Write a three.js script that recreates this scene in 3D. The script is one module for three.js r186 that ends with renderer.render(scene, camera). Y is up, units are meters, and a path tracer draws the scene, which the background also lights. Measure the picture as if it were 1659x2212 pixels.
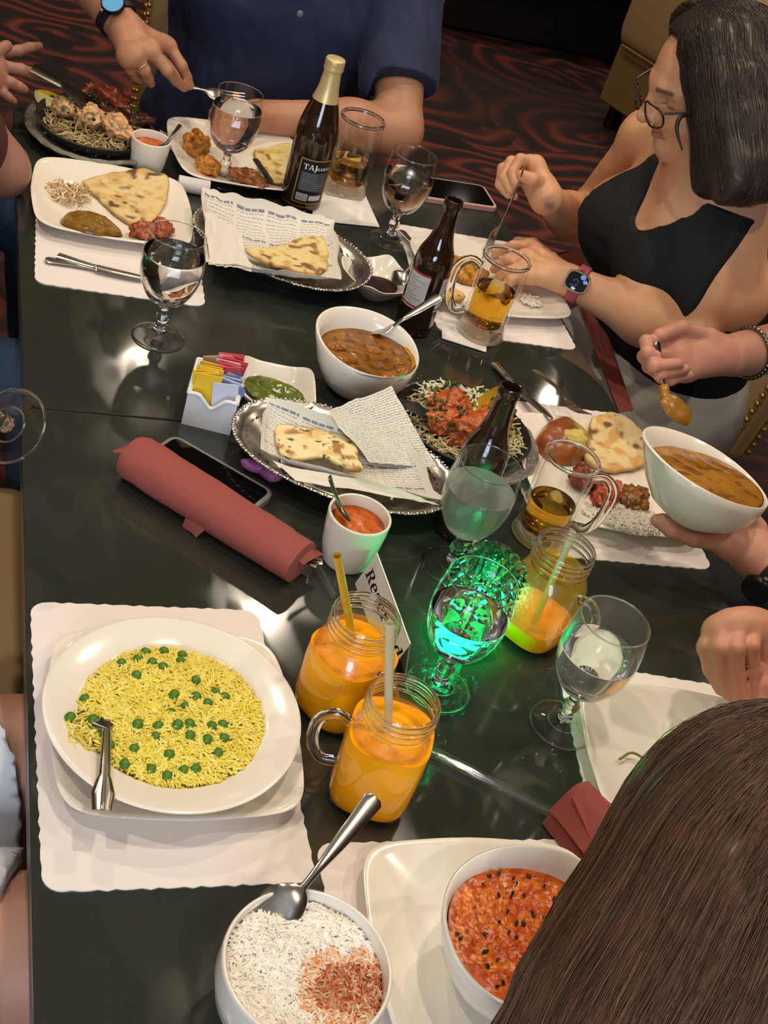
import * as THREE from 'three';
import { mergeGeometries, mergeVertices, toCreasedNormals } from 'three/addons/utils/BufferGeometryUtils.js';
import { RoundedBoxGeometry } from 'three/addons/geometries/RoundedBoxGeometry.js';
import { RectAreaLightUniformsLib } from 'three/addons/lights/RectAreaLightUniformsLib.js';

// ---------------------------------------------------------------- camera, light, exposure
// World: metres, y up; the table top is at y 0.75, its long side runs along z (far end -z), its window-side edge at x 0.
const scene = new THREE.Scene();
scene.background = new THREE.Color(0, 0, 0);
const V = (x, y, z) => new THREE.Vector3(x, y, z);
const camera = new THREE.PerspectiveCamera(42.78, 3 / 4, 0.05, 40);
camera.position.set(-0.118, 1.75, 1.397);
camera.quaternion.setFromRotationMatrix(new THREE.Matrix4().makeBasis(V(0.93865, 0.26988, 0.21471), V(-0.07054, 0.75966, -0.64649), V(-0.33758, 0.59168, 0.73209)));
const renderer = new THREE.WebGLRenderer({ antialias: true });
renderer.toneMapping = THREE.LinearToneMapping;
renderer.toneMappingExposure = 0.67;
renderer.shadowMap.enabled = true;
RectAreaLightUniformsLib.init();
const CEIL = 2.9;
const DOWNLIGHTS = [[0.5, 0.42], [1.85, 0.6], [-0.75, 0.5], [1.07, -1.87], [1.2, -0.5], [-0.15, -1.0], [0.73, -3.34], [2.75, -3.45], [2.8, -5.4], [-0.9, -1.9], [2.9, -1.4], [0.4, 2.4], [-1.2, -3.6]];
const DOWN_CD = 4.7, DOWN_COLOR = new THREE.Color(1, 0.845, 0.66);
const WINDOW_LIGHT = [15, new THREE.Color(0.74, 0.85, 1)];

// ---------------------------------------------------------------- helpers
function rng(seed) { let s = seed >>> 0; return () => { s = (s + 0x6d2b79f5) | 0; let t = Math.imul(s ^ (s >>> 15), 1 | s); t = (t + Math.imul(t ^ (t >>> 7), 61 | t)) ^ t; return ((t ^ (t >>> 14)) >>> 0) / 4294967296; }; }
const hash = (x, y, z) => { let h = Math.imul(x, 374761393) ^ Math.imul(y, 668265263) ^ Math.imul(z, 1274126177); h = Math.imul(h ^ (h >>> 13), 1274126177); return ((h ^ (h >>> 16)) >>> 0) / 4294967296; };
const fade = (t) => t * t * (3 - 2 * t), mix = (a, b, t) => a + (b - a) * t, clamp = (x, a = 0, b = 1) => Math.min(b, Math.max(a, x)), sstep = (a, b, x) => fade(clamp((x - a) / (b - a)));
function noise(x, y, z = 0) {
  const X = Math.floor(x), Y = Math.floor(y), Z = Math.floor(z), u = fade(x - X), v = fade(y - Y), w = fade(z - Z), h = (a, b, c) => hash(X + a, Y + b, Z + c);
  return mix(mix(mix(h(0, 0, 0), h(1, 0, 0), u), mix(h(0, 1, 0), h(1, 1, 0), u), v), mix(mix(h(0, 0, 1), h(1, 0, 1), u), mix(h(0, 1, 1), h(1, 1, 1), u), v), w) * 2 - 1;
}
const fbm = (x, y, z = 0) => noise(x, y, z) * 0.57 + noise(x * 2.1 + 5, y * 2.1, z * 2.1) * 0.28 + noise(x * 4.3, y * 4.3 + 9, z * 4.3) * 0.15;
const used = {};
function numbered(n) { const k = used[n] = (used[n] ?? -1) + 1; return k ? n + '_' + String(k).padStart(3, '0') : n; }
function tag(o, label, category, group, kind) { Object.assign(o.userData, { label, category }); if (group) o.userData.group = group; if (kind) o.userData.kind = kind; return o; }
const shade = (o) => { o.castShadow = o.receiveShadow = true; return o; };
function thing(name, label, category, pos = V(0, 0, 0), turn = 0, group) { const o = new THREE.Group(); o.name = numbered(name); o.position.copy(pos); o.rotation.y = turn; scene.add(o); return tag(o, label, category, group); }
function part(name, geo, mat, parent, label) { const m = shade(new THREE.Mesh(geo, mat)); m.name = name; if (label) m.userData.label = label; parent.add(m); return m; }
function single(name, geo, mat, label, category, pos = V(0, 0, 0), turn = 0, group) { const m = shade(new THREE.Mesh(geo, mat)); m.name = numbered(name); m.position.copy(pos); m.rotation.y = turn; scene.add(m); return tag(m, label, category, group); }
function copyOf(src, label, pos, turn, group) { const c = src.clone(); c.name = numbered(src.name.replace(/_\d{3}$/, '')); c.userData = { ...src.userData }; if (label) c.userData.label = label; if (group) c.userData.group = group; c.position.copy(pos); c.rotation.set(0, turn ?? 0, 0); scene.add(c); return c; }
function struct(name, geo, mat) { const m = shade(new THREE.Mesh(geo, mat)); m.name = name; m.userData.kind = 'structure'; scene.add(m); return m; }
// geometry given in world coordinates goes under a group that stands at its base
const rel = (g, base) => g.clone().translate(-base.x, -base.y, -base.z);

function mat(color, roughness = 0.6, o = {}) { return new THREE.MeshPhysicalMaterial({ color, roughness, ...o }); }
const hammered = (() => { const n = 256, t = new THREE.DataTexture(new Uint8Array(n * n * 4).map((_, i) => { const p = i >> 2, x = p % n, y = (p / n) | 0; return 128 + 110 * (noise(x / 9, y / 9, 3) * 0.7 + noise(x / 4, y / 4, 8) * 0.3); }), n, n); t.magFilter = THREE.LinearFilter; t.wrapS = t.wrapT = THREE.RepeatWrapping; t.repeat.set(6, 4); t.needsUpdate = true; return t; })();
const M = {
  porcelain: mat('#efe8da', 0.14), porcelainWarm: mat('#eee3d0', 0.16), mat: mat('#ece3df', 0.92), napkin: mat('#efe9e4', 0.95), paper: mat('#eee8dd', 0.85),
  steel: mat('#b9b4aa', 0.22, { metalness: 1 }), steelDark: mat('#8d877d', 0.3, { metalness: 1 }), silver: mat('#c9c4ba', 0.24, { metalness: 1 }), iron: mat('#14110f', 0.5), alu: mat('#b3afa5', 0.36, { metalness: 0.8, bumpMap: hammered, bumpScale: 0.003 }),
  gold: mat('#c9a24a', 0.35, { metalness: 0.8 }), goldFoil: mat('#e2cd94', 0.4, { metalness: 0.45 }),
  pane: mat('#ffffff', 0.0, { transmission: 1, thickness: 0, ior: 1.5 }), glass: mat('#ffffff', 0.0, { transmission: 1, thickness: 0.01, ior: 1.5 }),
  water: mat('#ffffff', 0.0, { transmission: 1, thickness: 0.05, ior: 1.33 }),
  beer: mat('#ffffff', 0.0, { transmission: 1, thickness: 0.05, ior: 1.34, attenuationColor: new THREE.Color(0.92, 0.58, 0.08), attenuationDistance: 0.05 }),
  brownGlass: mat('#ffffff', 0.03, { transmission: 1, thickness: 0.003, ior: 1.5, attenuationColor: new THREE.Color(0.33, 0.14, 0.05), attenuationDistance: 0.004 }),
  brownDark: mat('#26180f', 0.09, { clearcoat: 0.6 }), frosted: mat('#ffffff', 0.35, { transmission: 0.96, thickness: 0, ior: 1.5 }),
  straw: mat('#f4f0d2', 0.35, { transmission: 0.55, thickness: 0 }), plastic: mat('#ffffff', 0.08, { transmission: 0.97, thickness: 0, ior: 1.45 }),
  strawYellow: mat('#efc22c', 0.35, { transmission: 0.35, thickness: 0 }),
  lassi: mat('#ffae00', 0.4, { specularIntensity: 0.3 }), lassiDeep: mat('#f59a00', 0.35), napkinRed: mat('#9a4e46', 0.95, { sheen: 0.4, sheenColor: new THREE.Color(0.5, 0.2, 0.18), sheenRoughness: 0.6 }),
  black: mat('#0b0b0c', 0.35), screen: mat('#050506', 0.06), vc: mat('#ffffff', 0.5, { vertexColors: true }), vcWet: mat('#ffffff', 0.2, { vertexColors: true, specularIntensity: 0.7 }), vcDry: mat('#ffffff', 0.8, { vertexColors: true }), vcOily: mat('#ffffff', 0.3, { vertexColors: true }),
  lemon: mat('#f1dc7a', 0.35), pea: mat('#4a7619', 0.4), leaf: mat('#2f5a1e', 0.5, { side: THREE.DoubleSide }),
};
// creases told apart at the scale of tableware (the addon joins corners closer than a hundredth of a unit)
const creased = (g, a) => toCreasedNormals(g.scale(1000, 1000, 1000), a).scale(0.001, 0.001, 0.001);
const lin = (hex) => { const c = new THREE.Color(hex); return [c.r, c.g, c.b]; };
const cmix = (a, b, t) => a.map((x, i) => mix(x, b[i], clamp(t)));

// ---- surfaces through rings of points
function loft(rings, { cap0 = true, cap1 = true, crease = 0.7, color } = {}) {
  const n = rings[0].length, p = [], uv = [], ix = [];
  rings.forEach((r, j) => r.forEach((q, i) => { p.push(q.x, q.y, q.z); uv.push(i / n, j / (rings.length - 1)); }));
  for (let j = 0; j + 1 < rings.length; j++) for (let i = 0; i < n; i++) { const a = j * n + i, b = j * n + (i + 1) % n; ix.push(a, b, a + n, b, b + n, a + n); }
  const cap = (r, flip, o) => { const c = r.reduce((s, q) => s.add(q), V(0, 0, 0)).divideScalar(n), k = p.length / 3; p.push(c.x, c.y, c.z); uv.push(0.5, 0.5); for (let i = 0; i < n; i++) { const a = o + i, b = o + (i + 1) % n; flip ? ix.push(k, b, a) : ix.push(k, a, b); } };
  if (cap0) cap(rings[0], true, 0);
  if (cap1) cap(rings[rings.length - 1], false, (rings.length - 1) * n);
  let g = new THREE.BufferGeometry();
  g.setAttribute('position', new THREE.Float32BufferAttribute(p, 3)); g.setAttribute('uv', new THREE.Float32BufferAttribute(uv, 2)); g.setIndex(ix);
  if (color) { const c = []; for (let i = 0; i < p.length; i += 3) c.push(...color(p[i], p[i + 1], p[i + 2])); g.setAttribute('color', new THREE.Float32BufferAttribute(c, 3)); }
  if (crease === 0) { g.computeVertexNormals(); return g; }
  return creased(g, crease);
}
// superellipse ring; dy(angle) lifts its points
function ring(rx, rz, y, n = 2, seg = 48, dy, cx = 0, cz = 0) {
  const out = [];
  for (let i = 0; i < seg; i++) { const a = (i / seg) * Math.PI * 2, c = Math.cos(a), s = Math.sin(a), e = 2 / n; out.push(V(cx + rx * Math.sign(c) * Math.abs(c) ** e, y + (dy ? dy(a) : 0), cz - rz * Math.sign(s) * Math.abs(s) ** e)); }
  return out;
}
const lathe = (pts, seg = 48) => { const g = new THREE.LatheGeometry(pts.map(([r, y]) => new THREE.Vector2(r, y)), seg); return g; };
const spline2 = (pts, n = 24) => { const c = new THREE.SplineCurve(pts.map(([r, y]) => new THREE.Vector2(r, y))); return c.getPoints(n).map((q) => [Math.max(0, q.x), q.y]); };
// swept tube: points, radius (number or function of t), flattening in the frame's binormal
function tube(points, r, { seg = 24, side = 10, flat = 1, closed = false, up, ends = true, curve } = {}) {
  const c = curve ?? new THREE.CatmullRomCurve3(points, closed, 'centripetal'), rings = [];
  let nrm = null;
  for (let j = 0; j <= seg; j++) {
    const t = j / seg, p = c.getPointAt(t), d = c.getTangentAt(t);
    if (!nrm) { nrm = (up ?? (Math.abs(d.y) > 0.9 ? V(1, 0, 0) : V(0, 1, 0))).clone(); }
    if (up) nrm.copy(up);
    nrm.addScaledVector(d, -nrm.dot(d)).normalize();
    const b = nrm.clone().cross(d), rr = typeof r === 'function' ? r(t) : r, [ra, rb] = Array.isArray(rr) ? rr : [rr, rr * flat], row = [];
    for (let i = 0; i < side; i++) { const a = (i / side) * Math.PI * 2; row.push(p.clone().addScaledVector(b, Math.cos(a) * ra).addScaledVector(nrm, Math.sin(a) * rb)); }
    rings.push(row);
  }
  return loft(rings, { cap0: ends && !closed, cap1: ends && !closed, crease: side > 5 ? 0.9 : 0.5 });
}
// a heap, pool or sheet over a star-shaped outline: R(a) radius, top(x, z, s) height, s = 0 centre .. 1 rim
function heap(R, top, { nr = 18, ns = 64, bottom = 0, color, squash = 1, crease = 0, edge = 0.97 } = {}) {
  const p = [], ix = [], c = [], put = (x, y, z, s) => { p.push(x, y, z); if (color) c.push(...color(x, z, s, y)); };
  put(0, top(0, 0, 0), 0, 0);
  for (let j = 1; j <= nr; j++) for (let i = 0; i < ns; i++) { const a = (i / ns) * Math.PI * 2, s = j / nr, r = R(a) * s, x = Math.cos(a) * r, z = -Math.sin(a) * r * squash; put(x, top(x, z, s, a), z, s); }
  for (let i = 0; i < ns; i++) { const a = (i / ns) * Math.PI * 2, r = R(a) * edge, x = Math.cos(a) * r, z = -Math.sin(a) * r * squash; put(x, typeof bottom === 'function' ? bottom(x, z, a) : bottom, z, 1); }
  put(0, typeof bottom === 'function' ? bottom(0, 0, 0) : bottom, 0, 1);
  for (let i = 0; i < ns; i++) ix.push(0, 1 + i, 1 + (i + 1) % ns);
  for (let j = 0; j < nr; j++) for (let i = 0; i < ns; i++) { const a = 1 + j * ns + i, b = 1 + j * ns + (i + 1) % ns; ix.push(a, a + ns, b, b, a + ns, b + ns); }
  const k = p.length / 3 - 1, o = k - ns; for (let i = 0; i < ns; i++) ix.push(k, o + (i + 1) % ns, o + i);
  const g = new THREE.BufferGeometry(); g.setAttribute('position', new THREE.Float32BufferAttribute(p, 3)); g.setIndex(ix);
  g.setAttribute('uv', new THREE.Float32BufferAttribute(p.reduce((u, v, i) => { if (i % 3 !== 1) u.push(v); return u; }, []), 2));
  if (color) g.setAttribute('color', new THREE.Float32BufferAttribute(c, 3));
  if (crease) return creased(g, crease);
  g.computeVertexNormals(); return g;
}
// radius function of a closed polygon seen from its centre
function outline(pts, round = 0) {
  const cx = pts.reduce((s, q) => s + q[0], 0) / pts.length, cz = pts.reduce((s, q) => s + q[1], 0) / pts.length, q = pts.map(([x, z]) => [x - cx, z - cz]);
  const raw = (a) => { const dx = Math.cos(a), dz = -Math.sin(a); let best = 0; for (let i = 0; i < q.length; i++) { const [x1, z1] = q[i], [x2, z2] = q[(i + 1) % q.length], ex = x2 - x1, ez = z2 - z1, den = dx * ez - dz * ex; if (Math.abs(den) < 1e-12) continue; const t = (x1 * ez - z1 * ex) / den, u = (x1 * dz - z1 * dx) / den; if (t > 0 && u >= -1e-9 && u <= 1 + 1e-9) best = Math.max(best, t); } return best; };
  return { R: round ? (a) => { let s = 0; for (let k = -3; k <= 3; k++) s += raw(a + k * round / 3); return s / 7; } : raw, cx, cz };
}
function blob(r, seed, amp = 0.25, freq = 1.5, sx = 1, sy = 1, sz = 1, color, detail = 4, fine = 0) {
  const g = mergeVertices(new THREE.IcosahedronGeometry(1, detail).deleteAttribute('uv').deleteAttribute('normal')), p = g.attributes.position, c = [];
  for (let i = 0; i < p.count; i++) { const x = p.getX(i), y = p.getY(i), z = p.getZ(i), d = fbm(x * freq + seed * 7.3, y * freq, z * freq + seed * 3.1), k = r * (1 + amp * d + fine * (noise(x * 6 + seed, y * 6, z * 6) + 0.6 * Math.abs(noise(x * 13, y * 13 + seed, z * 13)))); p.setXYZ(i, x * k * sx, y * k * sy, z * k * sz); if (color) c.push(...color(x, y, z, d)); }
  if (color) g.setAttribute('color', new THREE.Float32BufferAttribute(c, 3));
  g.computeVertexNormals(); return g;
}
const merged = (list) => mergeGeometries(list.map((g) => { const k = g.index ? g.toNonIndexed() : g.clone(); for (const n of Object.keys(k.attributes)) if (!['position', 'normal', 'color'].includes(n)) k.deleteAttribute(n); return k; }));
const rbox = (w, h, d, r = 0.003, s = 2) => new RoundedBoxGeometry(w, h, d, s, r);
function canvas(w, h, draw, repeat) { const c = document.createElement('canvas'); c.width = w; c.height = h; draw(c.getContext('2d'), w, h); const t = new THREE.CanvasTexture(c); t.colorSpace = THREE.SRGBColorSpace; return t; }
function dataMap(n, f, srgb = true, wrap = THREE.RepeatWrapping) { const d = new Uint8Array(n * n * 4); for (let y = 0; y < n; y++) for (let x = 0; x < n; x++) { const c = f(x / n, y / n, x, y), i = (y * n + x) * 4; for (let k = 0; k < 3; k++) d[i + k] = clamp(c[k]) * 255; d[i + 3] = 255; } const t = new THREE.DataTexture(d, n, n); t.magFilter = THREE.LinearFilter; t.wrapS = t.wrapT = wrap; if (srgb) t.colorSpace = THREE.SRGBColorSpace; t.needsUpdate = true; return t; }
// a flexible sheet with thickness over an x-z grid: f(u, v) -> point of the upper side
function sheet(f, nu, nv, th = 0.0008) {
  const P = [], uv = [], ix = [], id = (i, j, k) => (k * (nv + 1) + j) * (nu + 1) + i;
  const top = []; for (let j = 0; j <= nv; j++) for (let i = 0; i <= nu; i++) top.push(f(i / nu, j / nv));
  for (let k = 0; k < 2; k++) for (let j = 0; j <= nv; j++) for (let i = 0; i <= nu; i++) { const q = top[j * (nu + 1) + i]; const a = top[j * (nu + 1) + Math.min(nu, i + 1)].clone().sub(top[j * (nu + 1) + Math.max(0, i - 1)]), b = top[Math.min(nv, j + 1) * (nu + 1) + i].clone().sub(top[Math.max(0, j - 1) * (nu + 1) + i]), n = b.cross(a).normalize(); P.push(q.x - n.x * th * k, q.y - n.y * th * k, q.z - n.z * th * k); uv.push(i / nu, 1 - j / nv); }
  for (let j = 0; j < nv; j++) for (let i = 0; i < nu; i++) { ix.push(id(i, j, 0), id(i, j + 1, 0), id(i + 1, j, 0), id(i + 1, j, 0), id(i, j + 1, 0), id(i + 1, j + 1, 0)); ix.push(id(i, j, 1), id(i + 1, j, 1), id(i, j + 1, 1), id(i + 1, j, 1), id(i + 1, j + 1, 1), id(i, j + 1, 1)); }
  const side = (a, b, c, d) => ix.push(a, b, c, c, b, d);
  for (let i = 0; i < nu; i++) { side(id(i, 0, 0), id(i + 1, 0, 0), id(i, 0, 1), id(i + 1, 0, 1)); side(id(i + 1, nv, 0), id(i, nv, 0), id(i + 1, nv, 1), id(i, nv, 1)); }
  for (let j = 0; j < nv; j++) { side(id(0, j + 1, 0), id(0, j, 0), id(0, j + 1, 1), id(0, j, 1)); side(id(nu, j, 0), id(nu, j + 1, 0), id(nu, j, 1), id(nu, j + 1, 1)); }
  const g = new THREE.BufferGeometry(); g.setAttribute('position', new THREE.Float32BufferAttribute(P, 3)); g.setAttribute('uv', new THREE.Float32BufferAttribute(uv, 2)); g.setIndex(ix);
  return creased(g, 0.9);
}
// ---- bodies: a field of tapered bones joined smoothly, meshed with surface nets
const smin = (a, b, k) => { const h = Math.max(k - Math.abs(a - b), 0) / k; return Math.min(a, b) - h * h * k * 0.25; };
function boneField(bones, k) {
  const B = bones.map(([a, b, ra, rb, kk]) => [a.x, a.y, a.z, b.x - a.x, b.y - a.y, b.z - a.z, ra, rb ?? ra, 1 / Math.max(1e-9, a.distanceToSquared(b)), kk ?? k]);
  return (x, y, z) => { let d = 1e3; for (const q of B) { const px = x - q[0], py = y - q[1], pz = z - q[2]; let t = (px * q[3] + py * q[4] + pz * q[5]) * q[8]; t = t < 0 ? 0 : t > 1 ? 1 : t; const ex = px - q[3] * t, ey = py - q[4] * t, ez = pz - q[5] * t, e = Math.sqrt(ex * ex + ey * ey + ez * ez) - (q[6] + (q[7] - q[6]) * t); d = d > 900 ? e : smin(d, e, q[9]); } return d; };
}
function nets(f, lo, hi, cell, color) {
  const nx = Math.ceil((hi.x - lo.x) / cell) + 1, ny = Math.ceil((hi.y - lo.y) / cell) + 1, nz = Math.ceil((hi.z - lo.z) / cell) + 1, F = new Float32Array(nx * ny * nz), at = (i, j, k) => i + nx * (j + ny * k);
  const BS = 5, reach = BS * cell * 0.5 * 1.733 * 1.25;  // blocks that lie wholly inside or outside take one sample
  for (let K = 0; K < nz; K += BS) for (let J = 0; J < ny; J += BS) for (let I = 0; I < nx; I += BS) {
    const c = f(lo.x + (I + (BS - 1) / 2) * cell, lo.y + (J + (BS - 1) / 2) * cell, lo.z + (K + (BS - 1) / 2) * cell), far = Math.abs(c) > reach;
    for (let k = K; k < Math.min(K + BS, nz); k++) for (let j = J; j < Math.min(J + BS, ny); j++) for (let i = I; i < Math.min(I + BS, nx); i++) { const v = far ? c : f(lo.x + i * cell, lo.y + j * cell, lo.z + k * cell); F[at(i, j, k)] = (i === 0 || j === 0 || k === 0 || i === nx - 1 || j === ny - 1 || k === nz - 1) ? Math.max(1e-4, v) : v; }
  }
  const id = new Int32Array(nx * ny * nz).fill(-1), P = [], ix = [];
  const E = [[0, 1], [2, 3], [4, 5], [6, 7], [0, 2], [1, 3], [4, 6], [5, 7], [0, 4], [1, 5], [2, 6], [3, 7]];
  for (let k = 0; k < nz - 1; k++) for (let j = 0; j < ny - 1; j++) for (let i = 0; i < nx - 1; i++) {
    const v = []; let neg = 0; for (let c = 0; c < 8; c++) { v[c] = F[at(i + (c & 1), j + ((c >> 1) & 1), k + (c >> 2))]; if (v[c] < 0) neg++; }
    if (!neg || neg === 8) continue;
    let x = 0, y = 0, z = 0, n = 0;
    for (const [a, b] of E) if ((v[a] < 0) !== (v[b] < 0)) { const t = v[a] / (v[a] - v[b]); x += mix(a & 1, b & 1, t); y += mix((a >> 1) & 1, (b >> 1) & 1, t); z += mix(a >> 2, b >> 2, t); n++; }
    id[at(i, j, k)] = P.length / 3; P.push(lo.x + (i + x / n) * cell, lo.y + (j + y / n) * cell, lo.z + (k + z / n) * cell);
  }
  const quad = (a, b, c, d, flip) => { if (a < 0 || b < 0 || c < 0 || d < 0) return; flip ? ix.push(a, c, b, a, d, c) : ix.push(a, b, c, a, c, d); };
  for (let k = 1; k < nz - 1; k++) for (let j = 1; j < ny - 1; j++) for (let i = 1; i < nx - 1; i++) {
    const s = F[at(i, j, k)] < 0;
    if (s !== F[at(i + 1, j, k)] < 0) quad(id[at(i, j - 1, k - 1)], id[at(i, j, k - 1)], id[at(i, j, k)], id[at(i, j - 1, k)], !s);
    if (s !== F[at(i, j + 1, k)] < 0) quad(id[at(i - 1, j, k - 1)], id[at(i - 1, j, k)], id[at(i, j, k)], id[at(i, j, k - 1)], !s);
    if (s !== F[at(i, j, k + 1)] < 0) quad(id[at(i - 1, j - 1, k)], id[at(i, j - 1, k)], id[at(i, j, k)], id[at(i - 1, j, k)], !s);
  }
  const N = new Float32Array(P.length), h = cell * 0.35;
  for (let i = 0; i < P.length; i += 3) { const x = P[i], y = P[i + 1], z = P[i + 2]; let a = f(x + h, y, z) - f(x - h, y, z), b = f(x, y + h, z) - f(x, y - h, z), c = f(x, y, z + h) - f(x, y, z - h); const l = Math.hypot(a, b, c) || 1; N[i] = a / l; N[i + 1] = b / l; N[i + 2] = c / l; }
  const g = new THREE.BufferGeometry(); g.setAttribute('position', new THREE.Float32BufferAttribute(P, 3)); g.setAttribute('normal', new THREE.BufferAttribute(N, 3)); g.setIndex(ix);
  if (color) { const c = []; for (let i = 0; i < P.length; i += 3) c.push(...color(P[i], P[i + 1], P[i + 2])); g.setAttribute('color', new THREE.Float32BufferAttribute(c, 3)); }
  return g;
}
function boneBox(bones, pad) { const b = new THREE.Box3(); for (const [p, q, ra, rb] of bones) for (const [v, r] of [[p, ra], [q, rb ?? ra]]) { b.expandByPoint(v.clone().addScalar(r + pad)); b.expandByPoint(v.clone().addScalar(-r - pad)); } return b; }

// ---------------------------------------------------------------- the room
const X0 = -3, X1 = 5, Z0 = -6.2, Z1 = 3.6, WT = 0.15;
function carpetMap() {
  return dataMap(1024, (u, v) => {
    const x = u * 8, y = v * 8, wx = fbm(x * 0.6, y * 0.6, 3) * 0.9, wy = fbm(x * 0.6 + 20, y * 0.6, 7) * 0.9;
    const px = x + wx, py = y * 1.5 + wy, cx = Math.round(px / 1.6), cy = Math.round(py / 1.6), ox = (hash(cx, cy, 5) - 0.5) * 0.9, oy = (hash(cx, cy, 9) - 0.5) * 0.9;
    const r = Math.hypot(px - cx * 1.6 - ox, (py - cy * 1.6 - oy) * 1.15), rings = 0.5 + 0.5 * Math.sin(r * 19 + fbm(x * 1.6, y * 1.6, 11) * 2.2);
    const zone = sstep(-0.25, 0.35, fbm(x * 0.55, y * 0.55, 31)), stripe = rings ** 1.6 * mix(0.25, 1, zone), spot = sstep(0.3, 0.42, fbm(x * 1.9, y * 2.6, 51));
    let c = cmix([0.13, 0.07, 0.065], [0.46, 0.19, 0.14], stripe);
    c = cmix(c, [0.09, 0.05, 0.05], spot);
    const g = (hash(Math.floor(u * 1024), Math.floor(v * 1024), 2) - 0.5) * 0.05;
    return c.map((q) => q + g);
  }, true, THREE.MirroredRepeatWrapping);
}
{
  const cm = carpetMap(), fm = mat('#ffffff', 0.95, { map: cm }), fg = new THREE.BoxGeometry(X1 - X0 + 2 * WT, 0.12, Z1 - Z0 + 2 * WT).translate((X0 + X1) / 2, -0.06, (Z0 + Z1) / 2);
  const uv = fg.attributes.uv, p = fg.attributes.position; for (let i = 0; i < uv.count; i++) uv.setXY(i, p.getX(i) / 3.6 + 0.13, p.getZ(i) / 3.6);
  struct('floor', fg, fm);
  const wall = mat('#8a7664', 0.85), ceil = mat('#cfc6b8', 0.9);
  struct('ceiling', new THREE.BoxGeometry(X1 - X0 + 2 * WT, 0.12, Z1 - Z0 + 2 * WT).translate((X0 + X1) / 2, CEIL + 0.06, (Z0 + Z1) / 2), ceil);
  struct('wall_left', new THREE.BoxGeometry(WT, CEIL, Z1 - Z0).translate(X0 - WT / 2, CEIL / 2, (Z0 + Z1) / 2), wall);
  struct('wall_right', new THREE.BoxGeometry(WT, CEIL, Z1 - Z0).translate(X1 + WT / 2, CEIL / 2, (Z0 + Z1) / 2), wall);
  struct('wall_back', new THREE.BoxGeometry(X1 - X0 + 2 * WT, CEIL, WT).translate((X0 + X1) / 2, CEIL / 2, Z0 - WT / 2), wall);
  struct('wall_front', new THREE.BoxGeometry(X1 - X0 + 2 * WT, CEIL, WT).translate((X0 + X1) / 2, CEIL / 2, Z1 + WT / 2), wall);
  struct('baseboard_back', new THREE.BoxGeometry(X1 - X0, 0.12, 0.02).translate((X0 + X1) / 2, 0.06, Z0 + 0.01), mat('#2a1a12', 0.5));
  struct('baseboard_right', new THREE.BoxGeometry(0.02, 0.12, Z1 - Z0).translate(X1 - 0.01, 0.06, (Z0 + Z1) / 2), mat('#2a1a12', 0.5));
  // the window behind the photographer: a daylit pane in its frame, with an area light of its size before it
  const W = new THREE.Group(); W.name = 'window_1'; W.userData.kind = 'structure'; W.position.set(-0.9, 1.0, Z1); scene.add(W);
  const fr = mat('#4a3a2c', 0.5), pane = mat('#20242a', 0.2, { emissive: WINDOW_LIGHT[1], emissiveIntensity: 2 });
  part('window_frame', merged([[-0.8, 0.65, 0.06, 1.3], [0.8, 0.65, 0.06, 1.3], [0, 0.65, 0.04, 1.3]].map(([x, y, w, h]) => rbox(w, h, 0.06, 0.005).translate(x, y, -0.03)).concat([0, 1.3].map((y) => rbox(1.66, 0.06, 0.06, 0.005).translate(0, y, -0.03)))), fr, W);
  for (const x of [-0.4, 0.4]) part('pane', new THREE.BoxGeometry(0.74, 1.26, 0.012).translate(x, 0.65, -0.02), pane, W);
  const al = new THREE.RectAreaLight(WINDOW_LIGHT[1], WINDOW_LIGHT[0], 1.6, 1.26); al.name = 'window_light'; al.position.set(-0.9, 1.65, Z1 - 0.09); al.lookAt(0, 1.2, -4); scene.add(al);
  // recessed downlights
  const trim = mat('#d9d2c6', 0.5), glow = mat('#fff4e0', 0.4, { emissive: new THREE.Color(1, 0.9, 0.76), emissiveIntensity: 14 });
  const dl = new THREE.Group(); dl.name = 'ceiling_downlight';
  DOWNLIGHTS.forEach(([x, z], i) => {
    const o = thing('ceiling_downlight', 'round recessed ceiling downlight with a glowing lens in a pale trim ring', 'ceiling light', V(x, CEIL, z), 0, 'recessed ceiling downlights');
    part('trim_ring', lathe([[0.055, -0.001], [0.085, -0.006], [0.088, -0.001], [0.088, 0.004], [0.055, 0.004], [0.055, -0.001]], 28), trim, o);
    part('lens', new THREE.CylinderGeometry(0.055, 0.055, 0.006, 28).translate(0, -0.002, 0), glow, o);
    const s = new THREE.SpotLight(DOWN_COLOR, DOWN_CD, 0, 1.15, 0.6); s.name = 'downlight_lamp'; s.position.set(0, -0.035, 0); s.target.position.set(0, -2, 0); s.castShadow = true; s.shadow.radius = 2.2; o.add(s, s.target);
  });
}

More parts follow.
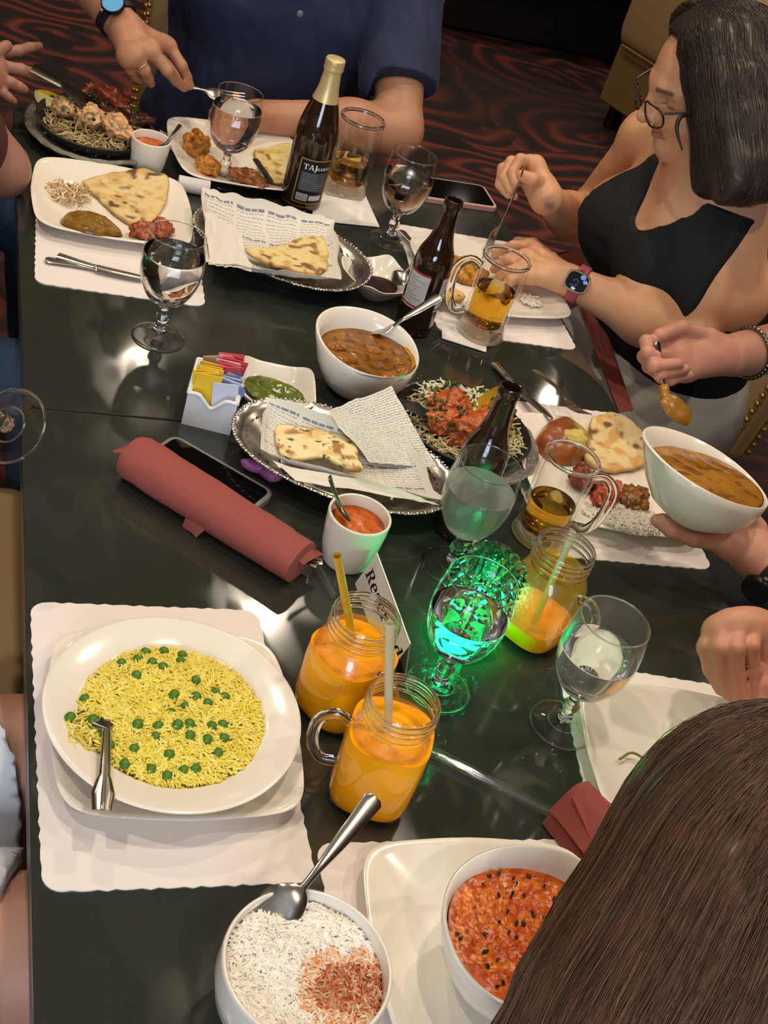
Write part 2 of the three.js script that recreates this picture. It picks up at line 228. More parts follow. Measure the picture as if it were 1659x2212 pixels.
// ---------------------------------------------------------------- tables (two square ones pushed together)
{
  const scuff = dataMap(512, (u, v) => { const a = fbm(u * 6, v * 6, 3), b = fbm(u * 26, v * 7, 9), s = 0.06 + 0.13 * sstep(0.1, 0.5, a) + 0.07 * sstep(0.2, 0.55, b); return [s, s, s]; }, false);
  const top = mat('#30332d', 1, { roughnessMap: scuff, ior: 1.6 }), edge = mat('#3a3a36', 0.35), leg = mat('#0d0c0b', 0.5);
  const mk = (label, z, rot) => {
    const o = thing('dining_table', label, 'table', V(0.455, 0, z), rot, 'dining tables pushed together');
    const R = 0.03, sh = new THREE.Shape(), h = 0.4535; sh.moveTo(-h + R, -h); sh.lineTo(h - R, -h); sh.quadraticCurveTo(h, -h, h, -h + R); sh.lineTo(h, h - R); sh.quadraticCurveTo(h, h, h - R, h); sh.lineTo(-h + R, h); sh.quadraticCurveTo(-h, h, -h, h - R); sh.lineTo(-h, -h + R); sh.quadraticCurveTo(-h, -h, -h + R, -h);
    const g = new THREE.ExtrudeGeometry(sh, { depth: 0.004, bevelEnabled: true, bevelThickness: 0.0015, bevelSize: 0.0015, bevelSegments: 2, curveSegments: 6 }).rotateX(-Math.PI / 2).translate(0, 0.7445, 0);
    const uv = g.attributes.uv, p = g.attributes.position; for (let i = 0; i < uv.count; i++) uv.setXY(i, p.getX(i) * 1.1, p.getZ(i) * 1.1);
    part('tabletop', g, top, o);
    part('edge_band', new THREE.ExtrudeGeometry(sh, { depth: 0.026, bevelEnabled: true, bevelThickness: 0.002, bevelSize: 0.0005, bevelSegments: 1, curveSegments: 6 }).rotateX(-Math.PI / 2).translate(0, 0.716, 0), edge, o);
    part('pedestal', lathe([[0.001, 0.03], [0.05, 0.03], [0.045, 0.08], [0.038, 0.12], [0.038, 0.68], [0.12, 0.714], [0.001, 0.714]], 24), leg, o);
    for (let k = 0; k < 4; k++) part('foot', rbox(0.34, 0.035, 0.07, 0.012).translate(0.17, 0.0185, 0).rotateY(k * Math.PI / 2 + Math.PI / 4), leg, o);
    return o;
  };
  mk('far black glossy table, the one with the large beer bottle on it', -0.4575, 0.009);
  mk('near black glossy table, the one with the yellow rice plate on it', 0.4575, 0);
}

// ---------------------------------------------------------------- chairs
const leather = mat('#b8986a', 0.45), leatherDark = mat('#8a6c42', 0.5), wood = mat('#1d0f0a', 0.4), nailM = M.gold;
function chair(label, pos, turn, group) {
  const o = thing('dining_chair', label, 'chair', pos, turn, group);
  part('seat', rbox(0.48, 0.09, 0.47, 0.035, 4).translate(0, 0.375, 0), leather, o);
  part('backrest', rbox(0.47, 0.56, 0.07, 0.03, 4).rotateX(-0.12).translate(0, 0.74, -0.235), leather, o);
  for (const sx of [-1, 1]) { part('leg', tube([V(sx * 0.2, 0.35, 0.2), V(sx * 0.205, 0, 0.21)], (t) => mix(0.022, 0.015, t), { seg: 3, side: 6 }), wood, o); part('leg', tube([V(sx * 0.2, 0.42, -0.21), V(sx * 0.205, 0, -0.27)], (t) => mix(0.024, 0.016, t), { seg: 3, side: 6 }), wood, o); }
  const nail = new THREE.SphereGeometry(0.0065, 6, 4);
  const im = new THREE.InstancedMesh(nail, nailM, 104), m4 = new THREE.Matrix4(); let k = 0;
  for (const sx of [-1, 1]) for (let i = 0; i < 26; i++) for (const zo of [-0.022, 0.03]) { const y = 0.5 + i * 0.019; im.setMatrixAt(k++, m4.makeTranslation(sx * 0.236, y, -0.235 - (y - 0.74) * 0.12 + zo)); }
  im.name = 'nailhead_trim'; im.userData.kind = 'stuff'; shade(im); o.add(im);
  return o;
}
const HALF = Math.PI / 2;

// ---------------------------------------------------------------- tableware builders
const TY = 0.75, onTable = (x, z, h = 0) => V(x, TY + h, z);
function placemat(label, x, z, turn, w = 0.25, d = 0.36, y = 0) {
  const g = heapless(w, d);
  return single('placemat', g, M.mat, label, 'placemat', onTable(x, z, 0.0002 + y), turn, 'paper placemats with scalloped edges');
}
function heapless(w, d) { // thin paper with rounded corners and a scalloped edge, a little wavy
  const o = outlineRect(w, d, 0.018), n = o.length, R = (i) => o[i], rings = [];
  for (const [s, y] of [[1, 0], [1, 0.0009], [0.9, 0.001], [0.5, 0.001], [0.05, 0.001]]) rings.push(o.map(([x, z]) => V(x * s, y + (y ? 0.0011 * fbm(x * s * 14 + w * 50, z * s * 14, d * 9) * (s < 0.97 ? 1 : 0.6) + 0.0006 : 0), z * s)));
  return loft(rings, { crease: 0.8 });
}
function outlineRect(w, d, r) {
  const pts = [], put = (x, z) => pts.push([x, z]), a = w / 2 - r, b = d / 2 - r, nS = 28, nL = 40;
  const sc = (t, L) => 0.0011 * Math.cos(t * L * 2 * Math.PI / 0.019);
  for (const [cx, cz, t0] of [[a, -b, 0], [-a, -b, 1], [-a, b, 2], [a, b, 3]]) {
    for (let i = 0; i <= 5; i++) { const t = (t0 + i / 5) * Math.PI / 2; put(cx + r * Math.cos(t), cz - r * Math.sin(t)); }
    const along = t0 % 2 === 0 ? 2 * a : 2 * b, n = t0 % 2 === 0 ? nS : nL;
    for (let i = 1; i < n; i++) { const t = i / n, k = sc(t, along); if (t0 === 0) put(a - t * 2 * a, -b - r - k); else if (t0 === 1) put(-a - r - k, -b + t * 2 * b); else if (t0 === 2) put(-a + t * 2 * a, b + r + k); else put(a + r + k, b - t * 2 * b); }
  }
  return pts;
}
const plateGeo = (h = 0.123) => loft([[0.5, 0, 2.6], [0.56, 0, 2.6], [0.6, 0.0025, 2.7], [0.93, 0.015, 3.0], [0.995, 0.0195, 3.25], [1, 0.0212, 3.3], [0.985, 0.0222, 3.25], [0.93, 0.0195, 3.1], [0.72, 0.0075, 2.9], [0.62, 0.0048, 2.7], [0.5, 0.0042, 2.6], [0.2, 0.004, 2.4]].map(([s, y, n]) => ring(h * s, h * s, y, n, 96).map((p) => { const q = 2 + (n - 2) * 3.4, t = Math.atan2(p.z, p.x), C = Math.abs(Math.cos(t)), S = Math.abs(Math.sin(t)), R = h * s * 0.965 * (C ** q + S ** q) ** (-1 / q) * (1 + 0.045 * Math.cos(2 * t) ** 2); return V(Math.cos(t) * R, p.y, Math.sin(t) * R); })), { crease: 1.2 });
// height of a plate's upper side at an offset from its middle
const plateRise = (x, z, s = 1) => { const n = (Math.abs(x) ** 4 + Math.abs(z) ** 4) ** 0.25 / (0.119 * s), k = [[0, 0.0042], [0.62, 0.0048], [0.72, 0.0078], [0.93, 0.0197], [1, 0.0224], [2, 0.0224]]; for (let i = 1; i < k.length; i++) if (n <= k[i][0]) return mix(k[i - 1][1], k[i][1], (n - k[i - 1][0]) / (k[i][0] - k[i - 1][0])); return 0.0224; };
const plateG = plateGeo();
function squarePlate(label, x, z, turn, s = 1, y = 0.0022) { const m = single('square_plate', plateG, M.porcelain, label, 'plate', onTable(x, z, y), turn, 'white square plates with rounded corners'); m.scale.set(s, 1, s); return m; }
// bowl of egg-shaped plan whose rim slopes: high at angle hi
function slantBowl(R, base, h, tilt, hi, egg = 0.06, wall = 0.0045) {
  const f = (s, y, k) => ring(R * s, R * s * 0.94, y, 2.15, 64, (a) => tilt * k * Math.cos(a - hi)).map((p) => { const a = Math.atan2(-p.z, p.x), e = 1 + egg * k * Math.cos(a - hi); return V(p.x * e, p.y, p.z * e); });
  const b = base / R, w = wall / R;
  return loft([f(b * 0.8, 0.0015, 0), f(b * 0.9, 0, 0), f(b, 0.002, 0), f(mix(b, 1, 0.42), h * 0.2, 0.12), f(mix(b, 1, 0.74), h * 0.5, 0.42), f(mix(b, 1, 0.93), h * 0.82, 0.8), f(1, h, 1), f(1 - w * 0.3, h + 0.0016, 1), f(1 - w * 0.8, h + 0.001, 1), f(0.95 * mix(b, 1, 0.93) - w * 0.5, h * 0.8, 0.8), f(mix(b, 1, 0.72) - w, h * 0.5, 0.42), f(mix(b, 1, 0.4) - w, h * 0.22, 0.12), f(b * 0.75, 0.008, 0), f(0.05, 0.006, 0)], { crease: 1.1 });
}
// square dipping bowl
const dipG = loft([[0.42, 0.001, 3], [0.5, 0, 3], [0.56, 0.006, 3], [0.84, 0.022, 3.4], [0.99, 0.034, 4], [1, 0.0355, 4], [0.97, 0.036, 4], [0.93, 0.033, 3.8], [0.78, 0.02, 3.4], [0.55, 0.009, 3], [0.2, 0.007, 2.6]].map(([s, y, n]) => ring(0.056 * s, 0.056 * s, y, n, 56, y > 0.02 ? (a) => 0.004 * ((y - 0.02) / 0.015) * Math.cos(4 * a + Math.PI) : null)), { crease: 1.1 });
// water goblet
const BOWL = spline2([[0.0105, 0.0585], [0.026, 0.066], [0.0385, 0.088], [0.0435, 0.113], [0.0432, 0.135], [0.0405, 0.155], [0.0388, 0.165]], 26);
const bowlG = lathe(BOWL.concat([[0.0382, 0.1656], [0.0378, 0.165]]), 56);
const rimG = new THREE.TorusGeometry(0.0384, 0.0009, 8, 56).rotateX(HALF).translate(0, 0.1652, 0);
const footG = lathe([[0.0001, 0.0008], [0.0355, 0.0005], [0.0375, 0.0016], [0.0368, 0.003], [0.032, 0.0038], [0.0305, 0.0048], [0.026, 0.0052], [0.0245, 0.0064], [0.018, 0.0072], [0.0165, 0.0086], [0.0095, 0.0125]], 48), stemG = lathe([[0.0001, 0.0105], [0.0095, 0.0115], [0.0085, 0.014], [0.0068, 0.02], [0.0075, 0.027], [0.0098, 0.032], [0.0098, 0.036], [0.0068, 0.041], [0.0062, 0.047], [0.0085, 0.0545], [0.0128, 0.0595], [0.0115, 0.0605], [0.0001, 0.0605]], 40);
const footRimG = merged([[0.0366, 0.0012, 0.002], [0.0175, 0.0008, 0.0078]].map(([r, t, y]) => new THREE.TorusGeometry(r, t, 8, 56).rotateX(HALF).translate(0, y, 0)));
const atY = (prof, y) => { for (let i = 1; i < prof.length; i++) if (prof[i][1] >= y) { const [r0, y0] = prof[i - 1], [r1, y1] = prof[i]; return mix(r0, r1, (y - y0) / (y1 - y0)); } return prof[prof.length - 1][0]; };
function fillGeo(prof, level, inset, y0) { const p = [[0.0001, y0]]; for (const [r, y] of prof) if (y > y0 && y < level) p.push([r - inset, y]); const r = atY(prof, level) - inset; p.push([r, level], [r - 0.0012, level - 0.0004], [0.0001, level - 0.0006]); return lathe(p, 56); }
function goblet(label, pos, level, water = M.water, glassM = M.pane) {
  const o = thing('water_goblet', label, 'glass', pos, 0, 'water goblets');
  part('rim', rimG, M.glass, part('bowl', bowlG, glassM, o)); part('foot_rim', footRimG, M.glass, part('foot', footG, M.pane, o)); part('stem', stemG, M.glass, o);
  if (level) part('water', fillGeo(BOWL, level, 0.0011, 0.062), water, o);
  return o;
}
// beer mug: thick wall, handle
const MUGOUT = [[0.0355, 0.0], [0.0385, 0.004], [0.0372, 0.012], [0.0352, 0.02], [0.0352, 0.05], [0.0365, 0.1], [0.0378, 0.13], [0.0372, 0.1345], [0.0352, 0.136]];
const MUGIN = [[0.0325, 0.133], [0.0318, 0.12], [0.0305, 0.06], [0.0288, 0.028], [0.024, 0.0235], [0.0001, 0.0225]];
const mugG = lathe([[0.0001, 0.003]].concat(MUGOUT, MUGIN), 48);
const mugHandleG = tube([V(0.0345, 0.112, 0), V(0.05, 0.118, 0), V(0.0655, 0.104, 0), V(0.068, 0.075, 0), V(0.062, 0.045, 0), V(0.05, 0.03, 0), V(0.0345, 0.034, 0)], (t) => [0.0068 + 0.0015 * Math.abs(t - 0.5), 0.0052], { seg: 30, side: 10, up: V(0, 0, 1) });
const mugRimG = new THREE.TorusGeometry(0.0352, 0.0026, 10, 56).scale(1, 1, 1.2).rotateX(HALF).translate(0, 0.1335, 0), mugBaseG = lathe([[0.0001, 0.0035], [0.034, 0.0008], [0.038, 0.0045], [0.0368, 0.012], [0.0342, 0.0195], [0.028, 0.021], [0.0001, 0.0205]], 40);
const mugFillP = [[0.029, 0.0275], [0.031, 0.06], [0.0322, 0.12], [0.0328, 0.132]];
function beerMug(label, pos, turn, level, handle = true, s = 1) {
  const o = thing('beer_mug', label, 'glass', pos, turn, 'beer mugs');
  const body = part('glass_body', mugG, M.pane, o); part('rim', mugRimG, M.glass, body); part('thick_base', mugBaseG, M.glass, body); if (handle) part('handle', mugHandleG, M.glass, o);
  part('beer', lathe([[0.0001, 0.0218], [0.0245, 0.0228], [0.0291, 0.0275], [atY(mugFillP, level), level], [atY(mugFillP, level) - 0.001, level - 0.0005], [0.0001, level - 0.0006]], 48), M.beer, o);
  o.scale.setScalar(s); return o;
}
// jar mug with a handle, rounded-square body, ridged neck
const jr = (r, y, n = 2) => ring(r, r, y, n, 56);
const jarG = loft([jr(0.024, 0.002, 3), jr(0.034, 0.001, 3), jr(0.0405, 0.006, 3), jr(0.0425, 0.02, 3), jr(0.0428, 0.07, 3), jr(0.0418, 0.085, 2.8), jr(0.0375, 0.1, 2.3), jr(0.0345, 0.108), jr(0.0338, 0.114), jr(0.0355, 0.1165), jr(0.0338, 0.119), jr(0.0338, 0.122), jr(0.0355, 0.1245), jr(0.0338, 0.127), jr(0.0338, 0.131), jr(0.0352, 0.135), jr(0.0345, 0.1385), jr(0.0325, 0.139)], { cap0: true, cap1: false, crease: 1.2 });
const jarRimG = new THREE.TorusGeometry(0.0338, 0.002, 10, 48).rotateX(HALF).translate(0, 0.137, 0);
const threadG = merged([0.1165, 0.1245, 0.131].map((y) => new THREE.TorusGeometry(0.0352, 0.0016, 8, 48).rotateX(HALF).translate(0, y, 0)));
const jarHandleG = tube([V(0.041, 0.088, 0), V(0.055, 0.093, 0), V(0.069, 0.083, 0), V(0.072, 0.062, 0), V(0.067, 0.04, 0), V(0.055, 0.028, 0), V(0.041, 0.03, 0)], (t) => [0.0062, 0.0048], { seg: 28, side: 10, up: V(0, 0, 1) });
const jarFill = (lvl, k = 0.001) => loft([jr(0.024, 0.0045, 3), jr(0.034 - k, 0.004, 3), jr(0.0405 - k, 0.008, 3), jr(0.0425 - k, 0.02, 3), jr(0.0428 - k, Math.min(0.07, lvl - 0.002), 3), jr(0.0424 - k, lvl, 3), jr(0.041 - k, lvl - 0.001, 3), jr(0.01, lvl - 0.0015, 2.5)], { crease: 0.8 });
function jarMug(label, pos, turn, lvl, residue, strawPts, strawLabel, strawM = M.straw) {
  const o = thing('jar_mug', label, 'glass', pos, turn, 'handled jar mugs of mango drink');
  const body = part('jar_body', jarG, M.pane, o); part('rim', jarRimG, M.glass, body); part('thread_ring', threadG, M.glass, body); part('handle', jarHandleG, M.glass, o);
  part('mango_drink', jarFill(lvl), M.lassi, o);
  // drink left clinging to the inside above the level
  const film = loft([jr(0.0416, lvl - 0.001, 3), jr(0.0416, Math.max(lvl, 0.07), 3), jr(0.0405, 0.086, 2.8), jr(0.0365, 0.1, 2.3), jr(0.0336, 0.107)], { cap0: false, cap1: false, crease: 1.2 });
  part('drink_film', film, residue, o);
  const s = single('drinking_straw', new THREE.BufferGeometry(), strawM, strawLabel, 'straw', strawPts[0], 0, 'straws in the jar mugs');
  s.geometry = rel(straw(strawPts[0], strawPts[1], 0.0042), strawPts[0]);
  return o;
}
function straw(a, b, r) { const d = b.clone().sub(a), L = d.length(), g = new THREE.LatheGeometry([[r * 0.86, 0.0005], [r, 0], [r, L], [r * 0.86, L], [r * 0.86, 0.0005]].map((q) => new THREE.Vector2(...q)), 16); return g.applyQuaternion(new THREE.Quaternion().setFromUnitVectors(V(0, 1, 0), d.normalize())).translate(a.x, a.y, a.z); }
// cutlery along a path from the handle's end to the tip
function cutleryGeo(kind, path, w = 0.0085, up = V(0, 1, 0)) {
  const c = new THREE.CatmullRomCurve3(path, false, 'centripetal'), e = c.getPointAt(1), d = c.getTangentAt(1), L = c.getLength();
  const handle = (t) => { const k = t < 0.3 ? mix(1, 0.78, t / 0.3) : mix(0.78, 0.36, sstep(0.3, 0.85, t)); return [w * k * (t < 0.03 ? 0.6 + t * 13 : 1), 0.0016]; };
  if (kind === 'spoon') return tube(null, (t) => { if (t < 0.66) return handle(t / 0.72); const s = (t - 0.66) / 0.34; return [mix(w * 0.4, 0.019, Math.sin(Math.PI * Math.min(1, s * 0.94 + 0.03)) ** 0.8), mix(0.0016, 0.0035, Math.sin(Math.PI * s))]; }, { seg: 44, side: 10, up, curve: c });
  if (kind === 'knife') return tube(null, (t) => (t < 0.45 ? [w * mix(1, 0.75, t / 0.45), 0.0028] : [w * 1.15 * Math.sqrt(Math.max(0.02, 1 - ((t - 0.45) / 0.56) ** 6)), 0.0011]), { seg: 40, side: 8, up, curve: c });
  if (kind === 'handle') return tube(null, handle, { seg: 30, side: 10, up, curve: c });
  const n = up.clone().addScaledVector(d, -up.dot(d)).normalize(), b = n.clone().cross(d), list = [tube(null, handle, { seg: 30, side: 10, up, curve: c })], q = (f, s, h) => e.clone().addScaledVector(d, f).addScaledVector(b, s).addScaledVector(n, h);
  list.push(tube([q(-0.004, 0, 0), q(0.008, 0, -0.003), q(0.018, 0, -0.004), q(0.026, 0, -0.003)], (t) => [mix(0.0035, 0.0115, sstep(0, 0.6, t)), 0.0012], { seg: 10, side: 10, up }));
  for (let i = 0; i < 4; i++) { const s = (i - 1.5) * 0.0062; list.push(tube([q(0.024, s, -0.003), q(0.045, s, 0), q(0.07, s, 0.006)], (t) => mix(0.0017, 0.0008, t), { seg: 8, side: 6, up })); }
  return merged(list);
}
function cutlery(kind, label, path, { w, up, mat: m = M.steel, group } = {}) { const b = path[0].clone(); return single(kind === 'handle' ? 'fork' : kind, rel(cutleryGeo(kind, path, w, up), b), m, label, kind === 'handle' ? 'fork' : kind, b, 0, group); }
// flat bread: an outline in metres round its own centre
function bread(label, cx, cz, y, pts, seed, { th = 0.006, herbs = 0, turn = 0, tilt, lift = 0, tone = ['#ecd39a', '#c98d45', '#6b3a16'], rough = 0.05, name = 'flatbread_piece', cat = 'bread', group = 'pieces of flatbread', on } = {}) {
  const rise = on ? (x, z) => plateRise(cx + x - on[0], cz + z - on[1], 1.03) : () => 0;
  const o = outline(pts, 0.09), A = lin(tone[0]), B = lin(tone[1]), C = lin(tone[2]);
  const col = (x, z, s, yy) => { const n = fbm(x * 60 + seed * 9, z * 60, seed), sp = noise(x * 95 + seed * 5, z * 95, 3), big = fbm(x * 30, z * 30 + seed, 5); let c = cmix(A, B, sstep(-0.12, 0.38, n) * 0.85 + sstep(0.88, 1, s) * 0.4); c = cmix(c, C, sstep(0.2, 0.48, sp) * sstep(-0.18, 0.15, big) * 0.9); if (herbs && noise(x * 260 + 3, z * 260, 8) > 0.52 && noise(x * 70, z * 70, 77) > -0.05) c = lin('#3d5c1e'); return c; };
  const topF = (x, z, s) => th * (0.55 + 0.45 * Math.sqrt(Math.max(0, 1 - s ** 6))) + 0.0022 * fbm(x * 70 + seed, z * 70, 2) + lift * Math.abs(fbm(x * 18 + seed, z * 18, 4)) + rise(x, z);
  const g = heap((a) => o.R(a) * (1 + rough * fbm(Math.cos(a) * 3 + seed, Math.sin(a) * 3, 5)), topF, { nr: 26, ns: 96, color: col, bottom: (x, z) => lift * Math.abs(fbm(x * 18 + seed, z * 18, 4)) + rise(x, z) });
  const m = single(name, g, M.vcDry, label, cat, onTable(cx, cz, y), turn, group);
  if (tilt) { m.rotation.order = 'YXZ'; m.rotation.x = tilt[0]; m.rotation.z = tilt[1]; }
  return m;
}
// chunk of grilled food
function chunk(label, x, z, y, r, seed, [c1, c2, c3], [sx, sy, sz], turn = 0, group, name = 'tandoori_piece', cat = 'grilled chicken') {
  const A = lin(c1), B = lin(c2), C = lin(c3);
  const g = blob(r, seed, 0.55, 1.6, sx, sy, sz, (px, py, pz, d) => cmix(cmix(A, B, sstep(-0.3, 0.4, fbm(px * 4 + seed, py * 4, pz * 4))), C, sstep(0.2, 0.5, fbm(px * 3, py * 3 + seed, pz * 3 + 7)) * 0.85), 11, 0.1);
  return single(name, g, M.vcOily, label, cat, onTable(x, z, y), turn, group);
}
// shredded salad or grains: one heap of small pieces (nobody could count it)
function scatter(name, geo, m, n, seed, place, { parent, label, cat, colors, pos = V(0, 0, 0), scale } = {}) {
  const im = new THREE.InstancedMesh(geo, m, n), r = rng(seed), q = new THREE.Object3D(), c = new THREE.Color();
  for (let i = 0; i < n; i++) { place(q, r, i); if (!scale) q.scale.setScalar(0.8 + 0.4 * r()); else q.scale.copy(scale(r)); q.updateMatrix(); im.setMatrixAt(i, q.matrix); if (colors) { const [a, b] = colors; im.setColorAt(i, c.setRGB(...cmix(lin(a), lin(b), r()))); } }
  im.name = parent ? name : numbered(name); im.userData.kind = 'stuff'; shade(im); im.position.copy(pos);
  if (label) Object.assign(im.userData, { label, category: cat });
  (parent ?? scene).add(im); return im;
}
const grainG = (() => { const L = 0.0052, r = 0.001; return tube([V(-L, 0, 0), V(-L * 0.4, 0.0007, 0), V(L * 0.4, 0.0007, 0.0003), V(L, -0.0002, 0.0006)], (t) => r * Math.sqrt(Math.max(0.08, 1 - (2 * t - 1) ** 4)), { seg: 6, side: 5 }); })();
const shredG = tube([V(-0.013, 0, 0), V(-0.004, 0.003, 0.002), V(0.005, 0.001, -0.002), V(0.013, -0.002, 0.001)], 0.0011, { seg: 7, side: 5 });
const flakeG = new THREE.SphereGeometry(0.0026, 6, 4).scale(1, 0.35, 0.7);
const ellipsePts = (a, b, n = 24, e = 2) => Array.from({ length: n }, (_, i) => { const t = i / n * Math.PI * 2, c = Math.cos(t), s = Math.sin(t); return [a * Math.sign(c) * Math.abs(c) ** (2 / e), b * Math.sign(s) * Math.abs(s) ** (2 / e)]; });
const lemonG = (() => { const g = new THREE.SphereGeometry(0.024, 20, 14, 0, Math.PI * 2 / 5.5).scale(0.85, 1.15, 0.85), f = []; const flesh = (t) => { const s = new THREE.Shape(); s.absellipse(0, 0, 0.0204, 0.0276, -HALF, HALF); return new THREE.ShapeGeometry(s, 14).rotateY(t); }; return { skin: g, flesh1: flesh(Math.PI), flesh2: flesh(Math.PI - Math.PI * 2 / 5.5) }; })();
function lemon(label, pos, rot) { const o = thing('lemon_wedge', label, 'lemon', pos); o.rotation.set(...rot); part('rind', lemonG.skin, mat('#d9b92c', 0.4), o); const fl = mat('#eadf9a', 0.3, { side: THREE.DoubleSide }); part('flesh', merged([lemonG.flesh1, lemonG.flesh2]), fl, o); return o; }
// a glossy sauce filling a bowl at some level, with its own colour flecks
function sauceGeo(R, y, seed, [a, b, c], { amp = 0.002, freq = 55, squash = 1, skirt = 0.02, ns = 88, nr = 34 } = {}) {
  const A = lin(a), B = lin(b), C = lin(c);
  return heap(typeof R === 'function' ? R : () => R, (x, z, s) => y + amp * fbm(x * freq + seed, z * freq, seed) * (1 - s ** 8), { nr, ns, squash, bottom: y - skirt, edge: 0.72, color: (x, z, s) => cmix(cmix(A, B, sstep(-0.35, 0.45, fbm(x * freq * 0.6 + seed * 3, z * freq * 0.6, 4))), C, sstep(0.3, 0.5, noise(x * freq * 2.6, z * freq * 2.6 + seed, 6)) * 0.8 + sstep(0.86, 1, s) * 0.25) });
}

// ---------------------------------------------------------------- placemats and plates
placemat('white scalloped placemat under the plate of yellow rice', 0.132, 0.537, 0.012);
placemat('white scalloped placemat under the plate with knife and fork handles beside it', 0.152, -0.478, -0.03);
placemat('white scalloped placemat under the plate by the beer mug with a handle', 0.782, -0.487, -0.02);
placemat('white scalloped placemat under the plate with the brown puffed bread', 0.797, 0.05, -0.03);
placemat('white scalloped placemat under the nearly empty plate beside the frosty goblet', 0.705, 0.613, -0.165);
placemat('white scalloped placemat under the plate with the orange curry bowl', 0.444, 0.797, HALF);
squarePlate('white square plate under the round bowl-plate of yellow rice', 0.14, 0.537, 0, 1);
squarePlate('white square plate with a spoonful of brown curry and folded flatbread, by the sizzling skillet', 0.146, -0.552, -0.03, 1.03);
squarePlate('white square plate of fried pieces and flatbread behind the large beer bottle', 0.39, -0.805, 0.05, 1.04, 0.004);
squarePlate('white square plate in front of the woman in the black tank top', 0.786, -0.478, 0.1, 1.03);
squarePlate('white square plate with the brown puffed bread and rice, beside the lidless beer mug', 0.806, 0.062, -0.12, 1.06);
squarePlate('white square plate almost empty but for green scraps, near the brown hair', 0.708, 0.598, -0.13, 1);
squarePlate('white square plate carrying the big bowl of orange curry', 0.412, 0.808, -0.03, 1);

// ---------------------------------------------------------------- yellow rice with peas
{
  const P = onTable(0.134, 0.545, 0.0135);
  const prof = [[0.0001, 0.001], [0.06, 0], [0.066, 0.0015], [0.082, 0.014], [0.0955, 0.0245], [0.124, 0.031], [0.1262, 0.0322], [0.126, 0.0338], [0.122, 0.034], [0.0955, 0.0278], [0.086, 0.0205], [0.072, 0.0075], [0.05, 0.0045], [0.0001, 0.004]];
  single('soup_plate', lathe(prof, 96), M.porcelain, 'round white wide-rimmed soup plate heaped with yellow rice and peas', 'plate', P, 0);
  const R = (a) => 0.0865 + 0.004 * fbm(Math.cos(a) * 4, Math.sin(a) * 4, 2), H = (x, z) => { const s = Math.hypot(x, z) / 0.0865; return 0.024 + 0.014 * (1 - s * s) + 0.0085 * fbm(x * 38, z * 38, 3) * (1.2 - s); };
  const o = thing('yellow_rice', 'heap of turmeric yellow rice with green peas on the round white plate', 'rice', P);
  part('rice_heap', heap(R, (x, z) => H(x, z) - 0.0015, { nr: 22, ns: 72, bottom: 0.012, edge: 0.85 }), mat('#e6cd3a', 0.75), o);
  const put = (q, r) => { const a = r() * 6.283, s = Math.sqrt(r()) * 1.02, rr = R(a) * s, x = Math.cos(a) * rr, z = -Math.sin(a) * rr; q.position.set(x, H(x, z) + r() * 0.0028 - 0.0006, z); q.rotation.set((r() - 0.5) * 1.1, r() * 6.283, (r() - 0.5) * 0.9); };
  scatter('rice_grains', grainG, mat('#ffffff', 0.45), 6200, 11, put, { parent: o, colors: ['#e9d238', '#f7ec84'] });
  scatter('spilt_grains', grainG, mat('#ffffff', 0.45), 120, 12, (q, r) => { const x = -0.073 - r() * 0.03, z = 0.012 + r() * 0.04 - (r() * 0.01); q.position.set(x, 0.027 + r() * 0.004, z); q.rotation.set((r() - 0.5), r() * 6.283, (r() - 0.5) * 0.7); }, { parent: o, colors: ['#d8bf2c', '#f4ea8c'] });
  const pg = blob(0.0054, 3, 0.1, 1.5, 1, 0.95, 1, null, 6), r = rng(5), spots = [];
  for (let tries = 0; spots.length < 38 && tries < 4000; tries++) { const a = r() * 6.283, s = Math.sqrt(r()) * 0.98, x = Math.cos(a) * R(a) * s, z = -Math.sin(a) * R(a) * s; if (noise(x * 30, z * 30, 61) < -0.25 || spots.some(([u, w]) => Math.hypot(u - x, w - z) < 0.011)) continue; spots.push([x, z, H(x, z) + 0.0002 + 0.0022 * hash(tries, 1, 1)]); }
  spots.push([-0.1, 0.012, 0.031], [-0.079, 0.014, 0.031], [-0.07, 0.03, 0.029]);
  let first; spots.forEach(([x, z, y]) => { const p = V(P.x + x, P.y + y, P.z + z); first ? copyOf(first, null, p, r() * 6) : first = single('green_pea', pg, M.pea, 'small round green pea among the yellow rice', 'pea', p, 0, 'green peas in the yellow rice'); });
  // ornate serving spoon leaning over the rim
  const a = V(0.0559, 0.802, 0.6714), b = V(0.0625, 0.802, 0.6132), c = V(0.0666, 0.798, 0.5738), d = V(0.0598, 0.788, 0.5422), e = V(0.055, 0.783, 0.511);
  const sp = thing('serving_spoon', 'ornate steel serving spoon resting on the rim of the yellow rice plate', 'spoon', a);
  const hd = part('handle', rel(tube([a, mix3(a, b, 0.35), b, c], (t) => [t < 0.2 ? mix(0.0085, 0.0105, t / 0.2) : t < 0.4 ? mix(0.0105, 0.0062, (t - 0.2) / 0.2) : mix(0.0062, 0.0042, t), 0.0026], { seg: 30, side: 12 }), a), M.steel, sp);
  part('handle_ridge', rel(tube([a.clone().add(V(0, 0.0022, 0)), mix3(a, b, 0.35).add(V(0, 0.0022, 0)), b.clone().add(V(0, 0.0022, 0)), c.clone().add(V(0, 0.0018, 0))], (t) => [0.0022 - t * 0.001, 0.0016], { seg: 20, side: 6 }), a), M.steel, hd);
  part('spoon_bowl', rel(tube([c, mix3(c, d, 0.5), d, e], (t) => [mix(0.004, 0.021, Math.sin(Math.PI * Math.min(0.97, t * 0.95 + 0.04))), 0.003], { seg: 24, side: 12 }), a), M.steel, sp);
}
function mix3(a, b, t) { return a.clone().lerp(b, t); }

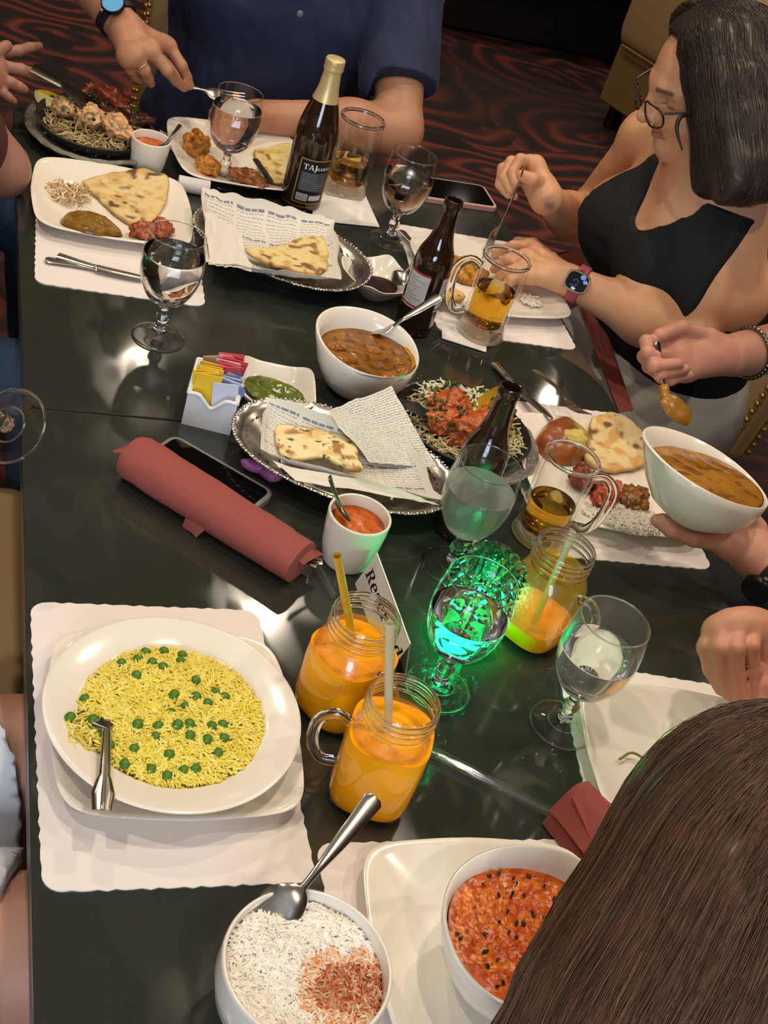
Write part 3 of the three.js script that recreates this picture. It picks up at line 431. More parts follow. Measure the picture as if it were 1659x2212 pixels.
// ---------------------------------------------------------------- bowl of white rice
{
  const P = onTable(0.206, 0.848, 0.0012), prof = [[0.0001, 0.003], [0.03, 0.002], [0.034, 0], [0.037, 0.003], [0.054, 0.014], [0.067, 0.035], [0.0715, 0.058], [0.071, 0.08], [0.0702, 0.0835], [0.0686, 0.0845], [0.067, 0.083], [0.0675, 0.06], [0.063, 0.036], [0.05, 0.017], [0.0001, 0.01]];
  single('rice_bowl', lathe(prof, 80), M.porcelain, 'round white bowl of plain white rice with a spoon in it', 'bowl', P);
  const R = (a) => 0.0662, H = (x, z) => 0.0665 + 0.006 * fbm(x * 26, z * 26, 7) - 0.012 * Math.exp(-((x - 0.032) ** 2 + (z - 0.012) ** 2) / 0.0007) + 0.006 * Math.exp(-((x + 0.02) ** 2 + (z + 0.02) ** 2) / 0.0016);
  const o = thing('white_rice', 'heap of white rice stained with orange curry sauce in the round bowl', 'rice', P);
  part('rice_heap', heap(R, (x, z) => H(x, z) - 0.001, { nr: 20, ns: 64, bottom: 0.04, edge: 0.9 }), mat('#efe8d8', 0.8), o);
  const put = (q, r) => { const a = r() * 6.283, s = Math.sqrt(r()), rr = R(a) * s * 0.985, x = Math.cos(a) * rr, z = -Math.sin(a) * rr; q.position.set(x, H(x, z) + r() * 0.0026, z); q.rotation.set((r() - 0.5) * 1.1, r() * 6.283, (r() - 0.5) * 0.9); };
  const plain = (x, z) => Math.hypot((x - 0.034) * 0.95, z - 0.014) + 0.03 * fbm(x * 34 + 3, z * 34, 9) + 0.008 * noise(x * 150, z * 150, 2);
  const im = scatter('rice_grains', grainG, mat('#ffffff', 0.5), 4600, 21, put, { parent: o }), m4 = new THREE.Matrix4(), v = V(0, 0, 0), r = rng(8);
  for (let i = 0; i < 4600; i++) { im.getMatrixAt(i, m4); v.setFromMatrixPosition(m4); const d = plain(v.x, v.z) - 0.012 * Math.max(0, -v.x * 20) * 0; im.setColorAt(i, new THREE.Color().setRGB(...(d < 0.022 ? cmix(lin('#b8551f'), lin('#e7c9a4'), r() ** 1.6) : d < 0.038 ? cmix(lin('#e88a2c'), lin('#f3ead4'), r() ** 0.7) : cmix(lin('#f0e9da'), lin('#fffcf4'), r())))); }
  const sx = 0.032, sz = 0.012; part('sauce_stain', heap(() => 0.022, (x, z, s) => H(x + sx, z + sz) + 0.0012 - 0.004 * s ** 4 + 0.002 * fbm(x * 90, z * 90, 4), { nr: 12, ns: 40, bottom: 0.045, color: (x, z) => cmix(lin('#a8431a'), lin('#d9762a'), 0.5 + fbm(x * 110, z * 110, 3)) }).translate(sx, 0, sz), M.vcWet, o);
  const a = V(0.2753, 0.89, 0.7259), d = V(0.2056, 0.838, 0.7861), b = mix3(a, d, 0.33).add(V(0, -0.002, 0)), c = mix3(a, d, 0.68).add(V(0, -0.003, 0)), e = V(0.1698, 0.82, 0.7985), dd = V(0.1912, 0.827, 0.7916);
  cutlery('spoon', 'plain steel tablespoon standing in the bowl of white rice', [a, b, c, d, dd, e], { w: 0.0095, up: V(0.2, 0.85, 0.3) });
}

// ---------------------------------------------------------------- bowls of curry
const curryBowl = (label, pos, turn, R, base, h, tilt, hi, egg) => single('curry_bowl', slantBowl(R, base, h, tilt, hi, egg), M.porcelain, label, 'bowl', pos, turn, 'white slant-rimmed curry bowls');
{
  const P = onTable(0.418, 0.826, 0.0065);
  curryBowl('large white slant-rimmed bowl of orange tomato curry on the square plate', P, 0, 0.088, 0.042, 0.078, 0.008, 0.5, 0.06);
  const o = single('orange_curry', sauceGeo((a) => 0.0795 * (1 + 0.05 * Math.cos(a - 0.5)), 0.062, 4, ['#c9500f', '#e37a1a', '#8f360c'], { amp: 0.0013, freq: 210, nr: 64, ns: 220 }), mat('#ffffff', 0.26, { vertexColors: true, specularIntensity: 0.6 }), 'orange tomato curry with dark herb flecks filling the large bowl', 'curry', P);
  scatter('herb_flakes', flakeG, mat('#2c2a14', 0.6), 60, 31, (q, r) => { const a = r() * 6.283, s = Math.sqrt(r()) * 0.07; q.position.set(Math.cos(a) * s, 0.0635 + r() * 0.001, Math.sin(a) * s); q.rotation.set(r(), r() * 6, r()); }, { parent: o });
}
{
  const P = onTable(0.473, -0.118, 0.001);
  curryBowl('white slant-rimmed bowl of brown curry with a spoon, beside the green chutney', P, 0, 0.078, 0.04, 0.078, 0.012, 2.1, 0.07);
  const s = sauceGeo((a) => 0.069 * (1 + 0.06 * Math.cos(a - 2.1)), 0.061, 9, ['#7d4f17', '#96611d', '#5c3a10'], { amp: 0.0016 });
  const o = single('brown_curry', s, M.vcWet, 'brown curry with paneer chunks in the bowl beside the green chutney', 'curry', P);
  part('oil_ring', heap((a) => 0.0755 * (1 + 0.066 * Math.cos(a - 2.1)), (x, z, t) => 0.059 + 0.011 * sstep(0.88, 1, t) + 0.002 * fbm(x * 80, z * 80, 1) * t, { nr: 20, ns: 72, bottom: 0.05, edge: 0.8, color: (x, z) => cmix(lin('#b87a14'), lin('#d79a22'), 0.5 + fbm(x * 90, z * 90, 6)) }), M.vcWet, o);
  const chunks = [[-0.045, -0.008, 0.013], [-0.038, 0.022, 0.014], [0.024, 0.052, 0.012], [0.05, 0.034, 0.012], [0.012, -0.012, 0.01], [0.045, 0.01, 0.01]];
  chunks.forEach(([x, z, r], i) => part('curry_chunk', blob(r, i + 40, 0.3, 1.3, 1.2, 0.55, 0.9, (a, b, c, d) => cmix(lin('#a86a26'), lin('#80501a'), 0.5 + d)).translate(x, 0.0605, z), M.vcWet, o));
  part('green_pepper_slice', tube([V(0.02, 0.0625, 0.06), V(0.034, 0.063, 0.056), V(0.046, 0.0625, 0.044)], [0.006, 0.0025], { seg: 10, side: 8 }), mat('#5d8a1e', 0.25), o);
  cutlery('spoon', 'ornate steel spoon leaning in the bowl of brown curry', [V(0.5838, 0.878, -0.1937), mix3(V(0.5838, 0.878, -0.1937), V(0.5083, 0.828, -0.165), 0.35), mix3(V(0.5838, 0.878, -0.1937), V(0.5083, 0.828, -0.165), 0.7), V(0.5124, 0.822, -0.1751), V(0.5036, 0.798, -0.1927)], { w: 0.0098 });
}
{ // the bowl held up over the plate
  const P = V(0.8237, 0.85, 0.2515), q = curryBowl('white slant-rimmed bowl of brown curry held up in one hand', P, 0, 0.09, 0.036, 0.074, 0.014, 2.8, 0.12);
  q.name = 'curry_bowl_002'; q.quaternion.setFromAxisAngle(V(0.908, 0, 0.419), -0.17);
  const o = single('brown_curry', sauceGeo((a) => 0.081 * (1 + 0.11 * Math.cos(a - 2.8)), 0.063, 17, ['#94601f', '#a8742a', '#6d4512'], { amp: 0.0026, freq: 45 }), M.vcWet, 'lumpy brown curry filling the bowl that is held in the air', 'curry', P);
  o.quaternion.copy(q.quaternion);
}
// ---------------------------------------------------------------- dipping bowls
{
  const P = onTable(0.336, -0.058);
  single('dipping_bowl', dipG, M.porcelain, 'small white square bowl of green chutney beside the sweetener caddy', 'bowl', P, -0.16, 'square dipping bowls');
  single('green_chutney', sauceGeo((a) => 0.038 * (1 + 0.16 * Math.cos(2 * a + 0.4)) * (1 + 0.1 * fbm(Math.cos(a) * 3, Math.sin(a) * 3, 3)), 0.0215, 6, ['#59671f', '#707d30', '#424c16'], { amp: 0.0035, freq: 40, skirt: 0.012 }), M.vcWet, 'thick green mint chutney in the small square bowl', 'chutney', P, -0.3);
  const Q = onTable(0.566, -0.412);
  single('dipping_bowl', dipG, M.porcelain, 'small white square bowl of dark brown sauce beside the longneck bottle', 'bowl', Q, 0.32, 'square dipping bowls');
  single('dark_sauce', sauceGeo(() => 0.036, 0.0165, 8, ['#2c130d', '#351a12', '#1c0b07'], { amp: 0.0004, skirt: 0.008, squash: 0.8 }), M.vcWet, 'dark brown tamarind sauce in the small square bowl', 'sauce', V(Q.x, Q.y, Q.z + 0.006), 0.3);
  cutlery('spoon', 'small steel teaspoon leaning out of the dark brown sauce', [V(0.6415, 0.825, -0.4464), V(0.6221, 0.805, -0.426), V(0.6044, 0.786, -0.4136), V(0.5912, 0.772, -0.4088)], { w: 0.006 });
}
// ---------------------------------------------------------------- soup cups
function cup(label, P, s, spoon, soupLabel, spoonLabel) {
  const prof = [[0.0001, 0.002], [0.024, 0.001], [0.0268, 0], [0.0295, 0.004], [0.0345, 0.025], [0.0378, 0.055], [0.0388, 0.0715], [0.0385, 0.0738], [0.0368, 0.0745], [0.035, 0.073], [0.034, 0.055], [0.03, 0.025], [0.024, 0.012], [0.0001, 0.01]];
  const o = single('soup_cup', lathe(prof, 56), M.porcelain, label, 'cup', P, 0, 'white cups of orange soup'); o.scale.setScalar(s);
  const u = single('orange_soup', sauceGeo(() => 0.0344, 0.0585, 3, ['#c25c12', '#d06e1a', '#9a420c'], { amp: 0.0007, freq: 60, skirt: 0.02, ns: 56, nr: 16 }), M.vcWet, soupLabel, 'soup', P, s); u.scale.setScalar(s);
  cutlery('spoon', spoonLabel, spoon, { w: 0.0068, mat: M.steelDark });
  return o;
}
cup('white cup of orange soup beside the folded reserved card', onTable(0.379, 0.258), 1.0, [V(0.3327, 0.865, 0.2446), V(0.342, 0.848, 0.2483), V(0.3533, 0.83, 0.2527), V(0.3644, 0.812, 0.2498)], 'orange tomato soup in the cup beside the folded reserved card', 'dull steel spoon standing in the cup beside the reserved card');
cup('white cup of orange sauce between the sizzling skillet and a plate', onTable(0.216, -0.722), 0.86, [V(0.2634, 0.84, -0.734), V(0.2525, 0.825, -0.7256), V(0.2412, 0.812, -0.7165), V(0.2329, 0.795, -0.724)], 'orange sauce in the cup next to the sizzling skillet', 'steel spoon standing in the cup next to the sizzling skillet');

// ---------------------------------------------------------------- glasses
goblet('water goblet two thirds full standing alone beside the sweetener caddy', onTable(0.191, -0.197), 0.136);
goblet('water goblet in front of the plate of fried pieces, near the man in navy', onTable(0.352, -0.735, 0), 0.139);
goblet('water goblet half full on a cluttered foot by the phone with the pink case', onTable(0.637, -0.603), 0.125);
goblet('frosty water goblet behind the glowing green lamp, catching its green light', atTop(V(0.5169, 0.915, 0.2596), 0.165), 0.128, mat('#dfe6e0', 0.3, { transmission: 0.9, thickness: 0.05, ior: 1.33 }), M.pane);
goblet('water goblet lit bright green by the crystal lamp right behind it', onTable(0.446, 0.466), 0.118);
const frostG = goblet('frosty water goblet standing beside the almost empty plate', onTable(0.583, 0.517), 0.12, M.water, mat('#ffffff', 0.22, { transmission: 0.97, thickness: 0, ior: 1.5 }));
function atTop(p, h) { return V(p.x, TY, p.z); }
const TIPPED = V(-0.0355, 0.9827, 0.3614), TIPPED_AXIS = V(-0.5, -0.3, -0.8).normalize();
{ // tilted goblet of the guest who drinks
  const o = goblet('empty water goblet tipped up in the hand of a guest, foot towards the camera', TIPPED, 0);
  o.quaternion.setFromUnitVectors(V(0, 1, 0), TIPPED_AXIS);
}
beerMug('beer mug with a handle, over half full, between the longneck bottle and the watch hand', onTable(0.727, -0.318), 2.9, 0.082, true, 1.06);
beerMug('heavy beer mug a third full beside the plate with the brown puffed bread', onTable(0.664, 0.187), -0.35, 0.062, true, 1.0);
beerMug('beer glass with a little beer left behind the large bottle', onTable(0.582, -0.762), 2.2, 0.062, false, 1.1);
const film = mat('#ffdf70', 0.4, { transmission: 0.93, thickness: 0 }), filmThin = mat('#ffeea8', 0.3, { transmission: 0.96, thickness: 0 });
jarMug('jar mug of mango drink with the tallest fill, beside the reserved card', onTable(0.318, 0.497), -1.1, 0.088, filmThin, [V(0.3309, 0.81, 0.4806), V(0.2655, 0.965, 0.4972)], 'yellow drinking straw full of mango drink, beside the reserved card', M.strawYellow);
jarMug('jar mug of mango drink standing nearest to the bowl of white rice', onTable(0.331, 0.611), 2.75, 0.094, filmThin, [V(0.3304, 0.83, 0.611), V(0.2962, 0.97, 0.5912)], 'pale drinking straw in the jar mug nearest the white rice bowl');
jarMug('almost empty jar mug with mango drink clinging to its walls, behind the lamp', onTable(0.589, 0.369), -0.95, 0.032, film, [V(0.5904, 0.78, 0.3718), V(0.5758, 0.915, 0.3876)], 'bent pale straw leaning in the almost empty jar mug');

// ---------------------------------------------------------------- bottles
function labelOn(r, y0, y1, a0, a1, tex, rough = 0.5, slant = 0) { const g = new THREE.CylinderGeometry(r, r, y1 - y0, 24, 1, true, a0, a1 - a0).translate(0, (y0 + y1) / 2, 0); return [g, mat('#ffffff', rough, { map: tex, side: THREE.DoubleSide })]; }
{
  const o = thing('beer_bottle', 'large brown beer bottle with gold foil neck and a black label', 'bottle', onTable(0.486, -0.692), 0, 'brown beer bottles');
  const prof = [[0.0001, 0.004], [0.03, 0.001], [0.0352, 0.003], [0.037, 0.009], [0.037, 0.125], [0.0355, 0.148], [0.029, 0.175], [0.0225, 0.196]];
  part('glass_body', lathe(prof.concat(spline2([[0.0225, 0.196], [0.0175, 0.215], [0.0148, 0.24], [0.0142, 0.252]], 10)), 48), M.brownDark, o);
  part('foil_neck', lathe(spline2([[0.0232, 0.1965], [0.0182, 0.2155], [0.0156, 0.238], [0.0152, 0.247]], 12).concat([[0.0168, 0.249], [0.0172, 0.2535], [0.016, 0.256], [0.0172, 0.2585], [0.0168, 0.2655], [0.0155, 0.268], [0.0001, 0.2685]]), 40), M.goldFoil, o);
  const tex = canvas(256, 360, (c, w, h) => { c.fillStyle = '#0d0d0f'; c.fillRect(0, 0, w, h); c.strokeStyle = '#b48a3c'; c.lineWidth = 9; c.strokeRect(8, 8, w - 16, h - 16); c.fillStyle = '#f2f0ea'; c.font = 'bold 58px serif'; c.textAlign = 'center'; c.fillText('TAJ', 84, 84); c.font = 'bold 30px serif'; c.fillText('MAHAL', 184, 82); c.fillStyle = '#4a4b52'; c.fillRect(28, 104, w - 56, 150); c.fillStyle = '#8d8f97'; for (let i = 0; i < 8; i++) c.fillRect(40, 118 + i * 17, 100 + hash(i, 3, 1) * 70, 4); c.fillStyle = '#c9cbd2'; c.fillRect(28, 276, 84, 58); c.fillStyle = '#8b8d94'; for (let i = 0; i < 12; i++) c.fillRect(34 + i * 6, 282, 2 + (i % 3), 46); c.fillStyle = '#d5d6da'; c.fillRect(122, 286, 100, 40); });
  const [g, m] = labelOn(0.0374, 0.018, 0.102, -0.72, 0.98, tex); part('label', g, m, o);
  part('lower_label_edge', new THREE.TorusGeometry(0.0371, 0.0003, 4, 40).rotateX(HALF).translate(0, 0.012, 0), M.gold, o);
}
const longneck = [[0.0001, 0.004], [0.026, 0.001], [0.0298, 0.004], [0.0305, 0.01], [0.0305, 0.122]].concat(spline2([[0.0305, 0.122], [0.0285, 0.138], [0.0205, 0.158], [0.0155, 0.18], [0.0133, 0.208]], 18), [[0.0131, 0.215], [0.0146, 0.2165], [0.0148, 0.222], [0.0138, 0.224], [0.0142, 0.228], [0.0128, 0.2295], [0.0105, 0.228], [0.01, 0.2], [0.0001, 0.19]]);
{
  const p = V(0.6066, 0.978, -0.3095), o = thing('beer_bottle', 'brown longneck bottle with a torn white label, beside the dark sauce bowl', 'bottle', V(p.x, TY, p.z), 0, 'brown beer bottles');
  part('glass_body', lathe(longneck, 48), M.brownDark, o);
  const tex = canvas(256, 160, (c, w, h) => { c.fillStyle = '#cfcac6'; c.fillRect(0, 0, w, h); c.fillStyle = '#a8322f'; c.fillRect(0, 0, w, 10); c.fillRect(0, h - 14, w, 8); c.fillStyle = '#9b9693'; for (let i = 0; i < 9; i++) c.fillRect(16, 24 + i * 13, 90 + hash(i, 7, 2) * 120, 4); });
  const [g, m] = labelOn(0.0309, 0.05, 0.112, -1.5, -0.25, tex); part('label', g, m, o);
  const [g2, m2] = labelOn(0.0309, 0.05, 0.112, 0.45, 1.7, tex); part('label', g2, m2, o);
  const q = V(0.5439, 0.978, 0.1859), b = thing('beer_bottle', 'bare brown longneck bottle between the chicken platter and the frosty goblet', 'bottle', V(q.x, TY, q.z), 0, 'brown beer bottles');
  part('glass_body', lathe(longneck, 48), M.brownDark, b);
}

const tri = (q) => [q, q.reduce((s, p) => [s[0] + p[0] / q.length, s[1] + p[1] / q.length], [0, 0])];
// ---------------------------------------------------------------- bread baskets lined with printed paper
const printTex = canvas(1024, 512, (c, w, h) => {
  c.fillStyle = '#eee8dd'; c.fillRect(0, 0, w, h); const r = rng(77);
  for (let col = 0; col < 4; col++) for (let i = 0; i < 26; i++) { const x0 = 24 + col * 250; let x = x0; const y = 22 + i * 18, head = i % 9 === 0; c.fillStyle = head ? '#8d8e99' : '#b4b3b4'; while (x < x0 + 215) { const L = head ? 26 + r() * 40 : 10 + r() * 30; c.fillRect(x, y, Math.min(L, x0 + 220 - x), head ? 11 : 5); x += L + 8; } }
});
const paperM = mat('#ffffff', 0.8, { map: printTex, transmission: 0.15, thickness: 0 }), paperPlain = mat('#f0eadf', 0.8, { transmission: 0.15, thickness: 0 });
const bigPrintTex = canvas(512, 512, (c, w, h) => { c.fillStyle = '#ebe5da'; c.fillRect(0, 0, w, h); const r = rng(5); for (let i = 0; i < 34; i++) { let x = 14; while (x < w - 20) { const L = 12 + r() * 46; c.fillStyle = r() > 0.5 ? '#a9a6a1' : '#bab6b0'; c.fillRect(x, 10 + i * 15 + (r() - 0.5) * 3, L, 6); x += L + 7; } } });
const paperBig = mat('#ffffff', 0.8, { map: bigPrintTex, transmission: 0.1, thickness: 0 });
function basket(label, P, turn, a, b) {
  const o = thing('bread_basket', label, 'basket', P, turn, 'oval silver bread baskets');
  const f = (s, y, n = 2.2, dy) => ring(a * s, b * s, y, n, 96, dy), scal = (k) => (t) => k * Math.cos(t * 26);
  part('oval_tray', loft([f(0.5, 0.012), f(0.55, 0.006), f(0.6, 0.005), f(0.8, 0.02, 2.2), f(0.9, 0.031, 2.2), f(1, 0.036, 2.2, scal(0.0007)), f(1.01, 0.0375, 2.2, scal(0.0009)), f(0.985, 0.0385, 2.2), f(0.9, 0.0335), f(0.8, 0.0225), f(0.6, 0.008), f(0.2, 0.0075)], { crease: 1 }), M.silver, o);
  part('foot_ring', loft([f(0.5, 0), f(0.53, 0.001), f(0.52, 0.0125), f(0.49, 0.0125)], { crease: 0.8 }), M.silver, o);
  const bead = new THREE.SphereGeometry(0.0024, 7, 5).scale(1.25, 0.8, 1), im = new THREE.InstancedMesh(bead, M.silver, 120), q = new THREE.Object3D();
  for (let i = 0; i < 120; i++) { const t = i / 120 * Math.PI * 2, c = Math.cos(t), s = Math.sin(t), e = 2 / 2.2; q.position.set(a * 1.0 * Math.sign(c) * Math.abs(c) ** e, 0.0385, -b * 1.0 * Math.sign(s) * Math.abs(s) ** e); q.rotation.y = t; q.scale.setScalar(i % 2 ? 0.75 : 1.1); q.updateMatrix(); im.setMatrixAt(i, q.matrix); }
  im.name = 'beaded_rim'; im.userData.kind = 'stuff'; shade(im); o.add(im);
  const dk = mat('#6d675d', 0.4, { metalness: 1 }); const slot = new THREE.InstancedMesh(new THREE.BoxGeometry(0.006, 0.0006, 0.0026), dk, 44);
  for (let i = 0; i < 44; i++) { const t = i / 44 * Math.PI * 2; q.position.set(a * 0.87 * Math.cos(t), 0.031, -b * 0.87 * Math.sin(t)); q.rotation.set(0, t + HALF, 0); q.scale.setScalar(1); q.updateMatrix(); slot.setMatrixAt(i, q.matrix); }
  slot.name = 'pierced_slots'; slot.userData.kind = 'stuff'; shade(slot); o.add(slot);
  return o;
}
// paper: world-space corner points, bilinear, sagging into the tray and crumpled
function liner(name, label, base, c00, c10, c01, c11, sag, crumple, seed, m, group, nu = 30, nv = 26, extra) {
  const f = (u, v) => { const p = mix3(mix3(c00, c10, u), mix3(c01, c11, u), v), e = Math.sin(Math.PI * u) * Math.sin(Math.PI * v); p.y -= sag * Math.sqrt(e); p.y += crumple * fbm(u * 5 + seed, v * 5, seed) + crumple * 0.7 * Math.abs(noise(u * 9 + seed, v * 3, 2)); p.x += crumple * 0.5 * noise(u * 6, v * 6, seed); if (extra) extra(p, u, v); p.y = Math.max(p.y, TY + 0.0095); return p.sub(base); };
  return single(name, sheet(f, nu, nv, 0.0004), m, label, 'paper', base, 0, group);
}
{
  const B = onTable(0.402, 0.094);
  basket('oval silver bread basket between the red napkin roll and the chicken platter', B, -0.45, 0.15, 0.098);
  liner('liner_paper', 'printed tissue paper lining the silver basket that holds the herbed flatbread', B, V(0.3035, 0.816, 0.0224), V(0.4898, 0.805, 0.072), V(0.2838, 0.794, 0.112), V(0.5167, 0.79, 0.1832), 0.037, 0.006, 3, paperM, 'printed basket papers');
  liner('liner_paper', 'stiff printed paper sheet propped up behind the herbed flatbread', B, V(0.3782, 0.82, 0.0462), V(0.4763, 0.835, -0.0056), V(0.4369, 0.784, 0.1022), V(0.525, 0.795, 0.1141), 0.004, 0.003, 8, paperBig, 'printed basket papers');
  const fold = liner('liner_paper', 'turned up edge of the tissue paper in front of the herbed flatbread', B, V(0.3002, 0.79, 0.1282), V(0.4394, 0.796, 0.1607), V(0.3247, 0.791, 0.1596), V(0.5104, 0.79, 0.1876), 0.002, 0.004, 12, paperPlain, 'printed basket papers', 20, 8);
  const [pts, c] = tri([[0.3155, 0.0466], [0.3278, 0.0477], [0.3571, 0.0534], [0.3819, 0.0567], [0.4045, 0.0564], [0.423, 0.0758], [0.419, 0.101], [0.419, 0.1394], [0.3931, 0.1285], [0.3714, 0.1123], [0.346, 0.1157], [0.3117, 0.1203], [0.3086, 0.0824]]);
  bread('triangle of herbed garlic flatbread in the silver basket by the red napkin roll', c[0], c[1], 0.038, pts, 3, { herbs: 1, th: 0.006, lift: 0.006, tone: ['#f0dda8', '#e0bd74', '#a8662a'] });
}
{
  const B = onTable(0.41, -0.458);
  basket('oval silver bread basket in front of the large beer bottle', B, -0.62, 0.15, 0.112);
  liner('liner_paper', 'printed tissue paper spread in the basket in front of the large beer bottle', B, V(0.2858, 0.812, -0.5621), V(0.5042, 0.81, -0.5353), V(0.2654, 0.8, -0.3397), V(0.4847, 0.797, -0.3489), 0.036, 0.008, 21, paperM, 'printed basket papers', 34, 28);
  liner('liner_paper', 'plain folded paper flap hanging over the goblet side of that far basket', B, V(0.2802, 0.808, -0.4938), V(0.3444, 0.785, -0.4866), V(0.272, 0.8, -0.336), V(0.3393, 0.796, -0.3357), 0.004, 0.005, 31, paperPlain, 'printed basket papers', 16, 14);
  const [pts, c] = tri([[0.3314, -0.4178], [0.3665, -0.4274], [0.3995, -0.4439], [0.4457, -0.487], [0.4859, -0.5109], [0.4867, -0.4604], [0.4708, -0.3899], [0.4511, -0.3664], [0.4162, -0.3618], [0.3886, -0.3758], [0.3609, -0.3898]]);
  bread('triangle of browned flatbread in the basket in front of the large beer bottle', c[0], c[1], 0.036, pts, 13, { th: 0.008, lift: 0.008, tone: ['#e3cd8e', '#c79a50', '#7c4a1c'] });
  bread('smaller torn layer of flatbread under the triangle in that far basket', c[0] + 0.012, c[1] + 0.006, 0.029, ellipsePts(0.05, 0.026, 20), 15, { th: 0.008, lift: 0.005, rough: 0.25, tone: ['#d8c47e', '#b88e44', '#7c4a1c'] });
}

// ---------------------------------------------------------------- sizzling platters
function platter(label, P, turn, a, b) {
  const o = thing('sizzler_platter', label, 'platter', P, turn, 'sizzling platters');
  const hammer = (k) => (t) => k * fbm(Math.cos(t) * 14, Math.sin(t) * 14, 3), f = (s, y, dy) => ring(a * s, b * s, y, 2.1, 72, dy);
  part('hammered_base', loft([f(0.8, 0.001), f(0.86, 0), f(1.0, 0.008, hammer(0.002)), f(1.13, 0.019, hammer(0.003)), f(1.19, 0.024, hammer(0.0035)), f(1.17, 0.0265, hammer(0.0035)), f(1.1, 0.0265, hammer(0.003)), f(1.02, 0.022, hammer(0.002)), f(0.9, 0.016), f(0.4, 0.015)], { crease: 1.1 }), M.alu, o);
  part('iron_dish', loft([f(0.7, 0.0165), f(0.8, 0.0165), f(0.93, 0.026), f(1.0, 0.037), f(1.012, 0.0395), f(0.985, 0.0405), f(0.95, 0.036), f(0.86, 0.0245), f(0.75, 0.0215), f(0.2, 0.021)], { crease: 1.1 }), M.iron, o);
  return o;
}
const shredM = mat('#ffffff', 0.5);
function onions(label, P, R, h, n, seed, colors, squash = 1) { return scatter('onion_shreds', shredG, shredM, n, seed, (q, r) => { const a = r() * 6.283, s = Math.sqrt(r()) * R, z = Math.sin(a) * s * squash; q.position.set(Math.cos(a) * s, h + r() * 0.011, z); q.rotation.set((r() - 0.5) * 1.2, r() * 6.283, (r() - 0.5) * 1.2); }, { label, cat: 'onion', colors, pos: P }); }
{
  const P = onTable(0.128, -0.805);
  platter('black iron sizzling dish on a hammered metal base, by the man in navy', P, 0, 0.098, 0.108);
  onions('shredded onions and cabbage on the sizzling dish by the man in navy', P, 0.085, 0.026, 520, 41, ['#8a6a34', '#d8c795'], 1.1);
  const G = 'grilled chicken pieces on the dish by the man in navy', pale = ['#e0b98a', '#c98f5a', '#5c3516'], red = ['#8f4230', '#74301f', '#3a1710'];
  chunk('pale charred chicken piece next to the lemon on the far sizzling dish', 0.083, -0.823, 0.05, 0.024, 1, pale, [1.2, 0.75, 1], 0.4, G);
  chunk('pale charred chicken piece in the middle of the far sizzling dish', 0.118, -0.795, 0.05, 0.022, 2, pale, [1.1, 0.8, 1.1], 1.4, G);
  chunk('long pale chicken piece with green herbs at the front of the far dish', 0.158, -0.775, 0.05, 0.026, 3, pale, [0.8, 0.7, 1.5], 0.5, G);
  chunk('red tandoori chicken piece at the tip of the knife on the far dish', 0.158, -0.87, 0.056, 0.03, 4, red, [1.0, 0.8, 1.3], 0.7, G);
  chunk('dark red chicken piece at the rim of the far dish near the napkin', 0.205, -0.83, 0.046, 0.018, 5, ['#5d2a1e', '#46201a', '#2c120d'], [1.5, 0.6, 0.9], 0.2, G);
  chunk('red chicken piece under the knife blade on the far dish', 0.135, -0.905, 0.05, 0.02, 6, red, [1.2, 0.7, 1], 0.2, G);
  single('pepper_piece', blob(0.016, 8, 0.3, 1.5, 1.2, 0.35, 0.9), mat('#3c5f22', 0.35), 'green pepper piece beside the red chicken on the far dish', 'pepper', onTable(0.192, -0.862, 0.046));
  lemon('lemon wedge on the sizzling dish by the man in navy', onTable(0.052, -0.865, 0.045), [0.5, 2.6, 1.3]);
  scatter('herb_leaves', flakeG, mat('#1f4626', 0.5), 60, 43, (q, r) => { const a = r() * 6.283, s = Math.sqrt(r()) * 0.07; q.position.set(Math.cos(a) * s, 0.057 + r() * 0.012, Math.sin(a) * s); q.scale.setScalar(1.4); q.rotation.set(r() * 2, r() * 6, r() * 2); }, { label: 'chopped green coriander on the sizzling dish by the man in navy', cat: 'herbs', pos: P, scale: (r) => V(1, 1, 1).multiplyScalar(1 + r()) });
}
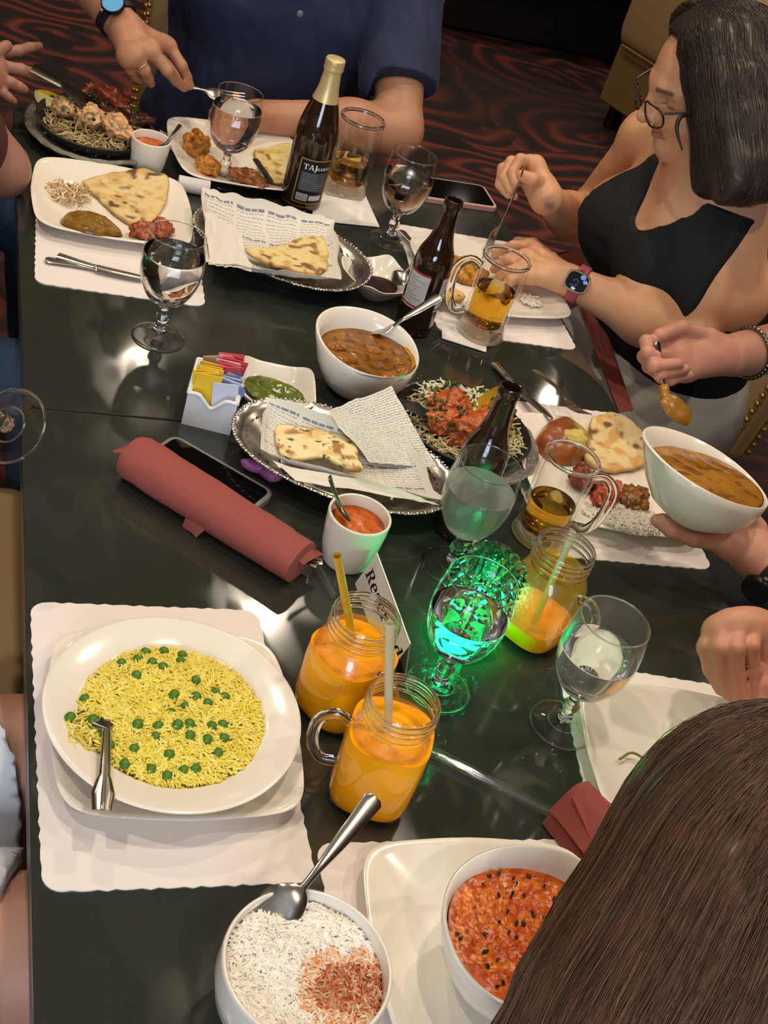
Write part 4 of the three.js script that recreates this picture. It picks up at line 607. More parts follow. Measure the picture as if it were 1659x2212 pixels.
{
  const P = onTable(0.6, -0.005);
  platter('black iron sizzling dish of red chicken beside the bare brown bottle', P, 0.3, 0.094, 0.1);
  onions('shredded cabbage and onions on the sizzling dish with the red chicken', P, 0.085, 0.026, 560, 51, ['#b9a765', '#efe9c8']);
  onions('tuft of fresh white shredded cabbage at the back of the red chicken dish', onTable(0.575, -0.06), 0.028, 0.04, 90, 52, ['#e6e2b8', '#fbf8e6']);
  onions('tuft of fresh white shredded cabbage behind the lemon on the red chicken dish', onTable(0.625, -0.055), 0.024, 0.042, 70, 53, ['#e6e2b8', '#fbf8e6']);
  const G = 'red chicken pieces on the dish beside the bare bottle', red = ['#c8662e', '#ad5222', '#6a3014'];
  [['orange red chicken piece under the herbs at the middle of the nearer sizzling dish', 0.583, -0.025, 0.05, 0.026, 11, [1.2, 0.8, 1]], ['orange red chicken piece touching the dark tongs on the nearer sizzling dish', 0.562, 0.005, 0.048, 0.022, 12, [1, 0.8, 1.1]], ['charred red chicken piece at the front rim of the nearer sizzling dish', 0.596, 0.035, 0.05, 0.027, 13, [1.1, 0.85, 0.9]], ['red chicken piece under the lemon wedge on the nearer sizzling dish', 0.62, 0.005, 0.046, 0.024, 14, [1, 0.8, 1]], ['red chicken piece beside the bottle on the nearer sizzling dish', 0.652, -0.02, 0.044, 0.02, 15, [1.2, 0.7, 1]], ['small red chicken piece at the back rim of the nearer sizzling dish', 0.572, -0.052, 0.044, 0.016, 16, [1.2, 0.7, 1]]].forEach(([l, x, z, y, r, s, k]) => chunk(l, x, z, y, r, s, red, k, s, G));
  lemon('lemon wedge lying on the red chicken dish', onTable(0.634, -0.012, 0.07), [0.35, 3.6, 0.75]).scale.setScalar(1.3);
  scatter('herb_leaves', flakeG, mat('#35521c', 0.5), 130, 54, (q, r) => { const a = r() * 6.283, s = Math.sqrt(r()) * 0.075; q.position.set(Math.cos(a) * s, 0.056 + r() * 0.014, Math.sin(a) * s); q.rotation.set(r() * 2, r() * 6, r() * 2); }, { label: 'chopped green coriander over the red chicken dish', cat: 'herbs', pos: P, scale: (r) => V(1, 1, 1).multiplyScalar(0.9 + r() * 1.3) });
  cutlery('knife', 'dark serving knife lying across the red chicken dish', [V(0.4993, 0.8, -0.0226), V(0.5133, 0.81, -0.0025), V(0.537, 0.802, 0.0086)], { w: 0.013, mat: M.iron });
}

// ---------------------------------------------------------------- food on the plates
// outlines measured on the plate: points in x and z, with their middle
{
  let [q, c] = tri([[0.0995, -0.6277], [0.1498, -0.6533], [0.2048, -0.6689], [0.2472, -0.6613], [0.2384, -0.592], [0.2115, -0.5204], [0.1729, -0.498], [0.1427, -0.5378], [0.1197, -0.5856]]);
  bread('folded wedge of spotted flatbread on the plate by the sizzling skillet', c[0], c[1], 0.003, q, 23, { on: [0.146, -0.552], th: 0.008, lift: 0.004, tone: ['#e0c78c', '#c8a25c', '#4a2410'] });
  [q, c] = tri([[0.062, -0.4823], [0.0774, -0.5202], [0.1101, -0.5305], [0.1416, -0.5096], [0.1595, -0.4744], [0.1531, -0.4432], [0.1188, -0.4233], [0.0844, -0.4306], [0.0645, -0.4537]]);
  const o = outline(q, 0.25); single('brown_lentil_curry', heap((a) => o.R(a), (x, z, s) => plateRise(c[0] + x - 0.146, c[1] + z + 0.552, 1.03) + 0.0115 * Math.sqrt(Math.max(0, 1 - s ** 4)) + 0.002 * fbm(x * 120, z * 120, 2), { nr: 18, ns: 60, bottom: (x, z) => plateRise(c[0] + x - 0.146, c[1] + z + 0.552, 1.03) - 0.001, color: (x, z) => cmix(lin('#6e4a14'), lin('#8f6a22'), 0.5 + fbm(x * 90, z * 90, 4)) }), M.vcWet, 'spoonful of brown lentil curry on the plate with the folded flatbread', 'curry', onTable(c[0], c[1], 0.0025));
  const a = [0.0789, -0.5722]; onions('small heap of pale shredded salad on the plate with the folded flatbread', onTable(a[0], a[1], -0.012), 0.032, 0.022, 90, 61, ['#c08a42', '#f3e6c4']);
  const b = [0.1878, -0.4663], d = [0.2199, -0.4833];
  chunk('red tandoori chicken piece under the rim of the lone water goblet', b[0], b[1], 0.022, 0.02, 31, ['#a9552f', '#944322', '#5e2711'], [1.2, 0.75, 0.95], 0.3, 'chicken pieces on the plate with folded flatbread');
  chunk('red tandoori chicken piece seen through the lone water goblet', d[0], d[1], 0.022, 0.017, 32, ['#a9552f', '#944322', '#5e2711'], [1.1, 0.75, 1], 0.8, 'chicken pieces on the plate with folded flatbread');
}
{
  let [q, c] = tri([[0.4243, -0.8592], [0.474, -0.8816], [0.4984, -0.877], [0.4767, -0.7379], [0.4479, -0.7193], [0.4209, -0.737]]);
  bread('piece of pale flatbread on the far plate behind the large bottle', c[0], c[1], 0.006, q, 33, { on: [0.39, -0.805], th: 0.006, lift: 0.004, tone: ['#d8c384', '#c0a052', '#8a6226'] });
  const mk = (l, p, s, seed, col, k, g = 'fried pieces on the plate behind the large bottle') => { return chunk(l, p[0], p[1], 0.024, s, seed, col, k, seed, g, 'fried_piece', 'fried snack'); }, gold = ['#c9822a', '#9b5d1a', '#5c3410'];
  mk('golden fried dumpling nearest the plate rim, beside the far goblet', [0.3108, -0.8132], 0.024, 41, gold, [0.9, 0.9, 1.2]);
  mk('golden fried dumpling half hidden by the far goblet', [0.323, -0.7387], 0.02, 42, ['#d59030', '#a8641a', '#5c3410'], [1, 0.8, 1.1]);
  mk('brown crumbly fried piece beyond the stem of the far goblet', [0.3939, -0.7099], 0.022, 43, ['#9a5a2a', '#7d4522', '#4a2712'], [1.4, 0.6, 0.9]);
  mk('small crumbly fried piece by the dark pickle strip', [0.3746, -0.721], 0.014, 44, ['#a86a30', '#7d4522', '#4a2712'], [1.2, 0.7, 0.9]);
  single('grilled_strip', rel(tube([V(0.4129, 0.78, -0.7789), V(0.4219, 0.78, -0.7364), V(0.4311, 0.776, -0.7082)], [0.006, 0.003], { seg: 8, side: 8 }), V(0.4219, 0.78, -0.7364)), mat('#1a1412', 0.5), 'dark grilled strip across the flatbread on the far plate', 'vegetable', V(0.4219, 0.78, -0.7364));
}
{ // plate of the woman in black
  const p = [0.75, -0.5091]; single('chickpea_curry', heap((a) => 0.045 * (1 + 0.2 * fbm(Math.cos(a) * 3, Math.sin(a) * 3, 2)), (x, z, s) => 0.015 * Math.sqrt(Math.max(0, 1 - s ** 3)) + 0.004 * Math.abs(noise(x * 130, z * 130, 3)), { nr: 20, ns: 60, color: (x, z) => cmix(lin('#8f5212'), lin('#cf9638'), 0.5 + fbm(x * 130, z * 130, 4)) }), M.vcWet, 'orange brown curry on the plate between longneck bottle and beer mug', 'curry', onTable(p[0], p[1], 0.008));
  const q = [0.6821, -0.399]; bread('corner of flatbread on the plate right behind the longneck bottle', q[0], q[1], 0.018, ellipsePts(0.035, 0.025, 18), 53, { th: 0.008, lift: 0.005, tone: ['#d9b678', '#b98238', '#5c3412'] });
  const s = [0.8549, -0.435]; scatter('rice_grains', grainG, mat('#f2ead8', 0.5), 120, 63, (o, r) => { const a = r() * 6.283, d = Math.sqrt(r()) * 0.02; o.position.set(Math.cos(a) * d, 0.0105 + r() * 0.003, Math.sin(a) * d); o.rotation.set(0, r() * 6, (r() - 0.5) * 0.6); }, { label: 'few loose white rice grains on the plate under the watch hand', cat: 'rice', pos: onTable(s[0], s[1]) });
}
{ // plate with puffed bread
  let [q, c] = tri([[0.7147, -0.0048], [0.7461, -0.049], [0.7892, -0.0733], [0.8204, -0.0666], [0.8184, -0.026], [0.7994, 0.0104], [0.766, 0.0337], [0.731, 0.0278]]);
  const o = outline(q, 0.2); single('puffed_bread', heap((a) => o.R(a), (x, z, s) => 0.034 * Math.sqrt(Math.max(0, 1 - s ** 2.6)) * (1 - 0.35 * sstep(0.0, 0.03, x) * sstep(0.02, -0.02, z)) + 0.002 * fbm(x * 50, z * 50, 2), { nr: 20, ns: 60, color: (x, z) => cmix(cmix(lin('#a9602a'), lin('#87401a'), 0.5 + fbm(x * 45, z * 45, 4)), lin('#c3a94a'), sstep(0.005, 0.02, x - z * 0.4 + 0.004) * sstep(-0.3, 0.1, fbm(x * 60, z * 60, 8))) }), M.vcOily, 'brown puffed fried bread torn open over yellow filling', 'bread', onTable(c[0], c[1], 0.0085));
  const f = [0.7715, -0.0035]; single('potato_filling', blob(0.02, 71, 0.4, 2.2, 1.1, 0.6, 1, (x, y, z, d) => cmix(lin('#b9a03c'), lin('#d9c871'), 0.5 + d)), M.vcDry, 'spiced yellow filling spilling from the puffed bread', 'filling', onTable(f[0], f[1], 0.033));
  [q, c] = tri([[0.8248, -0.0633], [0.8657, -0.0875], [0.8919, -0.062], [0.9109, -0.0299], [0.8928, 0.0233], [0.8592, 0.0387], [0.8078, 0.0433], [0.7873, 0.0212]]);
  bread('torn spotted flatbread beside the brown puffed bread', c[0], c[1], 0.004, q, 73, { on: [0.806, 0.062], th: 0.009, lift: 0.007, rough: 0.14, tone: ['#e3cb94', '#d09a4e', '#5f3414'] });
  const rc = [0.8058, 0.1437]; const P = onTable(rc[0], rc[1], 0.0022), Rr = (a) => 0.055 * (1 + 0.15 * fbm(Math.cos(a) * 3, Math.sin(a) * 3, 2)), H = (s) => 0.003 + 0.011 * (1 - s * s), rs = (x, z) => plateRise(rc[0] + x - 0.806, rc[1] + z - 0.062, 1.06);
  const ro = thing('white_rice', 'patch of white rice on the plate with the puffed bread', 'rice', P);
  part('rice_heap', heap(Rr, (x, z, s) => H(s) - 0.001 + rs(x, z), { nr: 12, ns: 48, bottom: (x, z) => rs(x, z) - 0.002 }), mat('#e6ddc8', 0.8), ro);
  scatter('rice_grains', grainG, mat('#ffffff', 0.5), 1500, 64, (q2, r) => { const a = r() * 6.283, s = Math.sqrt(r()) * 1.03; q2.position.set(Math.cos(a) * Rr(a) * s, H(Math.min(1, s)) + r() * 0.002 + rs(Math.cos(a) * Rr(a) * s, -Math.sin(a) * Rr(a) * s), -Math.sin(a) * Rr(a) * s); q2.rotation.set((r() - 0.5), r() * 6.283, (r() - 0.5) * 0.9); }, { parent: ro, colors: ['#e3d9c6', '#faf4e8'] });
  const mk = (l, p, h, s, seed, col, k, cat = 'grilled chicken', n = 'tandoori_piece') => { return chunk(l, p[0], p[1], h, s, seed, col, k, seed, 'pieces on the rice of the puffed bread plate', n, cat); };
  mk('red chicken piece beside the rice, seen past the heavy mug', [0.7838, 0.1209], 0.024, 0.02, 81, ['#b5482a', '#93301c', '#5a1f12'], [0.9, 0.7, 1.3]);
  mk('pale red chicken strip leaning to the brown curry on the rice', [0.8017, 0.1009], 0.026, 0.015, 82, ['#c87a5a', '#b05a3a', '#7a3018'], [1.4, 0.6, 0.8]);
  mk('dark charred red piece seen through the rim of the heavy mug', [0.7669, 0.0744], 0.022, 0.019, 83, ['#8c3a20', '#6a2616', '#32130c'], [1.2, 0.7, 1]);
  mk('spoonful of brown curry on the rice, beside the held bowl', [0.8297, 0.118], 0.026, 0.021, 84, ['#8a5a22', '#6d4012', '#4a2a0c'], [1, 0.6, 1.2], 'curry', 'curry_spoonful');
}
{ // nearly empty plate
  const w = (l, pts, r, c) => single('salad_shred', rel(tube(pts, r, { seg: 14, side: 6 }), pts[0]), mat(c, 0.5), l, 'salad scrap', pts[0]);
  w('bent green stem on the nearly empty plate', [V(0.6278, 0.765, 0.5778), V(0.6465, 0.766, 0.5693), V(0.6558, 0.766, 0.5751), V(0.662, 0.765, 0.5853)], 0.0016, '#7c7d2c');
  w('pale green leaf rib standing up on the nearly empty plate', [V(0.6941, 0.762, 0.5548), V(0.706, 0.77, 0.5411), V(0.7105, 0.774, 0.5321)], (t) => 0.0045 * (1 - 0.6 * t), '#c6d6a8');
  single('napkin', sheet((u, v) => { const p = mix3(mix3(V(0.7367, 0.77, 0.5161), V(0.8976, 0.77, 0.4789), u), mix3(V(0.7197, 0.77, 0.5679), V(0.8515, 0.77, 0.5663), u), v); p.y += 0.012 * fbm(u * 4, v * 4, 3); return p.sub(V(0.7367, 0.77, 0.5161)); }, 18, 12, 0.001), mat('#e6e6ee', 0.9), 'crumpled white napkin at the plate rim below the resting fork hand', 'napkin', V(0.7367, 0.77, 0.5161));
}

// ---------------------------------------------------------------- sweetener caddy
{
  const P = onTable(0.246, -0.026), turn = -0.26, o = thing('sweetener_caddy', 'small white square caddy holding coloured sweetener packets', 'caddy', P, turn);
  const white = mat('#e9eaee', 0.35), w = 0.064, d = 0.084, h = 0.05, t = 0.003;
  const wallPlate = (W, H, notch) => { const s = new THREE.Shape(); s.moveTo(-W / 2, 0); s.lineTo(W / 2, 0); s.lineTo(W / 2, H); if (notch) { s.lineTo(0.017, H); s.bezierCurveTo(0.012, H, 0.014, H - 0.017, 0, H - 0.017); s.bezierCurveTo(-0.014, H - 0.017, -0.012, H, -0.017, H); } s.lineTo(-W / 2, H); return new THREE.ExtrudeGeometry(s, { depth: t, bevelEnabled: true, bevelSize: 0.0008, bevelThickness: 0.0008, bevelSegments: 2, curveSegments: 10 }); };
  for (const s of [1, -1]) part('wall_panel', wallPlate(w, h, true).translate(0, 0, s > 0 ? d / 2 - t : -d / 2), white, o, s > 0 ? 'notched front panel' : 'notched back panel');
  for (const s of [1, -1]) part('side_panel', wallPlate(d - 2 * t, h, false).rotateY(HALF).translate(s > 0 ? w / 2 - t : -w / 2, 0, 0), white, o);
  part('bottom_panel', rbox(w, 0.003, d, 0.001).translate(0, 0.0015, 0), white, o);
  for (const s of [1, -1]) { part('rolled_rim', tube([V(s * w / 2, h, d / 2), V(s * w / 2, h, -d / 2)], 0.0028, { seg: 2, side: 10 }), white, o); }
  for (const s of [1, -1]) part('rolled_rim', tube([V(-w / 2, h, s * d / 2), V(-0.019, h, s * d / 2), V(-0.012, h - 0.006, s * d / 2), V(0, h - 0.0165, s * d / 2), V(0.012, h - 0.006, s * d / 2), V(0.019, h, s * d / 2), V(w / 2, h, s * d / 2)], 0.0028, { seg: 36, side: 10, up: V(0, 0, 1) }), white, o);
  const pk = rbox(0.034, 0.062, 0.0019, 0.0009), jit = rng(91), packet = (label, c, x, z, tw0, lean, lift, group) => { const tw = tw0 + 0.4 * (jit() - 0.5); const q = V(x, 0.034 + lift, z).applyAxisAngle(V(0, 1, 0), turn).add(P), m = single('sweetener_packet', pk, mat(c, 0.6), label, 'packet', q, turn + tw, group); m.rotation.order = 'YXZ'; m.rotation.x = lean; m.rotation.z = 0.3 * (jit() - 0.5); return m; };
  const r = rng(3);
  const nth = ['first', 'second', 'third', 'fourth', 'fifth', 'sixth', 'seventh', 'eighth'];
  for (let i = 0; i < 7; i++) packet(`yellow sweetener packet in the white caddy, ${nth[i]} from its notched front`, i === 6 ? '#d9b24a' : '#e9c229', -0.013 + 0.002 * (r() - 0.5), 0.027 - i * 0.0044, 0.12 * (r() - 0.5) + 0.25, -0.22 + 0.1 * r(), 0.006 + 0.004 * r(), 'yellow sweetener packets');
  packet('tan paper sugar packet between yellow and pink packets in the caddy', '#b9a07a', -0.006, -0.02, 0.35, -0.1, 0.01);
  packet('white paper sugar packet between yellow and blue packets in the caddy', '#e4e0d6', 0.002, 0.016, 0.9, -0.2, 0.0);
  for (let i = 0; i < 8; i++) packet(`blue sweetener packet in the white caddy, ${nth[i]} from its notched front`, i % 2 ? '#5f74a8' : '#c3cbe0', 0.016 + 0.002 * (r() - 0.5), 0.028 - i * 0.0042, -0.1 + 0.2 * (r() - 0.5), -0.28 + 0.1 * r(), -0.002 + 0.004 * r(), 'blue sweetener packets');
  for (let i = 0; i < 8; i++) packet(`pink sweetener packet in the white caddy, ${nth[i]} behind the blue ones`, i % 3 === 2 ? '#e6a6ac' : '#d4485a', 0.012 + 0.004 * (r() - 0.5), -0.009 - i * 0.0036, 0.15 * (r() - 0.5), 0.05 + 0.12 * r(), 0.009 + 0.006 * r(), 'pink sweetener packets');
}

// ---------------------------------------------------------------- phones, napkins, card, straws
function phone(label, P, turn, caseM, w = 0.074, l = 0.152) {
  const o = thing('phone', label, 'phone', P, turn, 'phones lying on the table'), sh = (k, r) => { const s = new THREE.Shape(), a = l / 2 - k, b = w / 2 - k; s.moveTo(-a + r, -b); s.lineTo(a - r, -b); s.quadraticCurveTo(a, -b, a, -b + r); s.lineTo(a, b - r); s.quadraticCurveTo(a, b, a - r, b); s.lineTo(-a + r, b); s.quadraticCurveTo(-a, b, -a, b - r); s.lineTo(-a, -b + r); s.quadraticCurveTo(-a, -b, -a + r, -b); return s; };
  const ex = (s, d, y, b) => new THREE.ExtrudeGeometry(s, { depth: d, bevelEnabled: true, bevelSize: b, bevelThickness: b, bevelSegments: 3, curveSegments: 6 }).rotateX(-HALF).translate(0, y, 0);
  const shell = part('case', ex(sh(-0.001, 0.014), 0.007, 0.0018, 0.0018), caseM, o);
  part('screen', ex(sh(0.0035, 0.01), 0.0006, 0.0104, 0.0004), M.screen, shell);
  return o;
}
phone('black phone in a clear case beside the red napkin roll', onTable(0.222, 0.127), -0.72, mat('#cfcfcf', 0.15, { transmission: 0.7, thickness: 0 }));
phone('phone in a pale pink case at the far table corner', onTable(0.82, -0.83), 0.03, mat('#c9a39a', 0.4), 0.09, 0.155);
{
  const P = V(0.2931, 0.762, 0.1052), c = mat('#b86bb0', 0.4), o = thing('hair_clip', 'small purple plastic clip between the black phone and the silver basket', 'clip', P, -0.5);
  part('clip_body', blob(0.013, 5, 0.25, 1.2, 1.5, 0.6, 0.7).translate(-0.008, 0, 0), c, o); part('clip_end', blob(0.012, 9, 0.25, 1.2, 1.3, 0.7, 0.9).translate(0.016, 0.001, 0.004), c, o);
}
{ // rolled red napkin
  const A = V(0.1267, 0.776, 0.1202), B = V(0.3103, 0.776, 0.2969), d = B.clone().sub(A), L = d.length(), o = thing('napkin_roll', 'dark red cloth napkin rolled around cutlery, on the bare table', 'napkin', V((A.x + B.x) / 2, TY, (A.z + B.z) / 2), -Math.atan2(d.z, d.x));
  const rings = []; for (let j = 0; j <= 30; j++) { const t = j / 30, x = (t - 0.5) * L, r = (t < 0.03 ? 0.9 : 1) * (0.0285 - 0.002 * t), row = []; for (let i = 0; i < 40; i++) { const a = i / 40 * 6.2832, f = r * (1 + 0.05 * fbm(Math.cos(a) * 1.2 + t * 3, Math.sin(a) * 1.2, 3) + 0.03 * noise(t * 9 + Math.cos(a) * 1.5, Math.sin(a) * 2 + t * 3, 6) + 0.05 * (1 - ((a - 1.1 - t * 1.6 + 12.566) % 6.2832) / 6.2832)); row.push(V(x, Math.max(0.0007, 0.0265 + Math.sin(a) * f * 0.95), Math.cos(a) * f * 1.15)); } rings.push(row); }
  part('rolled_cloth', loft(rings, { crease: 1.0 }), M.napkinRed, o);
  const flap = (pts, seed) => sheet((u, v) => { const p = mix3(mix3(pts[0], pts[1], u), mix3(pts[2], pts[3], u), v); p.y += 0.006 * Math.sin(u * 3.1) * Math.sin(v * 3.1) + 0.002 * fbm(u * 4, v * 4, seed); return p; }, 12, 12, 0.002);
  part('folded_corner', flap([V(-L / 2 + 0.02, 0.046, 0.014), V(-L / 2 + 0.03, 0.05, -0.016), V(-L / 2 - 0.016, 0.03, 0.018), V(-L / 2 - 0.004, 0.034, -0.03)], 3), M.napkinRed, o);
  part('folded_corner', flap([V(L / 2 - 0.05, 0.047, 0.012), V(L / 2 - 0.06, 0.046, -0.018), V(L / 2 + 0.006, 0.03, 0.004), V(L / 2 + 0.012, 0.03, -0.03)], 5), M.napkinRed, o);
  part('hanging_hem', flap([V(-0.02, 0.02, 0.026), V(0.012, 0.02, 0.027), V(-0.02, 0.001, 0.03), V(0.004, 0.001, 0.034)], 7), M.napkinRed, o);
  const e = V(L / 2 - 0.005, 0.022, -0.012), q = []; for (let k = 0; k < 2; k++) q.push(tube([e.clone(), e.clone().add(V(0.02, 0.0, -0.004 - k * 0.01))], [0.006, 0.0016], { seg: 3, side: 8, up: V(0, 1, 0) })); part('cutlery_ends', merged(q), M.steel, o);
}
{ // red napkin by the brown hair
  const b = V(0.5408, 0.77, 0.6728), c = [V(0.5131, 0.762, 0.652), V(0.5521, 0.79, 0.6375), V(0.5362, 0.766, 0.7255), V(0.5902, 0.78, 0.6867)];
  const o = thing('napkin_roll', 'dark red napkin folded to a point between the curry plate and the empty plate', 'napkin', V(b.x, TY, b.z));
  const base = V(b.x, TY, b.z), f = (dy, k) => sheet((u, v) => { const p = mix3(mix3(c[0], c[1], u), mix3(c[2], c[3], u), v); p.y = Math.max(TY + 0.002, p.y + dy + 0.014 * Math.sin(u * 3.14) - 0.02 * k * (1 - Math.sin(u * 3.14)) + 0.003 * fbm(u * 3, v * 3, 9 + k)); return p.sub(base); }, 20, 20, 0.003);
  part('upper_fold', f(0.012, 0), M.napkinRed, o); part('lower_fold', f(0.002, 0.6), M.napkinRed, o);
  const g = [V(0.5273, 0.8, 0.6565), V(0.5416, 0.806, 0.6484), V(0.54, 0.786, 0.7071), V(0.5692, 0.79, 0.6882)]; part('pleat', sheet((u, v) => mix3(mix3(g[0], g[1], u), mix3(g[2], g[3], u), v).sub(base), 8, 12, 0.003), M.napkinRed, o);
}
{ // folded reserved card
  const a = V(0.3971, 0.802, 0.3001), b = V(0.4027, 0.8, 0.4483), c = V(0.3824, 0.7506, 0.2853), base = V((a.x + b.x) / 2, TY, (a.z + b.z) / 2), ax = b.clone().sub(a).setY(0), n = V(-ax.z, 0, ax.x).normalize(), half = c.clone().sub(a).setY(0).dot(n);
  const o = thing('reserved_card', 'white folded tent card printed Reserved, beside the jar mugs', 'sign', base);
  const tex = canvas(512, 256, (x, w, h) => { x.fillStyle = '#efece6'; x.fillRect(0, 0, w, h); x.fillStyle = '#1c1b1e'; x.font = 'italic bold 104px serif'; x.textAlign = 'center'; x.fillText('Reserved', w / 2, 150); });
  const f = (side) => (u, v) => { const p = a.clone().addScaledVector(ax, u); p.y = mix(TY + 0.051, TY + 0.0008, v); return p.addScaledVector(n, side * half * v).sub(base); };
  part('printed_leaf', sheet(f(1), 6, 6, 0.0009), mat('#ffffff', 0.35, { map: tex }), o);
  part('back_leaf', sheet((u, v) => f(-0.72)(1 - u, v), 6, 6, 0.0009), mat('#efece6', 0.35), o);
}
{ // straws in clear sleeves
  const mk = (l, a, b, r) => { const o = thing('wrapped_straw', l, 'straw', a, 0, 'straws in clear sleeves'); part('straw', rel(straw(a, b, r * 0.55), a), M.pane, o); part('sleeve', rel(tube([a, mix3(a, b, 0.5), b], (t) => [r * 1.15 * (1 + 0.05 * Math.sin(t * 23)), r * 0.75], { seg: 40, side: 12 }), a), M.pane, o); };
  mk('clear straw in its clear sleeve from the nearest jar mug to the red napkin point', V(0.4088, 0.757, 0.5594), V(0.5275, 0.757, 0.6437), 0.006);
  mk('thin straw in its clear sleeve lying from under the red napkin roll', V(0.3289, 0.755, 0.2263), V(0.3503, 0.755, 0.3291), 0.0045);
}
{ // napkins
  const nap = (name, label, c, bump, seed, group, y = 0) => { const b = c[0].clone(); return single(name, sheet((u, v) => { const p = mix3(mix3(c[0], c[1], u), mix3(c[2], c[3], u), v); p.y += bump * (0.5 + fbm(u * 4 + seed, v * 4, seed)) * Math.sin(Math.PI * u) ** 0.5 * Math.sin(Math.PI * v) ** 0.5; return p.sub(b); }, 20, 20, 0.0012), M.napkin, label, 'napkin', b, 0, group); };
  nap('paper_napkin', 'square white paper napkin under the beer glass behind the large bottle', [V(0.541, 0.753, -0.7851), V(0.6258, 0.753, -0.8231), V(0.4968, 0.753, -0.6304), V(0.6272, 0.753, -0.6441)], 0.006, 3);
  nap('paper_napkin', 'folded white paper napkin under the beer mug with the handle', [V(0.6862, 0.753, -0.4222), V(0.7854, 0.753, -0.446), V(0.6527, 0.753, -0.2878), V(0.7218, 0.753, -0.2619)], 0.003, 5);
  nap('paper_napkin', 'white paper napkin behind the longneck bottle, with a fork handle on it', [V(0.6694, 0.753, -0.6652), V(0.8008, 0.753, -0.6519), V(0.6469, 0.753, -0.4725), V(0.7341, 0.753, -0.4947)], 0.006, 7);
  nap('paper_napkin', 'white napkin corner lying under the far plate, next to the orange cup', [V(0.2558, 0.753, -0.9005), V(0.3477, 0.753, -0.8388), V(0.2557, 0.753, -0.8521), V(0.3177, 0.753, -0.7276)], 0.002, 9);
  nap('cloth_napkin', 'dark red cloth napkin on the lap of the woman in black, along the table edge', [V(1.045, 0.7, -0.7608), V(1.1028, 0.7, -0.786), V(1.0189, 0.65, -0.288), V(1.0514, 0.65, -0.3002)], 0.004, 11); scene.children[scene.children.length - 1].material = M.napkinRed;
  const a = V(0.265, 0.764, -0.6706), b = V(0.3182, 0.764, -0.6662); single('rolled_napkin', rel(tube([a, mix3(a, b, 0.5), b], 0.0135, { seg: 10, side: 16 }), a), mat('#dfdcdc', 0.9), 'white rolled paper napkin sticking out under the far plate', 'napkin', a);
  const k = V(0.6614, 0.762, -0.6209); cutlery('handle', 'steel fork lying on the napkin behind the longneck bottle', [V(0.6604, 0.762, -0.624), V(0.6713, 0.762, -0.5822), V(0.6822, 0.762, -0.5286)], { w: 0.009 });
  cutlery('knife', 'steel knife lying closest to the rim of the plate with brown lentil curry', [V(0.0562, 0.758, -0.3781), V(0.1095, 0.758, -0.3583), V(0.1879, 0.757, -0.3437)], { w: 0.0088 });
  cutlery('handle', 'steel fork lying beside the knife on the placemat with scalloped edge', [V(0.0379, 0.756, -0.3657), V(0.0997, 0.756, -0.3604), V(0.1865, 0.756, -0.3423)], { w: 0.0095 });
  cutlery('knife', 'steel table knife slanting onto the plate with the puffed bread', [V(0.7225, 0.758, -0.2219), V(0.7399, 0.762, -0.15), V(0.7594, 0.776, -0.0565)], { w: 0.0075 });
  cutlery('fork', 'steel fork sticking into the brown puffed bread', [V(0.7798, 0.77, -0.1961), V(0.7864, 0.785, -0.138), V(0.7847, 0.798, -0.0808)], { w: 0.0075 });
  cutlery('knife', 'broad dark knife reaching over the far sizzling dish', [V(0.0175, 0.85, -0.8432), V(0.065, 0.835, -0.832), V(0.134, 0.81, -0.8131)], { w: 0.02, mat: mat('#5b5650', 0.3, { metalness: 1 }) });
}
{ // glowing crystal lamp
  const P = onTable(0.493, 0.392), o = thing('crystal_lamp', 'faceted crystal table lamp glowing green behind a water goblet', 'lamp', P, 0.25);
  const cg = mat('#c9ffe6', 0.05, { transmission: 1, thickness: 0, ior: 1.5 }), cs = mat('#d8ffec', 0.0, { transmission: 1, thickness: 0.01, ior: 1.5 });
  part('base_block', loft([ring(0.037, 0.037, 0, 5, 40), ring(0.039, 0.039, 0.002, 5, 40), ring(0.039, 0.039, 0.017, 5, 40), ring(0.036, 0.036, 0.02, 5, 40)], { crease: 0.5 }), cg, o);
  part('crystal_body', loft([ring(0.031, 0.031, 0.02, 2, 24), ring(0.0305, 0.0305, 0.128, 2, 24), ring(0.024, 0.024, 0.139, 2, 24), ring(0.01, 0.01, 0.143, 2, 24)], { crease: 0.2 }), cg, o);
  const bead = creased(new THREE.OctahedronGeometry(0.0085, 0).scale(1, 0.8, 1), 0.1), im = new THREE.InstancedMesh(bead, cs, 8 * 18), q = new THREE.Object3D();
  for (let j = 0, k = 0; j < 8; j++) for (let i = 0; i < 18; i++) { const a = (i + (j % 2) * 0.5) / 18 * 6.2832; q.position.set(Math.cos(a) * 0.035, 0.0285 + j * 0.0135, Math.sin(a) * 0.035); q.rotation.set(0, -a, 0); q.updateMatrix(); im.setMatrixAt(k++, q.matrix); }
  im.name = 'crystal_beads'; im.userData.kind = 'stuff'; shade(im); o.add(im);
  const gl = new THREE.Color(0.02, 1, 0.42); part('glowing_core', lathe([[0.0001, 0.022], [0.014, 0.022], [0.015, 0.045], [0.012, 0.078], [0.0001, 0.084]], 20), mat('#0f3', 0.4, { emissive: gl, emissiveIntensity: 8 }), o);
  const L = new THREE.PointLight(gl, 0.09); L.name = 'green_lamp'; L.position.set(0, 0.055, 0); L.castShadow = true; L.shadow.radius = 0.8; o.add(L);
}

